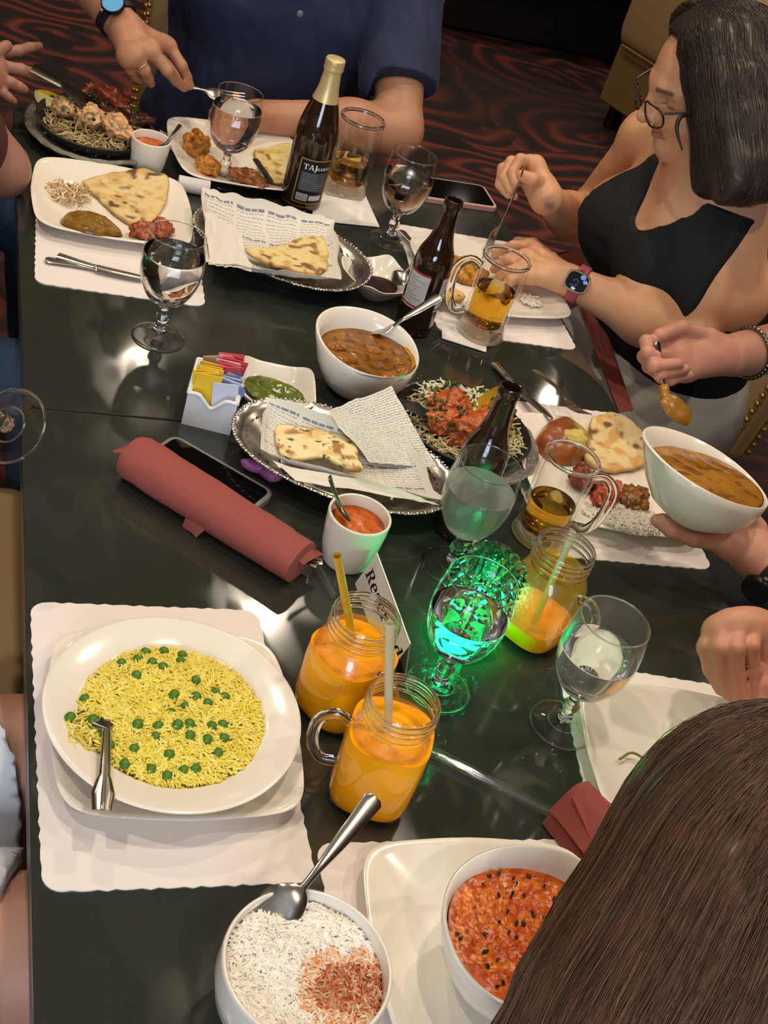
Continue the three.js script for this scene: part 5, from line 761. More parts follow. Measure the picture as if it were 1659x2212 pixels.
// ---------------------------------------------------------------- people
const dirTo = (a, b) => b.clone().sub(a).normalize();
const skinMat = mat('#ffffff', 0.48, { vertexColors: true, sheen: 0.25, sheenColor: new THREE.Color(0.9, 0.5, 0.4), sheenRoughness: 0.5 });
function skinTone(base, red, seed) { const A = lin(base), B = lin(red); return (x, y, z) => cmix(A, B, 0.35 + 0.5 * fbm(x * 22 + seed, y * 22, z * 22) + 0.15 * noise(x * 90, y * 90, z * 90)); }
// hand: palm bones from the wrist to each knuckle, then three segments per finger; the last chain is the thumb, rooted at the side of the palm
function handBones(wrist, chains, r = 0.0088, palm = 0.0165) {
  const out = [], n = chains.length - 1;
  chains.forEach((c, i) => {
    if (i < n) out.push([wrist, c[0], palm * 1.15, palm * 0.68, 0.02]); else out.push([wrist.clone().lerp(c[0], 0.3), c[0], palm * 0.9, palm * 0.8, 0.018]);
    const k = i === n ? 1.18 : [1.02, 1.06, 1, 0.86][i] ?? 1;
    for (let j = 0; j + 1 < c.length; j++) out.push([c[j], c[j + 1], r * k * (1.12 - 0.1 * j), r * k * (1.02 - 0.1 * j), 0.0045]);
  });
  for (let i = 0; i + 1 < n; i++) out.push([chains[i][0].clone().lerp(wrist, 0.12), chains[i + 1][0].clone().lerp(wrist, 0.12), palm * 0.72, palm * 0.72, 0.012]);
  return out;
}
function limb(sh, el, wr, r = [0.05, 0.04, 0.043, 0.027]) { return [[sh, el, r[0], r[1], 0.03], [el, mix3(el, wr, 0.35), r[1], r[2], 0.03], [mix3(el, wr, 0.35), wr, r[2], r[3], 0.03]]; }
function torso(hip, neck, shL, shR, k = 1) {
  const lat = shR.clone().sub(shL).setY(0).normalize(), o = (p, s) => p.clone().addScaledVector(lat, s), ch = mix3(hip, neck, 0.66), wa = mix3(hip, neck, 0.3);
  const out = []; for (const s of [-1, 1]) { out.push([o(hip, s * 0.085 * k), o(wa, s * 0.06 * k), 0.118 * k, 0.098 * k, 0.08], [o(wa, s * 0.06 * k), o(ch, s * 0.075 * k), 0.098 * k, 0.108 * k, 0.08]); }
  out.push([o(ch, -0.075 * k), neck, 0.1 * k, 0.055, 0.07], [o(ch, 0.075 * k), neck, 0.1 * k, 0.055, 0.07], [neck, shL, 0.05, 0.052 * k, 0.06], [neck, shR, 0.05, 0.052 * k, 0.06]);
  return out;
}
// face in the head's own axes: x to its side, y up, z forward
function headField() {
  const el = (x, y, z, cx, cy, cz, a, b, c) => { const u = (x - cx) / a, v = (y - cy) / b, w = (z - cz) / c, l = Math.sqrt(u * u + v * v + w * w); return (l - 1) * Math.min(a, b, c) * (l > 1e-6 ? 1 : 1); };
  const soft = boneField([[V(0, 0.008, 0.086), V(0, -0.03, 0.111), 0.008, 0.0122, 0.012], [V(-0.013, -0.035, 0.093), V(-0.011, -0.034, 0.099), 0.0075, 0.0065, 0.01], [V(0.013, -0.035, 0.093), V(0.011, -0.034, 0.099), 0.0075, 0.0065, 0.01], [V(-0.018, 0.02, 0.083), V(-0.046, 0.017, 0.068), 0.009, 0.007, 0.02], [V(0.018, 0.02, 0.083), V(0.046, 0.017, 0.068), 0.009, 0.007, 0.02], [V(0, -0.096, 0.06), V(0, -0.092, 0.064), 0.02, 0.02, 0.035], [V(-0.042, -0.035, 0.055), V(-0.05, -0.03, 0.03), 0.026, 0.026, 0.03], [V(0.042, -0.035, 0.055), V(0.05, -0.03, 0.03), 0.026, 0.026, 0.03], [V(-0.045, -0.085, 0.02), V(0, -0.1, 0.055), 0.02, 0.018, 0.04], [V(0.045, -0.085, 0.02), V(0, -0.1, 0.055), 0.02, 0.018, 0.04]], 0.02);
  const lips = boneField([[V(-0.021, -0.0615, 0.079), V(0, -0.057, 0.0905), 0.0045, 0.006], [V(0.021, -0.0615, 0.079), V(0, -0.057, 0.0905), 0.0045, 0.006], [V(-0.018, -0.065, 0.08), V(0, -0.0685, 0.09), 0.0045, 0.007], [V(0.018, -0.065, 0.08), V(0, -0.0685, 0.09), 0.0045, 0.007]], 0.003);
  const lids = boneField([[V(-0.031, 0.0, 0.07), V(-0.033, 0.0, 0.069), 0.0135], [V(0.031, 0.0, 0.07), V(0.033, 0.0, 0.069), 0.0135]], 0.003);
  const ears = (x, y, z) => el(Math.abs(x), y, z, 0.078, -0.01, -0.012, 0.009, 0.031, 0.019);
  return (x, y, z) => {
    let d = smin(el(x, y, z, 0, 0.032, -0.014, 0.075, 0.084, 0.095), el(x, y, z, 0, -0.03, 0.02, 0.062, 0.084, 0.071), 0.04);
    d = smin(d, soft(x, y, z), 0.016);
    d = -smin(-d, Math.hypot(Math.abs(x) - 0.032, y + 0.002, (z - 0.086) * 0.9) - 0.013, 0.012);
    d = smin(d, lids(x, y, z), 0.005); d = smin(d, lips(x, y, z), 0.004); d = smin(d, ears(x, y, z), 0.012);
    return d;
  };
}
const HF = headField();
function headGeo(c, fwd, tone, lipTone = '#a8594f', up = V(0, 1, 0), cell = 0.0035, browTone = '#2a1b14') {
  const z = fwd.clone().normalize(), x = up.clone().cross(z).normalize(), y = z.clone().cross(x), m = new THREE.Matrix4().makeBasis(x, y, z).setPosition(c), L = lin(lipTone), B = lin(browTone);
  const col = (a, b, e) => { let t = tone(a, b, e); const ax = Math.abs(a); const lip = sstep(0.026, 0.018, ax) * sstep(0.0135, 0.008, Math.abs(b + 0.0625)) * sstep(0.072, 0.08, e); t = cmix(t, L, lip * 0.8); t = cmix(t, lin('#6e3a2c'), lip * sstep(0.0016, 0.0004, Math.abs(b + 0.0628)) * 0.8); const bro = sstep(0.05, 0.045, ax) * sstep(0.013, 0.017, ax) * sstep(0.0052, 0.003, Math.abs(b - 0.0215 + (ax - 0.03) ** 2 * 4)) * sstep(0.05, 0.06, e); t = cmix(t, B, bro * 0.8); const lash = sstep(0.016, 0.013, Math.abs(ax - 0.032)) * sstep(0.0022, 0.0008, Math.abs(b + 0.0075 - (ax - 0.032) ** 2 * 14)) * sstep(0.06, 0.066, e); t = cmix(t, lin('#1c120e'), lash * 0.9); const lid = sstep(0.017, 0.011, Math.hypot(ax - 0.032, (b - 0.003) * 1.3)) * sstep(0.06, 0.066, e); return cmix(t, t.map((q) => q * 0.72), lid * 0.6); };
  const g = nets(HF, V(-0.1, -0.13, -0.125), V(0.1, 0.13, 0.13), cell, col); return g.applyMatrix4(m);
}
// a seated guest: one continuous skin mesh; clothes and hair are its children
function guest(label, base, tone, bones, { hands = [], head, cell = 0.011, k = 0.03, group } = {}) {
  const o = thing('person', label, 'person', base, 0, group), list = [];
  if (bones.length) { const b = boneBox(bones, 0.03); list.push(nets(boneField(bones, k), b.min, b.max, cell, tone)); }
  for (const h of hands) { const b = boneBox(h, 0.012); list.push(nets(boneField(h, 0.008), b.min, b.max, 0.0034, tone)); }
  if (head) list.push(headGeo(head.at, head.to, tone, head.lips, head.up, head.cell ?? 0.004, head.brow));
  part('body', rel(mergeGeometries(list), base), skinMat, o);
  return o;
}
function cloth(o, name, bones, thick, m, { cell = 0.011, clip, k = 0.03, wrinkle = 0.0025, label } = {}) {
  const f = boneField(bones, k), b = boneBox(bones, thick + 0.03), g = nets((x, y, z) => { const d = f(x, y, z) - thick - wrinkle * noise(x * 13, y * 13, z * 13) - wrinkle * 0.8 * Math.abs(noise(x * 26 + y * 9, y * 14, z * 26)); return clip ? Math.max(d, clip(x, y, z)) : d; }, b.min, b.max, cell);
  return part(name, rel(g, o.position), m, o, label);
}
// close hair over the skull, down to the hairline
function capGeo(c, fwd, up = V(0, 1, 0), thick = 0.011, line = 0.07) {
  const z = fwd.clone().normalize(), x = up.clone().cross(z).normalize(), y = z.clone().cross(x), m = new THREE.Matrix4().makeBasis(x, y, z).setPosition(c);
  const f = (a, b, e) => { const u = a / (0.075 + thick), v = (b - 0.032) / (0.084 + thick), w = (e + 0.014) / (0.095 + thick), l = Math.sqrt(u * u + v * v + w * w); return Math.max((l - 1) * 0.08 + 0.0012 * noise(a * 90, b * 30, e * 60), smin(-(b - line + 1.5 * (0.055 - e)), 1, 0.01) * 0.55); };
  return nets(f, V(-0.1, -0.1, -0.13), V(0.1, 0.14, 0.11), 0.005).applyMatrix4(m);
}
// hair: thick locks as a body, fine strands over it, along guide lines
function strandGeo(guides, n, seed, r, jitter, push, [ca, cb]) {
  const P = [], N = [], Cc = [], ix = [], rand = rng(seed), S = 16, cur = guides.map((g) => new THREE.CatmullRomCurve3(g, false, 'centripetal').getSpacedPoints(S));
  for (let s = 0; s < n; s++) {
    const u = rand() * (guides.length - 1.001), i = Math.floor(u), f = u - i, j = V(rand() - 0.5, rand() - 0.5, rand() - 0.5).normalize().multiplyScalar(jitter * (0.92 + 0.2 * rand())), len = 0.88 + 0.12 * rand(), wob = rand() * 6, base = P.length / 3, rr = r * (0.6 + 0.8 * rand()), lift = 0.0003 + 0.0022 * rand() ** 2, tint = cmix(lin(ca), lin(cb), rand());
    for (let k = 0; k <= S; k++) {
      const t = k / S * len * S, a = Math.min(S - 1, Math.floor(t)), w = t - a, q = mix3(mix3(cur[i][a], cur[i][a + 1], w), mix3(cur[i + 1][a], cur[i + 1][a + 1], w), f).addScaledVector(j, k === 0 ? 0.9 : mix(1, 0.85, sstep(0.7, 1, k / S))); q.x += 0.0007 * Math.sin(k * 0.9 + wob); q.y += 0.0007 * Math.cos(k * 0.7 + wob);
      push(q, lift); const d = mix3(cur[i][a + 1], cur[i + 1][a + 1], f).sub(mix3(cur[i][a], cur[i + 1][a], f)).normalize(), n1 = V(0.3, 0.8, 0.5).cross(d).normalize(), n2 = d.clone().cross(n1), R = rr * (k === S ? 0.25 : 1);
      for (let e = 0; e < 3; e++) { const A = e * 2.0944, v = n1.clone().multiplyScalar(Math.cos(A)).addScaledVector(n2, Math.sin(A)); P.push(q.x + v.x * R, q.y + v.y * R, q.z + v.z * R); N.push(v.x, v.y, v.z); Cc.push(...tint); }
    }
    for (let k = 0; k < S; k++) for (let e = 0; e < 3; e++) { const a = base + k * 3 + e, b = base + k * 3 + (e + 1) % 3; ix.push(a, b, a + 3, b, b + 3, a + 3); }
  }
  const g = new THREE.BufferGeometry(); g.setAttribute('position', new THREE.Float32BufferAttribute(P, 3)); g.setAttribute('normal', new THREE.Float32BufferAttribute(N, 3)); g.setAttribute('color', new THREE.Float32BufferAttribute(Cc, 3)); g.setIndex(ix); return g;
}
function hairOn(o, guides, { r = 0.022, n = 300, seed = 1, strand = 0.0011, jitter = 0.03, tints = ['#1a120e', '#2e2019'], rough = 0.42, cell = 0.008, extra = [], caps = [] } = {}) {
  const bones = []; for (const g of guides) for (let i = 0; i + 1 < g.length; i++) bones.push([g[i], g[i + 1], r * (i === 0 ? 0.9 : 1), r * (i + 2 === g.length ? 0.12 : i + 3 === g.length ? 0.75 : 1), 0.03]);
  bones.push(...extra); const f = boneField(bones, 0.03), b = boneBox(bones, 0.02), base = cmix(lin(tints[0]), lin(tints[1]), 0.3), h = 0.002;
  const push = (q, lift) => { for (let t = 0; t < 2; t++) { const d = f(q.x, q.y, q.z), gx = f(q.x + h, q.y, q.z) - d, gy = f(q.x, q.y + h, q.z) - d, gz = f(q.x, q.y, q.z + h) - d, l = Math.hypot(gx, gy, gz) || 1; const s = clamp((lift - d) / l, -0.02 / l, 0.02 / l); q.x += gx * s; q.y += gy * s; q.z += gz * s; } };
  const shell = nets((x, y, z) => f(x, y, z) - 0.0022 * noise(x * 60, y * 14, z * 60), b.min, b.max, cell, () => base), list = [shell, ...caps.map((c) => { c.setAttribute('color', new THREE.Float32BufferAttribute(Array.from({ length: c.attributes.position.count }, () => base).flat(), 3)); return c; })];
  if (n) list.push(strandGeo(guides, n, seed, strand, jitter, push, tints));
  return part('hair', rel(mergeGeometries(list), o.position), mat('#ffffff', rough, { vertexColors: true }), o);
}
function legs(o, hip, knees, m, name = 'trousers', r = 0.075, ankles = true, waist = 0) { const b = []; knees.forEach((k, i) => { const h = hip.clone().lerp(k, 0.02).add(V(0, 0, (k.z - hip.z) * 0.7)); b.push([h, k, r * 1.12, r * 0.82, 0.05]); if (ankles) b.push([k, V(k.x + (k.x - hip.x) * 0.1, 0.09, k.z), r * 0.78, r * 0.55, 0.03]); }); b.push([V(hip.x, hip.y, hip.z - 0.09), V(hip.x, hip.y, hip.z + 0.09), 0.125, 0.125, 0.06]); if (waist) b.push([V(hip.x - 0.01, hip.y + waist * 0.4, hip.z - 0.07), V(hip.x - 0.01, hip.y + waist * 0.4, hip.z + 0.07), 0.122, 0.122, 0.06]); return cloth(o, name, b, 0.006, m, { cell: 0.013, wrinkle: 0.004 }); }

// the man in the navy polo shirt at the table's far end
{
  const base = V(0.52, 0, -1.25), tone = skinTone('#b98868', '#a86a50', 1), neck = V(0.52, 1.1, -1.24), hip = V(0.52, 0.55, -1.3), shR = V(0.31, 1.05, -1.23), shL = V(0.725, 1.05, -1.21);
  const elL = V(0.7215, 0.805, -0.9644), wrL = V(0.4381, 0.8, -0.9308), elR = V(0.03, 1.0, -1.12), wrR = V(0.1693, 0.912, -0.9386);
  const armL = limb(shL, elL, wrL, [0.058, 0.046, 0.047, 0.03]), armR = limb(shR, elR, wrR, [0.058, 0.046, 0.046, 0.031]), tor = torso(hip, neck, shL, shR, 1.14);
  const handR = handBones(wrR, [[V(0.247, 0.908, -0.9025), V(0.2705, 0.885, -0.8829), V(0.2838, 0.865, -0.8876), V(0.2924, 0.85, -0.888)], [V(0.2121, 0.913, -0.8479), V(0.2406, 0.89, -0.8365), V(0.2621, 0.865, -0.8615), V(0.2795, 0.85, -0.8762)], [V(0.1842, 0.908, -0.8264), V(0.1997, 0.888, -0.8224), V(0.2107, 0.868, -0.8393), V(0.2189, 0.855, -0.8537)], [V(0.1685, 0.898, -0.8274), V(0.1795, 0.88, -0.8323), V(0.19, 0.865, -0.845), V(0.1997, 0.855, -0.8571)], [V(0.2217, 0.87, -0.9966), V(0.257, 0.85, -0.955), V(0.2861, 0.84, -0.9065)]], 0.0098, 0.02);
  const hl = (x, y, h) => 0, handL = handBones(wrL, [[V(0.3868, 0.8, -0.9467), V(0.3678, 0.79, -0.955), V(0.3609, 0.775, -0.9691), V(0.3597, 0.765, -0.9722)], [V(0.379, 0.802, -0.9104), V(0.3594, 0.792, -0.9124), V(0.3546, 0.775, -0.9317), V(0.3556, 0.765, -0.9378)], [V(0.3789, 0.8, -0.8867), V(0.362, 0.79, -0.8878), V(0.3589, 0.774, -0.9075), V(0.3599, 0.765, -0.9154)], [V(0.3855, 0.795, -0.8764), V(0.3725, 0.784, -0.8793), V(0.3699, 0.772, -0.8943), V(0.3707, 0.764, -0.9018)], [V(0.4215, 0.795, -0.964), V(0.4055, 0.785, -1.0093), V(0.388, 0.775, -1.0203)]], 0.0095, 0.018);
  const o = guest('man in a navy polo shirt holding a fork over the far plate', base, tone, [...tor, [neck, V(0.52, 1.25, -1.2), 0.06, 0.058], ...armL, ...armR], { hands: [handR, handL], head: { at: V(0.52, 1.33, -1.17), to: V(-0.15, -0.35, 1) } });
  const navy = mat('#232b49', 0.85, { sheen: 0.4, sheenColor: new THREE.Color(0.2, 0.24, 0.4), sheenRoughness: 0.5 });
  const slR = [shR, mix3(shR, elR, 0.6), 0.068, 0.062, 0.04], slL = [shL, mix3(shL, elL, 0.72), 0.07, 0.068, 0.05];
  const polo = cloth(o, 'polo_shirt', [...torso(V(0.52, 0.62, -1.29), neck, shL, shR, 1.16), slR, slL], 0.012, navy, { k: 0.05, wrinkle: 0.006, clip: (x, y, z) => Math.max(y - 1.15, (() => { const d = dirTo(shL, elL), e = mix3(shL, elL, 0.74); return x > 0.66 && y < 0.98 ? (x - e.x) * d.x + (y - e.y) * d.y + (z - e.z) * d.z : -1; })()) });
  part('button', new THREE.SphereGeometry(0.006, 12, 8).scale(1, 1, 0.5).translate(...rel3(V(0.454, 1.02, -0.87), base)), mat('#6d6f7c', 0.4), polo);
  part('collar', rel(tube([V(0.44, 1.13, -1.23), V(0.48, 1.12, -1.16), V(0.53, 1.1, -1.13), V(0.58, 1.12, -1.16), V(0.61, 1.14, -1.23), V(0.53, 1.16, -1.3)], [0.008, 0.018], { closed: true, seg: 40, side: 10 }), base), navy, polo);
  legs(o, hip, [V(0.42, 0.52, -0.82), V(0.64, 0.52, -0.82)], mat('#15161c', 0.85));
  hairOn(o, [-0.6, 0, 0.6].map((a) => [V(0.52 + a * 0.08, 1.4, -1.1), V(0.52 + a * 0.13, 1.43, -1.2), V(0.52 + a * 0.13, 1.38, -1.28), V(0.52 + a * 0.1, 1.29, -1.27)]), { r: 0.026, n: 120, jitter: 0.027, cell: 0.01, caps: [capGeo(V(0.52, 1.33, -1.17), V(-0.15, -0.35, 1))] });
  part('ring', rel(new THREE.TorusGeometry(0.0105, 0.0016, 8, 24).applyQuaternion(new THREE.Quaternion().setFromUnitVectors(V(0, 0, 1), dirTo(V(0.1842, 0.908, -0.8264), V(0.1997, 0.888, -0.8224)))).translate(...V(0.1927, 0.896, -0.8197).toArray()), base), mat('#d8cfc0', 0.2, { metalness: 1 }), o, 'silver ring on the ring finger');
  watch('round smartwatch with a pale blue lit face on the wrist of the man in navy', mix3(wrR, elR, 0.1), dirTo(elR, wrR), 0.034, '#16181a', V(0.153, 0.935, -0.9391), true);
  cutlery('fork', 'steel fork held by the man in navy above the far goblet', [V(0.2725, 0.85, -0.8975), V(0.3002, 0.847, -0.8923), V(0.323, 0.846, -0.8904)], { w: 0.0085, up: V(0.15, 0.8, 0.6) });
  const fp = V(0.3807, 0.835, -0.9019); single('food_morsel', blob(0.011, 3, 0.3, 1.5, 0.8, 1, 0.8), mat('#c9662a', 0.4), 'orange morsel of food on the fork tip above the far goblet', 'food', fp);
  chair('beige leather chair with brass nailheads behind the man in navy', V(0.53, 0, -1.36), 0, 'beige chairs with brass nailheads');
}
function fan(loop) { const c = loop.reduce((s, q) => s.add(q), V(0, 0, 0)).divideScalar(loop.length), p = []; loop.forEach((q, i) => { const r = loop[(i + 1) % loop.length]; p.push(...c.toArray(), ...q.toArray(), ...r.toArray()); }); const g = new THREE.BufferGeometry(); g.setAttribute('position', new THREE.Float32BufferAttribute(p, 3)); g.computeVertexNormals(); return g; }
function rel3(p, b) { return [p.x - b.x, p.y - b.y, p.z - b.z]; }
// wrist watch: band round the arm's axis and a case on the side that faces out
function watch(label, c, axis, r, bandColor, facePoint, round, faceTex, unlit) {
  const o = thing('wrist_watch', label, 'watch', c), q = new THREE.Quaternion(), out = facePoint.clone().sub(c); out.addScaledVector(axis, -out.dot(axis)).normalize();
  const x = out.clone(), z = axis.clone().normalize(), y = z.clone().cross(x); q.setFromRotationMatrix(new THREE.Matrix4().makeBasis(x, y, z)); o.quaternion.copy(q);
  const rings = []; for (let i = 0; i < 48; i++) { const a = i / 48 * 6.2832, C = Math.cos(a), S = Math.sin(a); rings.push([[r, -0.01], [r + 0.003, -0.0085], [r + 0.003, 0.0085], [r, 0.01], [r - 0.0006, 0]].map(([R, Z]) => V(C * R, S * R, Z))); }
  rings.push(rings[0]); part('band', loft(rings, { cap0: false, cap1: false, crease: 0.6 }), mat(bandColor, 0.6), o);
  const w = round ? 0.021 : 0.018, h = round ? 0.021 : 0.0215, e = round ? 2 : 3.6, flat = (s, d) => ring(w * s, h * s, d, e, 40).map((p) => V(p.y, p.x, p.z));
  const body = part('case', loft([flat(0.86, r - 0.001), flat(1.0, r + 0.004), flat(1.0, r + 0.009), flat(0.94, r + 0.0115), flat(0.5, r + 0.0117)], { crease: 0.6 }), round ? mat('#1a1a1c', 0.35, { metalness: 0.5 }) : mat('#c9b9a4', 0.25, { metalness: 1 }), o);
  const face = loft([flat(0.86, r + 0.0116), flat(0.84, r + 0.0124), flat(0.3, r + 0.0126)], { crease: 0.5 });
  if (faceTex) { const p = face.attributes.position, u = face.attributes.uv; for (let i = 0; i < p.count; i++) u.setXY(i, 0.5 - p.getZ(i) / (h * 2), 0.5 + p.getY(i) / (w * 2)); }
  part('watch_screen', face, unlit ? mat('#1c1d20', 0.12) : faceTex ? mat('#050507', 0.1, { emissive: new THREE.Color(1, 1, 1), emissiveMap: faceTex, emissiveIntensity: 0.9 }) : mat('#3a6a8a', 0.15, { emissive: new THREE.Color(0.2, 0.55, 0.85), emissiveIntensity: 0.75 }), body);
  part('crown', new THREE.CylinderGeometry(0.003, 0.003, 0.004, 12).rotateZ(0).translate(r + 0.006, w + 0.002, 0), M.steelDark, body);
  return o;
}

// the woman in the black tank top
{
  const base = V(1.25, 0, -0.52), tone = skinTone('#dca87e', '#cf8e6a', 2), hd = V(1.0532, 1.1614, -0.5104);
  const shR = V(1.1249, 0.965, -0.7433), shL = V(1.1729, 0.975, -0.4329), elR = V(1.1236, 0.72, -0.8709), wrR = V(0.9, 0.875, -0.6072), elL = V(1.0953, 0.795, -0.3196), wrL = V(0.9228, 0.802, -0.4479), neck = V(1.12, 1.0, -0.49), hip = V(1.23, 0.55, -0.54);
  const armR = limb(shR, elR, wrR, [0.047, 0.038, 0.04, 0.026]), armL = limb(shL, elL, wrL, [0.05, 0.042, 0.045, 0.028]), tor = torso(hip, neck, shL, shR, 1.0), neckB = [V(1.12, 1.0, -0.49), hd.clone().add(V(0.035, -0.06, 0.005)), 0.05, 0.05];
  const bust = [[V(1.045, 0.87, -0.59), V(1.05, 0.85, -0.59), 0.07, 0.065, 0.06], [V(1.06, 0.87, -0.44), V(1.065, 0.85, -0.44), 0.07, 0.065, 0.06]];
  const handR = handBones(wrR, [[V(0.8832, 0.915, -0.6625), V(0.8519, 0.915, -0.6623), V(0.8389, 0.895, -0.6472), V(0.8429, 0.882, -0.6278)], [V(0.8861, 0.902, -0.69), V(0.8445, 0.9, -0.6792), V(0.8317, 0.878, -0.6569), V(0.8406, 0.868, -0.6331)], [V(0.8816, 0.89, -0.6942), V(0.8336, 0.885, -0.68), V(0.8293, 0.863, -0.6587), V(0.8426, 0.856, -0.6375)], [V(0.8803, 0.876, -0.6885), V(0.8355, 0.868, -0.6726), V(0.8433, 0.852, -0.6615), V(0.8599, 0.85, -0.6475)], [V(0.8949, 0.892, -0.622), V(0.8575, 0.908, -0.5992), V(0.8412, 0.907, -0.6115)]], 0.0096, 0.0185);
  const handL = handBones(wrL, [[V(0.8793, 0.8, -0.565), V(0.8497, 0.795, -0.5639), V(0.8356, 0.782, -0.568), V(0.8256, 0.772, -0.5712)], [V(0.8513, 0.803, -0.516), V(0.8191, 0.797, -0.5033), V(0.8088, 0.782, -0.5073), V(0.8039, 0.772, -0.5088)], [V(0.8375, 0.8, -0.4808), V(0.8066, 0.793, -0.4644), V(0.8005, 0.78, -0.4693), V(0.7963, 0.772, -0.4693)], [V(0.8348, 0.795, -0.4559), V(0.8124, 0.786, -0.4469), V(0.806, 0.777, -0.4495), V(0.8019, 0.771, -0.4493)], [V(0.9181, 0.792, -0.5402), V(0.9104, 0.782, -0.6107), V(0.8866, 0.774, -0.6268)]], 0.009, 0.0165);
  const inkA = V(0.8946, 0.88, -0.5546), inkB = V(0.8375, 0.928, -0.6018);
  const inked = (x, y, z) => { const c = tone(x, y, z), d = Math.hypot(x - inkA.x, y - inkA.y, z - inkA.z); return cmix(c, lin('#4a443f'), sstep(0.034, 0.018, d + 0.006 * noise(x * 120, y * 120, z * 120)) * 0.75); };
  const to = V(-0.92, -0.43, 0.0), up = V(-0.42, 0.9, 0.05);
  const o = guest('woman with glasses and dark shoulder-length hair in a black tank top, eating', base, inked, [...tor, ...bust, neckB, ...armR, ...armL], { hands: [handR, handL], cell: 0.009, head: { at: hd, to, up, cell: 0.003, lips: '#a55a52' } });
  const blk = mat('#0e0e10', 0.8), lat = shR.clone().sub(shL).normalize();
  cloth(o, 'tank_top', [...torso(V(1.23, 0.57, -0.54), neck, shL, shR, 1.0), ...bust, armR[0], armL[0]], 0.005, blk, { cell: 0.006, wrinkle: 0.002, clip: (x, y, z) => { // scooped neck, two straps and cut-out arms, measured across the shoulders
      const l = (x - neck.x) * lat.x + (y - neck.y) * lat.y + (z - neck.z) * lat.z, m = Math.abs(l + 0.004), out = l < 0 ? 0.19 : 0.165;
      const neckline = y - (0.915 + 0.13 * Math.min(3, (m / 0.08) ** 3)), arm = Math.max(m - out, (y - 1.0 + 3.2 * Math.max(0, m - 0.116)) * 0.32);
      return Math.max(0.655 - y, neckline * 0.5, arm); } });
  legs(o, hip, [V(0.84, 0.53, -0.64), V(0.84, 0.53, -0.4)], mat('#c4c1bb', 0.85), 'trousers', 0.08, true, 0.2);
  // hair falling from the parting to the shoulders
  const hm = mat('#2a1e19', 0.5), G = [
    [V(1.0173, 1.2414, -0.5096), V(0.9917, 1.2227, -0.479), V(0.9919, 1.1916, -0.4264), V(0.9993, 1.1531, -0.3783), V(1.0088, 1.111, -0.3398), V(1.0065, 1.0756, -0.3123), V(0.9818, 1.0622, -0.2992)],
    [V(1.0166, 1.2532, -0.5058), V(0.9794, 1.2397, -0.4301), V(0.9791, 1.2039, -0.374), V(0.9846, 1.1606, -0.3228), V(0.9985, 1.1208, -0.2842), V(1.0042, 1.0951, -0.2608), V(0.9925, 1.0764, -0.2511)],
    [V(1.0173, 1.2683, -0.5177), V(0.9832, 1.2545, -0.413), V(0.9808, 1.2174, -0.3431), V(0.9861, 1.1747, -0.2926), V(0.9965, 1.1346, -0.2554), V(0.9989, 1.1084, -0.233), V(0.9843, 1.0869, -0.2224)],
    [V(1.0398, 1.2743, -0.5258), V(1.0272, 1.2646, -0.4282), V(1.0205, 1.2244, -0.3442), V(1.0256, 1.1815, -0.2935), V(1.0276, 1.1436, -0.2482), V(1.0372, 1.1145, -0.2339), V(1.0221, 1.0966, -0.2264)],
    [V(1.0648, 1.2749, -0.5421), V(1.0773, 1.2628, -0.4583), V(1.083, 1.2208, -0.3807), V(1.0902, 1.1772, -0.3285), V(1.091, 1.1433, -0.2871), V(1.0935, 1.1164, -0.2642), V(1.0817, 1.0965, -0.2535)],
    [V(1.0874, 1.2647, -0.5781), V(1.1458, 1.2479, -0.5512), V(1.1753, 1.1997, -0.4714), V(1.181, 1.1529, -0.4173), V(1.1729, 1.1134, -0.3617), V(1.1756, 1.0851, -0.3377), V(1.1627, 1.0698, -0.3312)],
    [V(1.0772, 1.2528, -0.6004), V(1.141, 1.2367, -0.64), V(1.1866, 1.1924, -0.6105), V(1.1963, 1.13, -0.5282), V(1.1889, 1.0882, -0.4706), V(1.1916, 1.0586, -0.4454), V(1.186, 1.0387, -0.432)],
    [V(1.0318, 1.2339, -0.5788), V(1.0497, 1.2123, -0.635), V(1.0732, 1.1784, -0.6515), V(1.0964, 1.1207, -0.6215), V(1.1084, 1.0742, -0.5784), V(1.1193, 1.0399, -0.5456), V(1.123, 1.027, -0.5198)]];
  hairOn(o, G, { r: 0.027, n: 2200, seed: 4, strand: 0.0005, jitter: 0.028, tints: ['#1d1411', '#3d2c23'], cell: 0.008, extra: [[V(1.0725, 1.192, -0.4989), V(1.0987, 1.182, -0.4787), 0.085, 0.085]], caps: [capGeo(hd, to, up, 0.011, 0.088)] });
  part('loose_strand', rel(tube([V(0.9533, 1.1562, -0.361), V(0.9351, 1.1516, -0.3521), V(0.9309, 1.1378, -0.3428), V(0.9348, 1.1252, -0.3308), V(0.9413, 1.1133, -0.3182)], (t) => 0.005 * (1 - 0.75 * t), { seg: 20, side: 8 }), base), hm, o);
  // glasses
  const z = to.clone().normalize(), x = up.clone().cross(z).normalize(), y = z.clone().cross(x), W = (a, b, c) => hd.clone().addScaledVector(x, a).addScaledVector(y, b).addScaledVector(z, c);
  const gp = W(0, 0, 0.1), gl = thing('eyeglasses', 'dark framed eyeglasses on the face of the woman in black', 'glasses', gp), fm = mat('#2a1d14', 0.25);
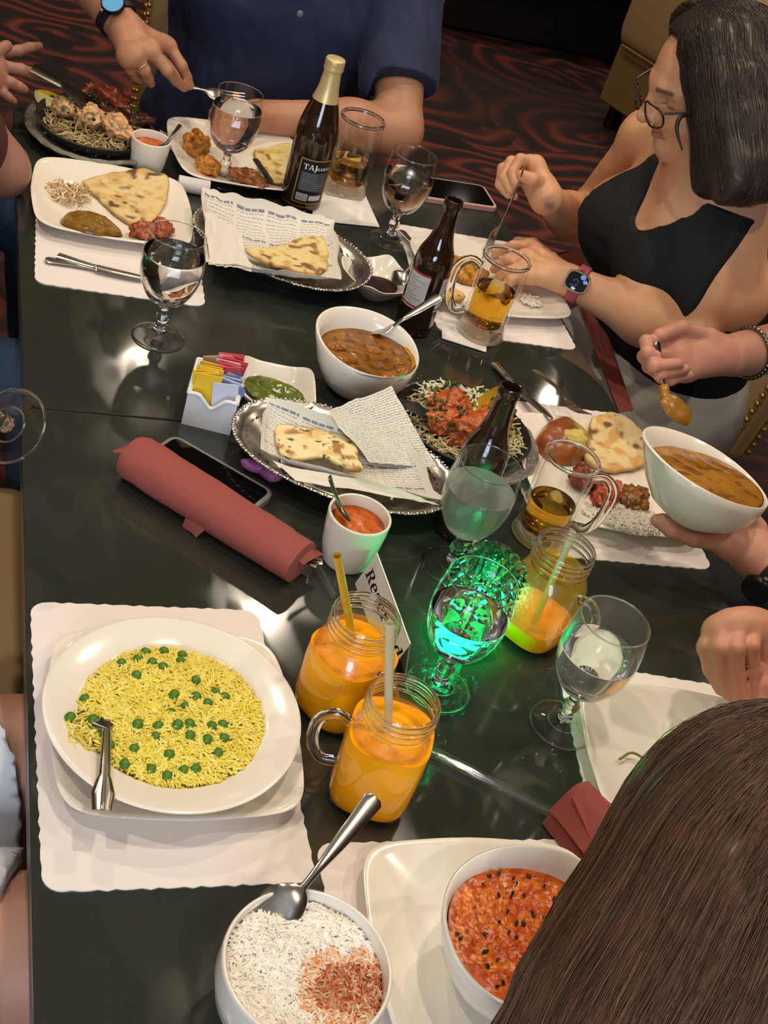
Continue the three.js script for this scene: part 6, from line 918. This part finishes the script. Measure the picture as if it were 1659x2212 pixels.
  for (const s of [-1, 1]) { const loop = []; for (let i = 0; i < 24; i++) { const a = i / 24 * 6.2832; loop.push(W(s * 0.034 + 0.0245 * Math.sign(Math.cos(a)) * Math.abs(Math.cos(a)) ** 0.8, -0.012 + 0.0195 * Math.sign(Math.sin(a)) * Math.abs(Math.sin(a)) ** 0.8, 0.112 - 0.012 * Math.abs(Math.cos(a) * s > 0 ? Math.cos(a) : 0)).sub(gp)); } const frame = part('lens_frame', tube(loop, 0.0019, { closed: true, seg: 48, side: 8 }), fm, gl); part('lens', fan(loop), M.pane, frame); part('temple_arm', tube([W(s * 0.062, 0.002, 0.1).sub(gp), W(s * 0.08, 0.003, 0.06).sub(gp), W(s * 0.082, 0.0, -0.005).sub(gp), W(s * 0.08, -0.02, -0.03).sub(gp)], 0.0021, { seg: 20, side: 8 }), fm, gl); }
  part('bridge', tube([W(-0.01, -0.002, 0.112).sub(gp), W(0, 0.002, 0.116).sub(gp), W(0.01, -0.002, 0.112).sub(gp)], 0.0018, { seg: 10, side: 8 }), fm, gl);
  const face = canvas(128, 128, (c) => { c.fillStyle = '#000'; c.fillRect(0, 0, 128, 128); c.fillStyle = '#9fb0ff'; c.beginPath(); c.ellipse(84, 26, 15, 15, 0, 0, 7); c.fill(); c.beginPath(); c.ellipse(104, 48, 13, 12, 0, 0, 7); c.fill(); c.strokeStyle = '#5a66b0'; c.lineWidth = 5; c.beginPath(); c.arc(58, 66, 13, 2.8, 6.6); c.stroke(); c.beginPath(); c.ellipse(66, 84, 5, 6, 0, 0, 7); c.fillStyle = '#6c78c8'; c.fill(); c.fillStyle = '#4a5290'; c.fillRect(34, 88, 22, 9); c.fillStyle = '#d8ffff'; c.beginPath(); c.ellipse(60, 108, 12, 9, 0, 0, 7); c.fill(); });
  watch('square smartwatch with a rose pink band on the wrist of the woman in black', mix3(wrL, elL, 0.06), dirTo(elL, wrL), 0.032, '#b0505c', V(0.875, 0.86, -0.3508), false, face);
  cutlery('fork', 'steel fork held upright in the fist of the woman in black', [V(0.8309, 0.935, -0.5924), V(0.8435, 0.875, -0.6186), V(0.8359, 0.84, -0.6063), V(0.827, 0.81, -0.5958)], { w: 0.006, up: V(0.5, 0.6, 0.4) });
  chair('beige leather chair of the woman in the black tank top', V(1.2, 0, -0.66), -HALF, 'beige chairs with brass nailheads');
}

// the guest in black holding a bowl and a spoon
{
  const base = V(1.42, 0, 0.12), tone = skinTone('#d29a80', '#c67c6c', 3), neck = V(1.36, 1.1, 0.1), hip = V(1.45, 0.55, 0.12), shR = V(1.35, 1.05, -0.09), shL = V(1.35, 1.05, 0.29), wrR = V(1.0697, 0.868, -0.1495), elR = V(1.42, 0.86, -0.3), wrL = V(0.926, 0.822, 0.292), elL = V(1.06, 0.785, 0.46);
  const armR = limb(shR, elR, wrR, [0.06, 0.05, 0.05, 0.034]), armL = limb(shL, elL, wrL, [0.06, 0.05, 0.046, 0.031]), tor = torso(hip, neck, shL, shR, 1.12);
  const handR = handBones(wrR, [[V(0.9518, 0.878, -0.1443), V(0.893, 0.892, -0.116), V(0.8765, 0.897, -0.0778), V(0.8912, 0.895, -0.0752)], [V(0.95, 0.868, -0.1258), V(0.8947, 0.872, -0.1064), V(0.8846, 0.886, -0.0593), V(0.9282, 0.89, -0.0679)], [V(0.9552, 0.858, -0.1138), V(0.9049, 0.86, -0.0988), V(0.9009, 0.872, -0.0587), V(0.9464, 0.88, -0.0714)], [V(0.9693, 0.85, -0.1056), V(0.9257, 0.85, -0.0877), V(0.9286, 0.861, -0.0652), V(0.9622, 0.868, -0.0759)], [V(1.0218, 0.892, -0.1558), V(0.964, 0.904, -0.1511), V(0.9161, 0.9, -0.1263)]], 0.0098, 0.019);
  const handL = handBones(wrL, [[V(0.8732, 0.832, 0.2771), V(0.8251, 0.837, 0.2747), V(0.7925, 0.842, 0.2682), V(0.771, 0.85, 0.2589)], [V(0.876, 0.836, 0.2686), V(0.8343, 0.838, 0.264), V(0.803, 0.843, 0.262), V(0.7798, 0.852, 0.2585)], [V(0.886, 0.838, 0.2589), V(0.848, 0.84, 0.2549), V(0.8192, 0.844, 0.2524), V(0.7956, 0.852, 0.2504)], [V(0.8998, 0.84, 0.2506), V(0.8701, 0.842, 0.2448), V(0.844, 0.847, 0.244), V(0.8227, 0.854, 0.2434)], [V(0.9236, 0.838, 0.2773), V(0.9227, 0.852, 0.2602), V(0.9051, 0.868, 0.2546)]], 0.0098, 0.019);
  const o = guest('guest in black lifting a bowl of brown curry and a dripping spoon', base, tone, [...tor, [neck, V(1.32, 1.26, 0.1), 0.056], ...armR, ...armL], { hands: [handR, handL], head: { at: V(1.27, 1.35, 0.1), to: V(-1, -0.4, 0) } });
  cloth(o, 'black_shirt', [...torso(V(1.45, 0.58, 0.12), neck, shL, shR, 1.14), [shR, mix3(shR, elR, 0.75), 0.075, 0.07], [shL, mix3(shL, elL, 0.75), 0.075, 0.07]], 0.012, mat('#0f0f11', 0.85), { clip: (x, y) => y - 1.14 });
  legs(o, hip, [V(0.98, 0.53, 0.02), V(0.98, 0.53, 0.24)], mat('#121216', 0.85));
  hairOn(o, [-1, -0.5, 0, 0.5, 1].map((a) => [V(1.2, 1.42, 0.1 + a * 0.06), V(1.3, 1.455, 0.1 + a * 0.08), V(1.37, 1.4, 0.1 + a * 0.09), V(1.37, 1.3, 0.1 + a * 0.08)]), { r: 0.026, n: 150, jitter: 0.027, cell: 0.01, caps: [capGeo(V(1.27, 1.35, 0.1), V(-1, -0.4, 0))] });
  const ax = dirTo(elR, wrR), bc = mix3(wrR, elR, 0.12), q = new THREE.Quaternion().setFromUnitVectors(V(0, 0, 1), ax);
  const br = thing('bracelet', 'braided silver cuff bracelet on the wrist that holds the spoon', 'bracelet', bc); br.quaternion.copy(q);
  const lp = []; for (let i = 0; i < 32; i++) { const a = i / 32 * 6.2832; lp.push(V(Math.cos(a) * 0.041, Math.sin(a) * 0.041, 0.0015 * Math.sin(a * 2))); } part('cuff', tube(lp, (t) => 0.0036 + 0.0007 * Math.sin(t * 220), { closed: true, seg: 160, side: 8 }), mat('#8f8a80', 0.35, { metalness: 1 }), br);
  part('cuff_end', new THREE.SphereGeometry(0.0052, 12, 8).translate(-0.03, -0.029, 0.002), mat('#a39d92', 0.3, { metalness: 1 }), br); part('cuff_end', new THREE.SphereGeometry(0.0052, 12, 8).translate(-0.018, -0.0375, 0.002), mat('#a39d92', 0.3, { metalness: 1 }), br);
  watch('black sports watch on the wrist under the lifted bowl', mix3(wrL, elL, 0.1), dirTo(elL, wrL), 0.036, '#121214', V(0.8852, 0.81, 0.3264), true, null, true);
  const sp = [V(0.89, 0.912, -0.085), V(0.8979, 0.888, -0.065), V(0.9085, 0.86, -0.0415), V(0.9175, 0.848, -0.0223), V(0.9323, 0.84, -0.0114), V(0.9452, 0.833, -0.0011)];
  cutlery('spoon', 'steel spoon loaded with brown curry, dripping below the hand with the bracelet', sp, { w: 0.0075, up: V(0.2, 0.9, 0.3) });
  single('curry_spoonful', rel(tube([V(0.9041, 0.864, -0.041), V(0.9026, 0.858, -0.0257), V(0.9145, 0.85, -0.0121), V(0.9276, 0.844, -0.0052), V(0.9411, 0.837, 0.0003)], (t) => [t < 0.3 ? 0.008 : mix(0.012, 0.02, Math.sin(Math.PI * clamp((t - 0.2) / 0.8))), 0.0068 + 0.0006 * Math.sin(t * 17)], { seg: 26, side: 12 }), sp[3]), mat('#a8752a', 0.25), 'brown curry clinging to the raised spoon', 'curry', sp[3]);
  chair('beige leather chair of the guest who lifts the bowl', V(1.52, 0, 0.12), -HALF, 'beige chairs with brass nailheads');
}

// the guest whose hand rests a fork on the nearly empty plate
{
  const base = V(1.42, 0, 0.7), tone = skinTone('#d0977a', '#c47c66', 5), neck = V(1.36, 1.1, 0.7), hip = V(1.45, 0.55, 0.7), shR = V(1.34, 1.05, 0.53), shL = V(1.34, 1.05, 0.88), wrR = V(0.8233, 0.875, 0.4999), elR = V(1.1, 0.86, 0.58), wrL = V(1.02, 0.6, 0.76), elL = V(1.28, 0.72, 0.86);
  const handR = handBones(wrR, [[V(0.7288, 0.885, 0.4929), V(0.7198, 0.872, 0.5065), V(0.7345, 0.847, 0.5154), V(0.7497, 0.83, 0.5294)], [V(0.7406, 0.896, 0.4923), V(0.7257, 0.883, 0.5183), V(0.7418, 0.852, 0.5269), V(0.7562, 0.832, 0.5394)], [V(0.7572, 0.9, 0.4916), V(0.7403, 0.89, 0.5243), V(0.7535, 0.858, 0.5355), V(0.7632, 0.836, 0.5511)], [V(0.778, 0.9, 0.4919), V(0.7613, 0.893, 0.5227), V(0.7734, 0.864, 0.5333), V(0.7776, 0.84, 0.5473)], [V(0.8, 0.868, 0.5182), V(0.7937, 0.85, 0.5406), V(0.7865, 0.83, 0.5547)]], 0.0098, 0.018);
  const o = guest('guest in black whose hand rests a fork on the nearly empty plate', base, tone, [...torso(hip, neck, shL, shR, 1.1), [neck, V(1.32, 1.26, 0.7), 0.056], ...limb(shR, elR, wrR), ...limb(shL, elL, wrL)], { hands: [handR, handBones(wrL, [[V(0.94, 0.585, 0.72), V(0.91, 0.575, 0.715), V(0.89, 0.565, 0.715), V(0.875, 0.56, 0.715)], [V(0.935, 0.585, 0.745), V(0.9, 0.575, 0.745), V(0.88, 0.565, 0.745), V(0.865, 0.56, 0.745)], [V(0.94, 0.585, 0.77), V(0.91, 0.575, 0.772), V(0.89, 0.565, 0.773), V(0.875, 0.56, 0.774)], [V(0.945, 0.585, 0.79), V(0.92, 0.575, 0.795), V(0.9, 0.565, 0.797), V(0.89, 0.56, 0.798)], [V(0.985, 0.59, 0.72), V(0.96, 0.58, 0.695), V(0.935, 0.575, 0.69)]])], head: { at: V(1.28, 1.35, 0.7), to: V(-1, -0.4, 0) } });
  cloth(o, 'dark_shirt', [...torso(V(1.45, 0.58, 0.7), neck, shL, shR, 1.12), [shR, mix3(shR, elR, 0.8), 0.07, 0.06], [shL, mix3(shL, elL, 0.8), 0.07, 0.06]], 0.012, mat('#131316', 0.85), { clip: (x, y) => y - 1.14 });
  legs(o, hip, [V(0.98, 0.53, 0.6), V(0.98, 0.53, 0.8)], mat('#15151a', 0.85));
  hairOn(o, [-1, -0.5, 0, 0.5, 1].map((a) => [V(1.21, 1.42, 0.7 + a * 0.06), V(1.3, 1.455, 0.7 + a * 0.08), V(1.38, 1.4, 0.7 + a * 0.09), V(1.38, 1.28, 0.7 + a * 0.08)]), { r: 0.026, n: 150, jitter: 0.027, cell: 0.01, caps: [capGeo(V(1.28, 1.35, 0.7), V(-1, -0.4, 0))] });
  cutlery('fork', 'steel fork pointing down from the hand onto the nearly empty plate', [V(0.766, 0.865, 0.5275), V(0.7636, 0.835, 0.5488), V(0.768, 0.81, 0.5505)], { w: 0.0065, up: V(0.6, 0.3, 0.6) });
}

// the woman with long brown hair, seen from behind
{
  const base = V(0.7, 0, 1.1), tone = skinTone('#cf9a78', '#bd7c60', 6), hd = V(0.5699, 0.9671, 0.8444), neck = hd.clone().add(V(0.06, -0.2, 0.12)), hip = V(0.85, 0.5, 1.25), shL = neck.clone().add(V(-0.13, -0.05, 0.12)), shR = neck.clone().add(V(0.17, -0.05, -0.06));
  const elL = shL.clone().add(V(-0.02, -0.22, 0.1)), elR = shR.clone().add(V(0.08, -0.24, 0.02)), wrL = V(0.62, 0.6, 1.06), wrR = V(0.84, 0.6, 0.98), fan = (w, s) => [0, 1, 2, 3].map((i) => { const k = w.clone().add(V(-0.03 + i * 0.022, 0.012, -0.085)); return [k, k.clone().add(V(0, 0, -0.035)), k.clone().add(V(0, -0.008, -0.058)), k.clone().add(V(0, -0.02, -0.075))]; }).concat([[w.clone().add(V(s * 0.035, 0, -0.03)), w.clone().add(V(s * 0.055, 0, -0.06)), w.clone().add(V(s * 0.058, -0.005, -0.085))]]);
  const to = V(-0.55, -0.45, -0.75);
  const o = guest('woman with long straight brown hair seen from behind, at the near table end', base, tone, [...torso(hip, neck, shL, shR, 0.98), [neck, hd.clone().add(V(0.02, -0.06, 0.03)), 0.05], ...limb(shL, elL, wrL), ...limb(shR, elR, wrR)], { hands: [handBones(wrL, fan(wrL, 1)), handBones(wrR, fan(wrR, -1))], head: { at: hd, to, cell: 0.004 } });
  cloth(o, 'dark_top', [...torso(hip.clone().add(V(0, 0.05, 0)), neck, shL, shR, 1.0), [shL, elL, 0.06, 0.05], [shR, elR, 0.06, 0.05]], 0.01, mat('#1a1820', 0.85), { clip: (x, y) => y - neck.y - 0.02 });
  legs(o, hip, [V(0.7, 0.5, 0.86), V(0.9, 0.5, 0.86)], mat('#20222c', 0.85));
  const G = [
    [V(0.6086, 1.0433, 0.8007), V(0.5793, 1.0361, 0.793), V(0.543, 1.0226, 0.7871), V(0.5056, 1.0063, 0.7967), V(0.4804, 0.9843, 0.8166), V(0.4637, 0.963, 0.8397), V(0.4454, 0.9448, 0.8597), V(0.4198, 0.9204, 0.8812), V(0.3872, 0.8928, 0.9158), V(0.3499, 0.8671, 0.9604), V(0.3219, 0.8333, 1.0021)],
    [V(0.6031, 1.0524, 0.8181), V(0.5582, 1.0548, 0.8228), V(0.5213, 1.0424, 0.8294), V(0.4891, 1.0244, 0.8428), V(0.4663, 1.0066, 0.8603), V(0.4491, 0.9879, 0.8811), V(0.4287, 0.9688, 0.9008), V(0.4056, 0.9466, 0.9218), V(0.3787, 0.9156, 0.9481), V(0.3495, 0.8894, 0.9831), V(0.3278, 0.8617, 1.0228)],
    [V(0.5938, 1.0606, 0.8345), V(0.5468, 1.0667, 0.8489), V(0.51, 1.0592, 0.8653), V(0.4822, 1.0405, 0.8813), V(0.4608, 1.0212, 0.9006), V(0.4461, 0.9998, 0.918), V(0.4289, 0.9778, 0.9346), V(0.4077, 0.9571, 0.9553), V(0.3856, 0.9339, 0.9774), V(0.3658, 0.9068, 1.0039), V(0.3434, 0.885, 1.0385)],
    [V(0.5911, 1.0625, 0.8454), V(0.5433, 1.0715, 0.8707), V(0.5121, 1.062, 0.8913), V(0.4849, 1.0471, 0.9113), V(0.4676, 1.0252, 0.9278), V(0.4537, 1.0045, 0.945), V(0.4383, 0.9836, 0.9616), V(0.4214, 0.9624, 0.9778), V(0.405, 0.939, 0.9959), V(0.388, 0.9157, 1.0206), V(0.3662, 0.8998, 1.0507)],
    [V(0.5952, 1.0578, 0.851), V(0.5461, 1.0699, 0.8869), V(0.5159, 1.0614, 0.914), V(0.4962, 1.0434, 0.9332), V(0.4822, 1.0227, 0.9502), V(0.4699, 1.0027, 0.9675), V(0.4567, 0.9828, 0.9844), V(0.4423, 0.9627, 1.0009), V(0.4288, 0.943, 1.0173), V(0.4142, 0.926, 1.0381), V(0.4001, 0.907, 1.0606)],
    [V(0.5989, 1.056, 0.8542), V(0.5568, 1.0647, 0.8961), V(0.5324, 1.0554, 0.9265), V(0.515, 1.0401, 0.9513), V(0.5041, 1.0205, 0.969), V(0.4932, 1.0011, 0.9864), V(0.4825, 0.982, 1.0037), V(0.4716, 0.9657, 1.0187), V(0.461, 0.9471, 1.0358), V(0.4505, 0.9287, 1.0526), V(0.437, 0.9151, 1.0711)],
    [V(0.6131, 1.0486, 0.8531), V(0.5808, 1.0572, 0.8995), V(0.5593, 1.0505, 0.936), V(0.5463, 1.0364, 0.9619), V(0.5384, 1.0176, 0.9802), V(0.5289, 0.9986, 0.9981), V(0.5211, 0.9803, 1.0161), V(0.5131, 0.9647, 1.0318), V(0.5036, 0.9489, 1.0471), V(0.4911, 0.9352, 1.066), V(0.4785, 0.9245, 1.0826)]];
  hairOn(o, G, { r: 0.029, n: 4600, seed: 9, strand: 0.00038, jitter: 0.03, tints: ['#3c281b', '#76533a'], rough: 0.36, cell: 0.007, extra: [[V(0.5761, 0.9811, 0.836), V(0.5994, 0.9726, 0.8536), 0.1, 0.1]] });
  const w = []; const r = rng(44); for (let i = 0; i < 26; i++) { const t = r(), a = mix3(V(0.4935, 1.0346, 0.7819), V(0.4434, 0.9693, 0.8252), t), d = V(-0.012 - 0.016 * r(), 0.004 + 0.01 * r(), -0.004 * r()); w.push(tube([a, a.clone().add(d.clone().multiplyScalar(0.7)), a.clone().add(d).add(V(-0.006, -0.012 * r(), 0.01))], 0.00022, { seg: 6, side: 3 })); }
  part('flyaway_hair', rel(merged(w), base), mat('#3a2418', 0.4), o);
  const ga = V(0.4386, 0.987, 0.8224), gb = V(0.4405, 0.9861, 0.8377), gl = thing('eyeglasses', 'dark glasses end showing beside the long brown hair', 'glasses', ga); part('temple_arm', rel(tube([ga, mix3(ga, gb, 0.5).add(V(-0.003, 0, 0)), gb], [0.0022, 0.0055], { seg: 8, side: 8 }), ga), mat('#15100d', 0.25), gl);
}

// guests along the side at the picture's edge
function seatedSide(label, z, { tone, shirt, pants, armR, armL, hands, kneeZ = 0.11, shorts, bx = -0.42 }) {
  const base = V(bx, 0, z), hx = bx + 0.1, neck = V(bx + 0.04, 1.1, z), hip = V(bx, 0.53, z), shL = V(bx + 0.05, 1.05, z - 0.19), shR = V(bx + 0.05, 1.05, z + 0.19);
  const bones = [...torso(hip, neck, shL, shR, 1.06), [neck, V(bx + 0.07, 1.26, z), 0.055], ...limb(shL, ...armL), ...limb(shR, ...armR)];
  if (shorts) for (const s of [-1, 1]) bones.push([V(bx + 0.12, 0.575, z + s * kneeZ * 0.9), V(0.06, 0.6, z + s * kneeZ), 0.09, 0.078, 0.02], [V(0.06, 0.6, z + s * kneeZ), V(0.07, 0.1, z + s * kneeZ), 0.066, 0.042, 0.03]);
  const o = guest(label, base, tone, bones, { hands, head: { at: V(hx, 1.35, z), to: V(1, -0.35, 0.05) } });
  cloth(o, 'shirt', [...torso(V(bx, 0.58, z), neck, shL, shR, 1.1), [shL, mix3(shL, armL[0], 0.8), 0.068, 0.062], [shR, mix3(shR, armR[0], 0.8), 0.068, 0.062]], 0.012, shirt, { clip: (x, y) => y - 1.14 });
  if (shorts) cloth(o, 'shorts', [-1, 1].map((s) => [V(bx, 0.56, z + s * kneeZ * 0.9), V(0, 0.59, z + s * kneeZ), 0.12, 0.1, 0.03]), 0.006, shorts, { clip: (x, y, w) => x + 0.01 - 0.02 * Math.cos((w - z) * 20) }); else legs(o, hip, [V(0.06, 0.55, z - kneeZ), V(0.06, 0.55, z + kneeZ)], pants);
  hairOn(o, [-1, -0.5, 0, 0.5, 1].map((a) => [V(hx + 0.07, 1.43, z + a * 0.06), V(hx - 0.02, 1.455, z + a * 0.08), V(hx - 0.09, 1.4, z + a * 0.09), V(hx - 0.09, 1.28, z + a * 0.08)]), { r: 0.026, n: 120, jitter: 0.027, cell: 0.01, caps: [capGeo(V(hx, 1.35, z), V(1, -0.35, 0.05))] });
  return o;
}
const relaxed = (w, d = V(1, -0.2, 0), s = 1) => { const n = d.clone().normalize(), b = V(0, 1, 0).cross(n).normalize(); return [0, 1, 2, 3].map((i) => { const k = w.clone().addScaledVector(n, 0.085).addScaledVector(b, (i - 1.5) * 0.021); return [k, k.clone().addScaledVector(n, 0.036), k.clone().addScaledVector(n, 0.06).add(V(0, -0.008, 0)), k.clone().addScaledVector(n, 0.076).add(V(0, -0.018, 0))]; }).concat([[w.clone().addScaledVector(n, 0.03).addScaledVector(b, s * 0.036), w.clone().addScaledVector(n, 0.06).addScaledVector(b, s * 0.054), w.clone().addScaledVector(n, 0.085).addScaledVector(b, s * 0.056)]]); };
{
  const wl = V(-0.0804, 0.85, -0.7597), wr = V(-0.2, 0.99, -0.6);
  seatedSide('guest in jeans reaching with spread fingers over the far sizzling dish', -0.62, { tone: skinTone('#a87c6c', '#96604f', 7), shirt: mat('#4a1f22', 0.85), pants: mat('#354a66', 0.85), kneeZ: 0.29, armL: [V(-0.24, 0.86, -0.94), wl], armR: [V(-0.028, 0.785, -0.5778), wr], hands: [handBones(wl, [[V(-0.0416, 0.85, -0.869), V(-0.0048, 0.85, -0.9032), V(0.0147, 0.847, -0.9348), V(0.0315, 0.842, -0.962)], [V(-0.0385, 0.85, -0.823), V(-0.0014, 0.847, -0.8299), V(0.0185, 0.84, -0.8402), V(0.0342, 0.833, -0.8542)], [V(-0.039, 0.84, -0.8023), V(-0.0155, 0.835, -0.7961), V(-0.003, 0.83, -0.7981), V(0.0057, 0.826, -0.8017)], [V(-0.0425, 0.83, -0.7863), V(-0.027, 0.822, -0.7779), V(-0.0183, 0.817, -0.7763), V(-0.0104, 0.812, -0.7781)], [V(-0.0657, 0.86, -0.7898), V(-0.0477, 0.87, -0.8205), V(-0.0268, 0.87, -0.8627)]], 0.0095, 0.018), handBones(wr, relaxed(wr, V(-0.25, 0.9, 0.1)))] });
}
const GRIP = TIPPED.clone().addScaledVector(TIPPED_AXIS, 0.1).add(V(-0.15, -0.05, 0.0));
seatedSide('guest with bare legs in pale shorts holding up the tipped goblet', 0.57, { tone: skinTone('#c99880', '#b67d68', 9), shirt: mat('#d8d8e0', 0.85), shorts: mat('#cfd3dc', 0.85), armL: [V(-0.5, 0.84, 0.26), GRIP], armR: [V(-0.44, 0.82, 0.86), V(-0.3, 0.72, 0.74)], hands: [handBones(GRIP, relaxed(GRIP, V(0.75, 0.35, -0.3))), handBones(V(-0.3, 0.72, 0.74), relaxed(V(-0.3, 0.72, 0.74), V(0.8, -0.5, -0.2), -1))], kneeZ: 0.115, bx: -0.52 });
chair('beige leather chair of the guest resting a fork on the nearly empty plate', V(1.52, 0, 0.7), -HALF, 'beige chairs with brass nailheads');
chair('beige leather chair of the woman with long brown hair', V(0.88, 0, 1.34), Math.PI, 'beige chairs with brass nailheads');
for (const [x, z, l] of [[-0.48, -0.62, 'beige leather chair of the guest reaching over the far sizzling dish'], [-0.18, -0.02, 'empty beige leather chair pushed up to the table beside the table seam'], [-0.58, 0.57, 'beige leather chair of the guest in pale shorts']]) chair(l, V(x, 0, z), HALF, 'beige chairs with brass nailheads');

// ---------------------------------------------------------------- beyond the table
{ // empty beige armchair and long bench
  const P = V(2.98, 0, -3.2), o = thing('armchair', 'empty beige leather armchair beyond the woman in black', 'armchair', P, 0.43);
  part('base', rbox(0.86, 0.24, 0.92, 0.012, 2).translate(0, 0.22, 0), leatherDark, o);
  for (const s of [-1, 1]) { part('arm', loft([[-0.46, 0.9], [-0.44, 1], [0.44, 1], [0.46, 0.9]].map(([z, k]) => Array.from({ length: 28 }, (_, i) => { const a = i / 28 * 6.2832, c = Math.cos(a), q = Math.sin(a); return V(s * 0.36 + 0.105 * k * Math.sign(c) * Math.abs(c) ** 0.5, 0.54 + 0.21 * k * Math.sign(q) * Math.abs(q) ** (q > 0 ? 0.75 : 0.3), z); })), { crease: 0.9 }), leather, o); part('piping', tube([V(s * 0.46, 0.345, -0.42), V(s * 0.46, 0.345, 0.42)], 0.006, { seg: 4, side: 8 }), leatherDark, o); for (const t of [-1, 1]) part('foot', rbox(0.05, 0.1, 0.05, 0.005).translate(s * 0.36, 0.05, t * 0.4), wood, o); }
  part('seat', rbox(0.52, 0.15, 0.8, 0.05, 4).translate(0, 0.4, 0.05), leather, o);
  part('backrest', rbox(0.56, 0.5, 0.18, 0.06, 4).translate(0, 0.6, -0.37), leather, o);
  const b = thing('bench', 'long beige upholstered bench along the far side of the carpet', 'bench', V(3.0, 0, -4.35), 0.0);
  part('seat', rbox(3.4, 0.14, 0.6, 0.03, 3).translate(0, 0.42, 0), leather, b); part('backrest', rbox(3.4, 0.6, 0.12, 0.04, 3).translate(0, 0.8, -0.3), leather, b); part('plinth', rbox(3.2, 0.33, 0.36, 0.01).translate(0, 0.175, -0.08), mat('#100b09', 0.7), b);
}

scene.updateMatrixWorld(true);
renderer.render(scene, camera);
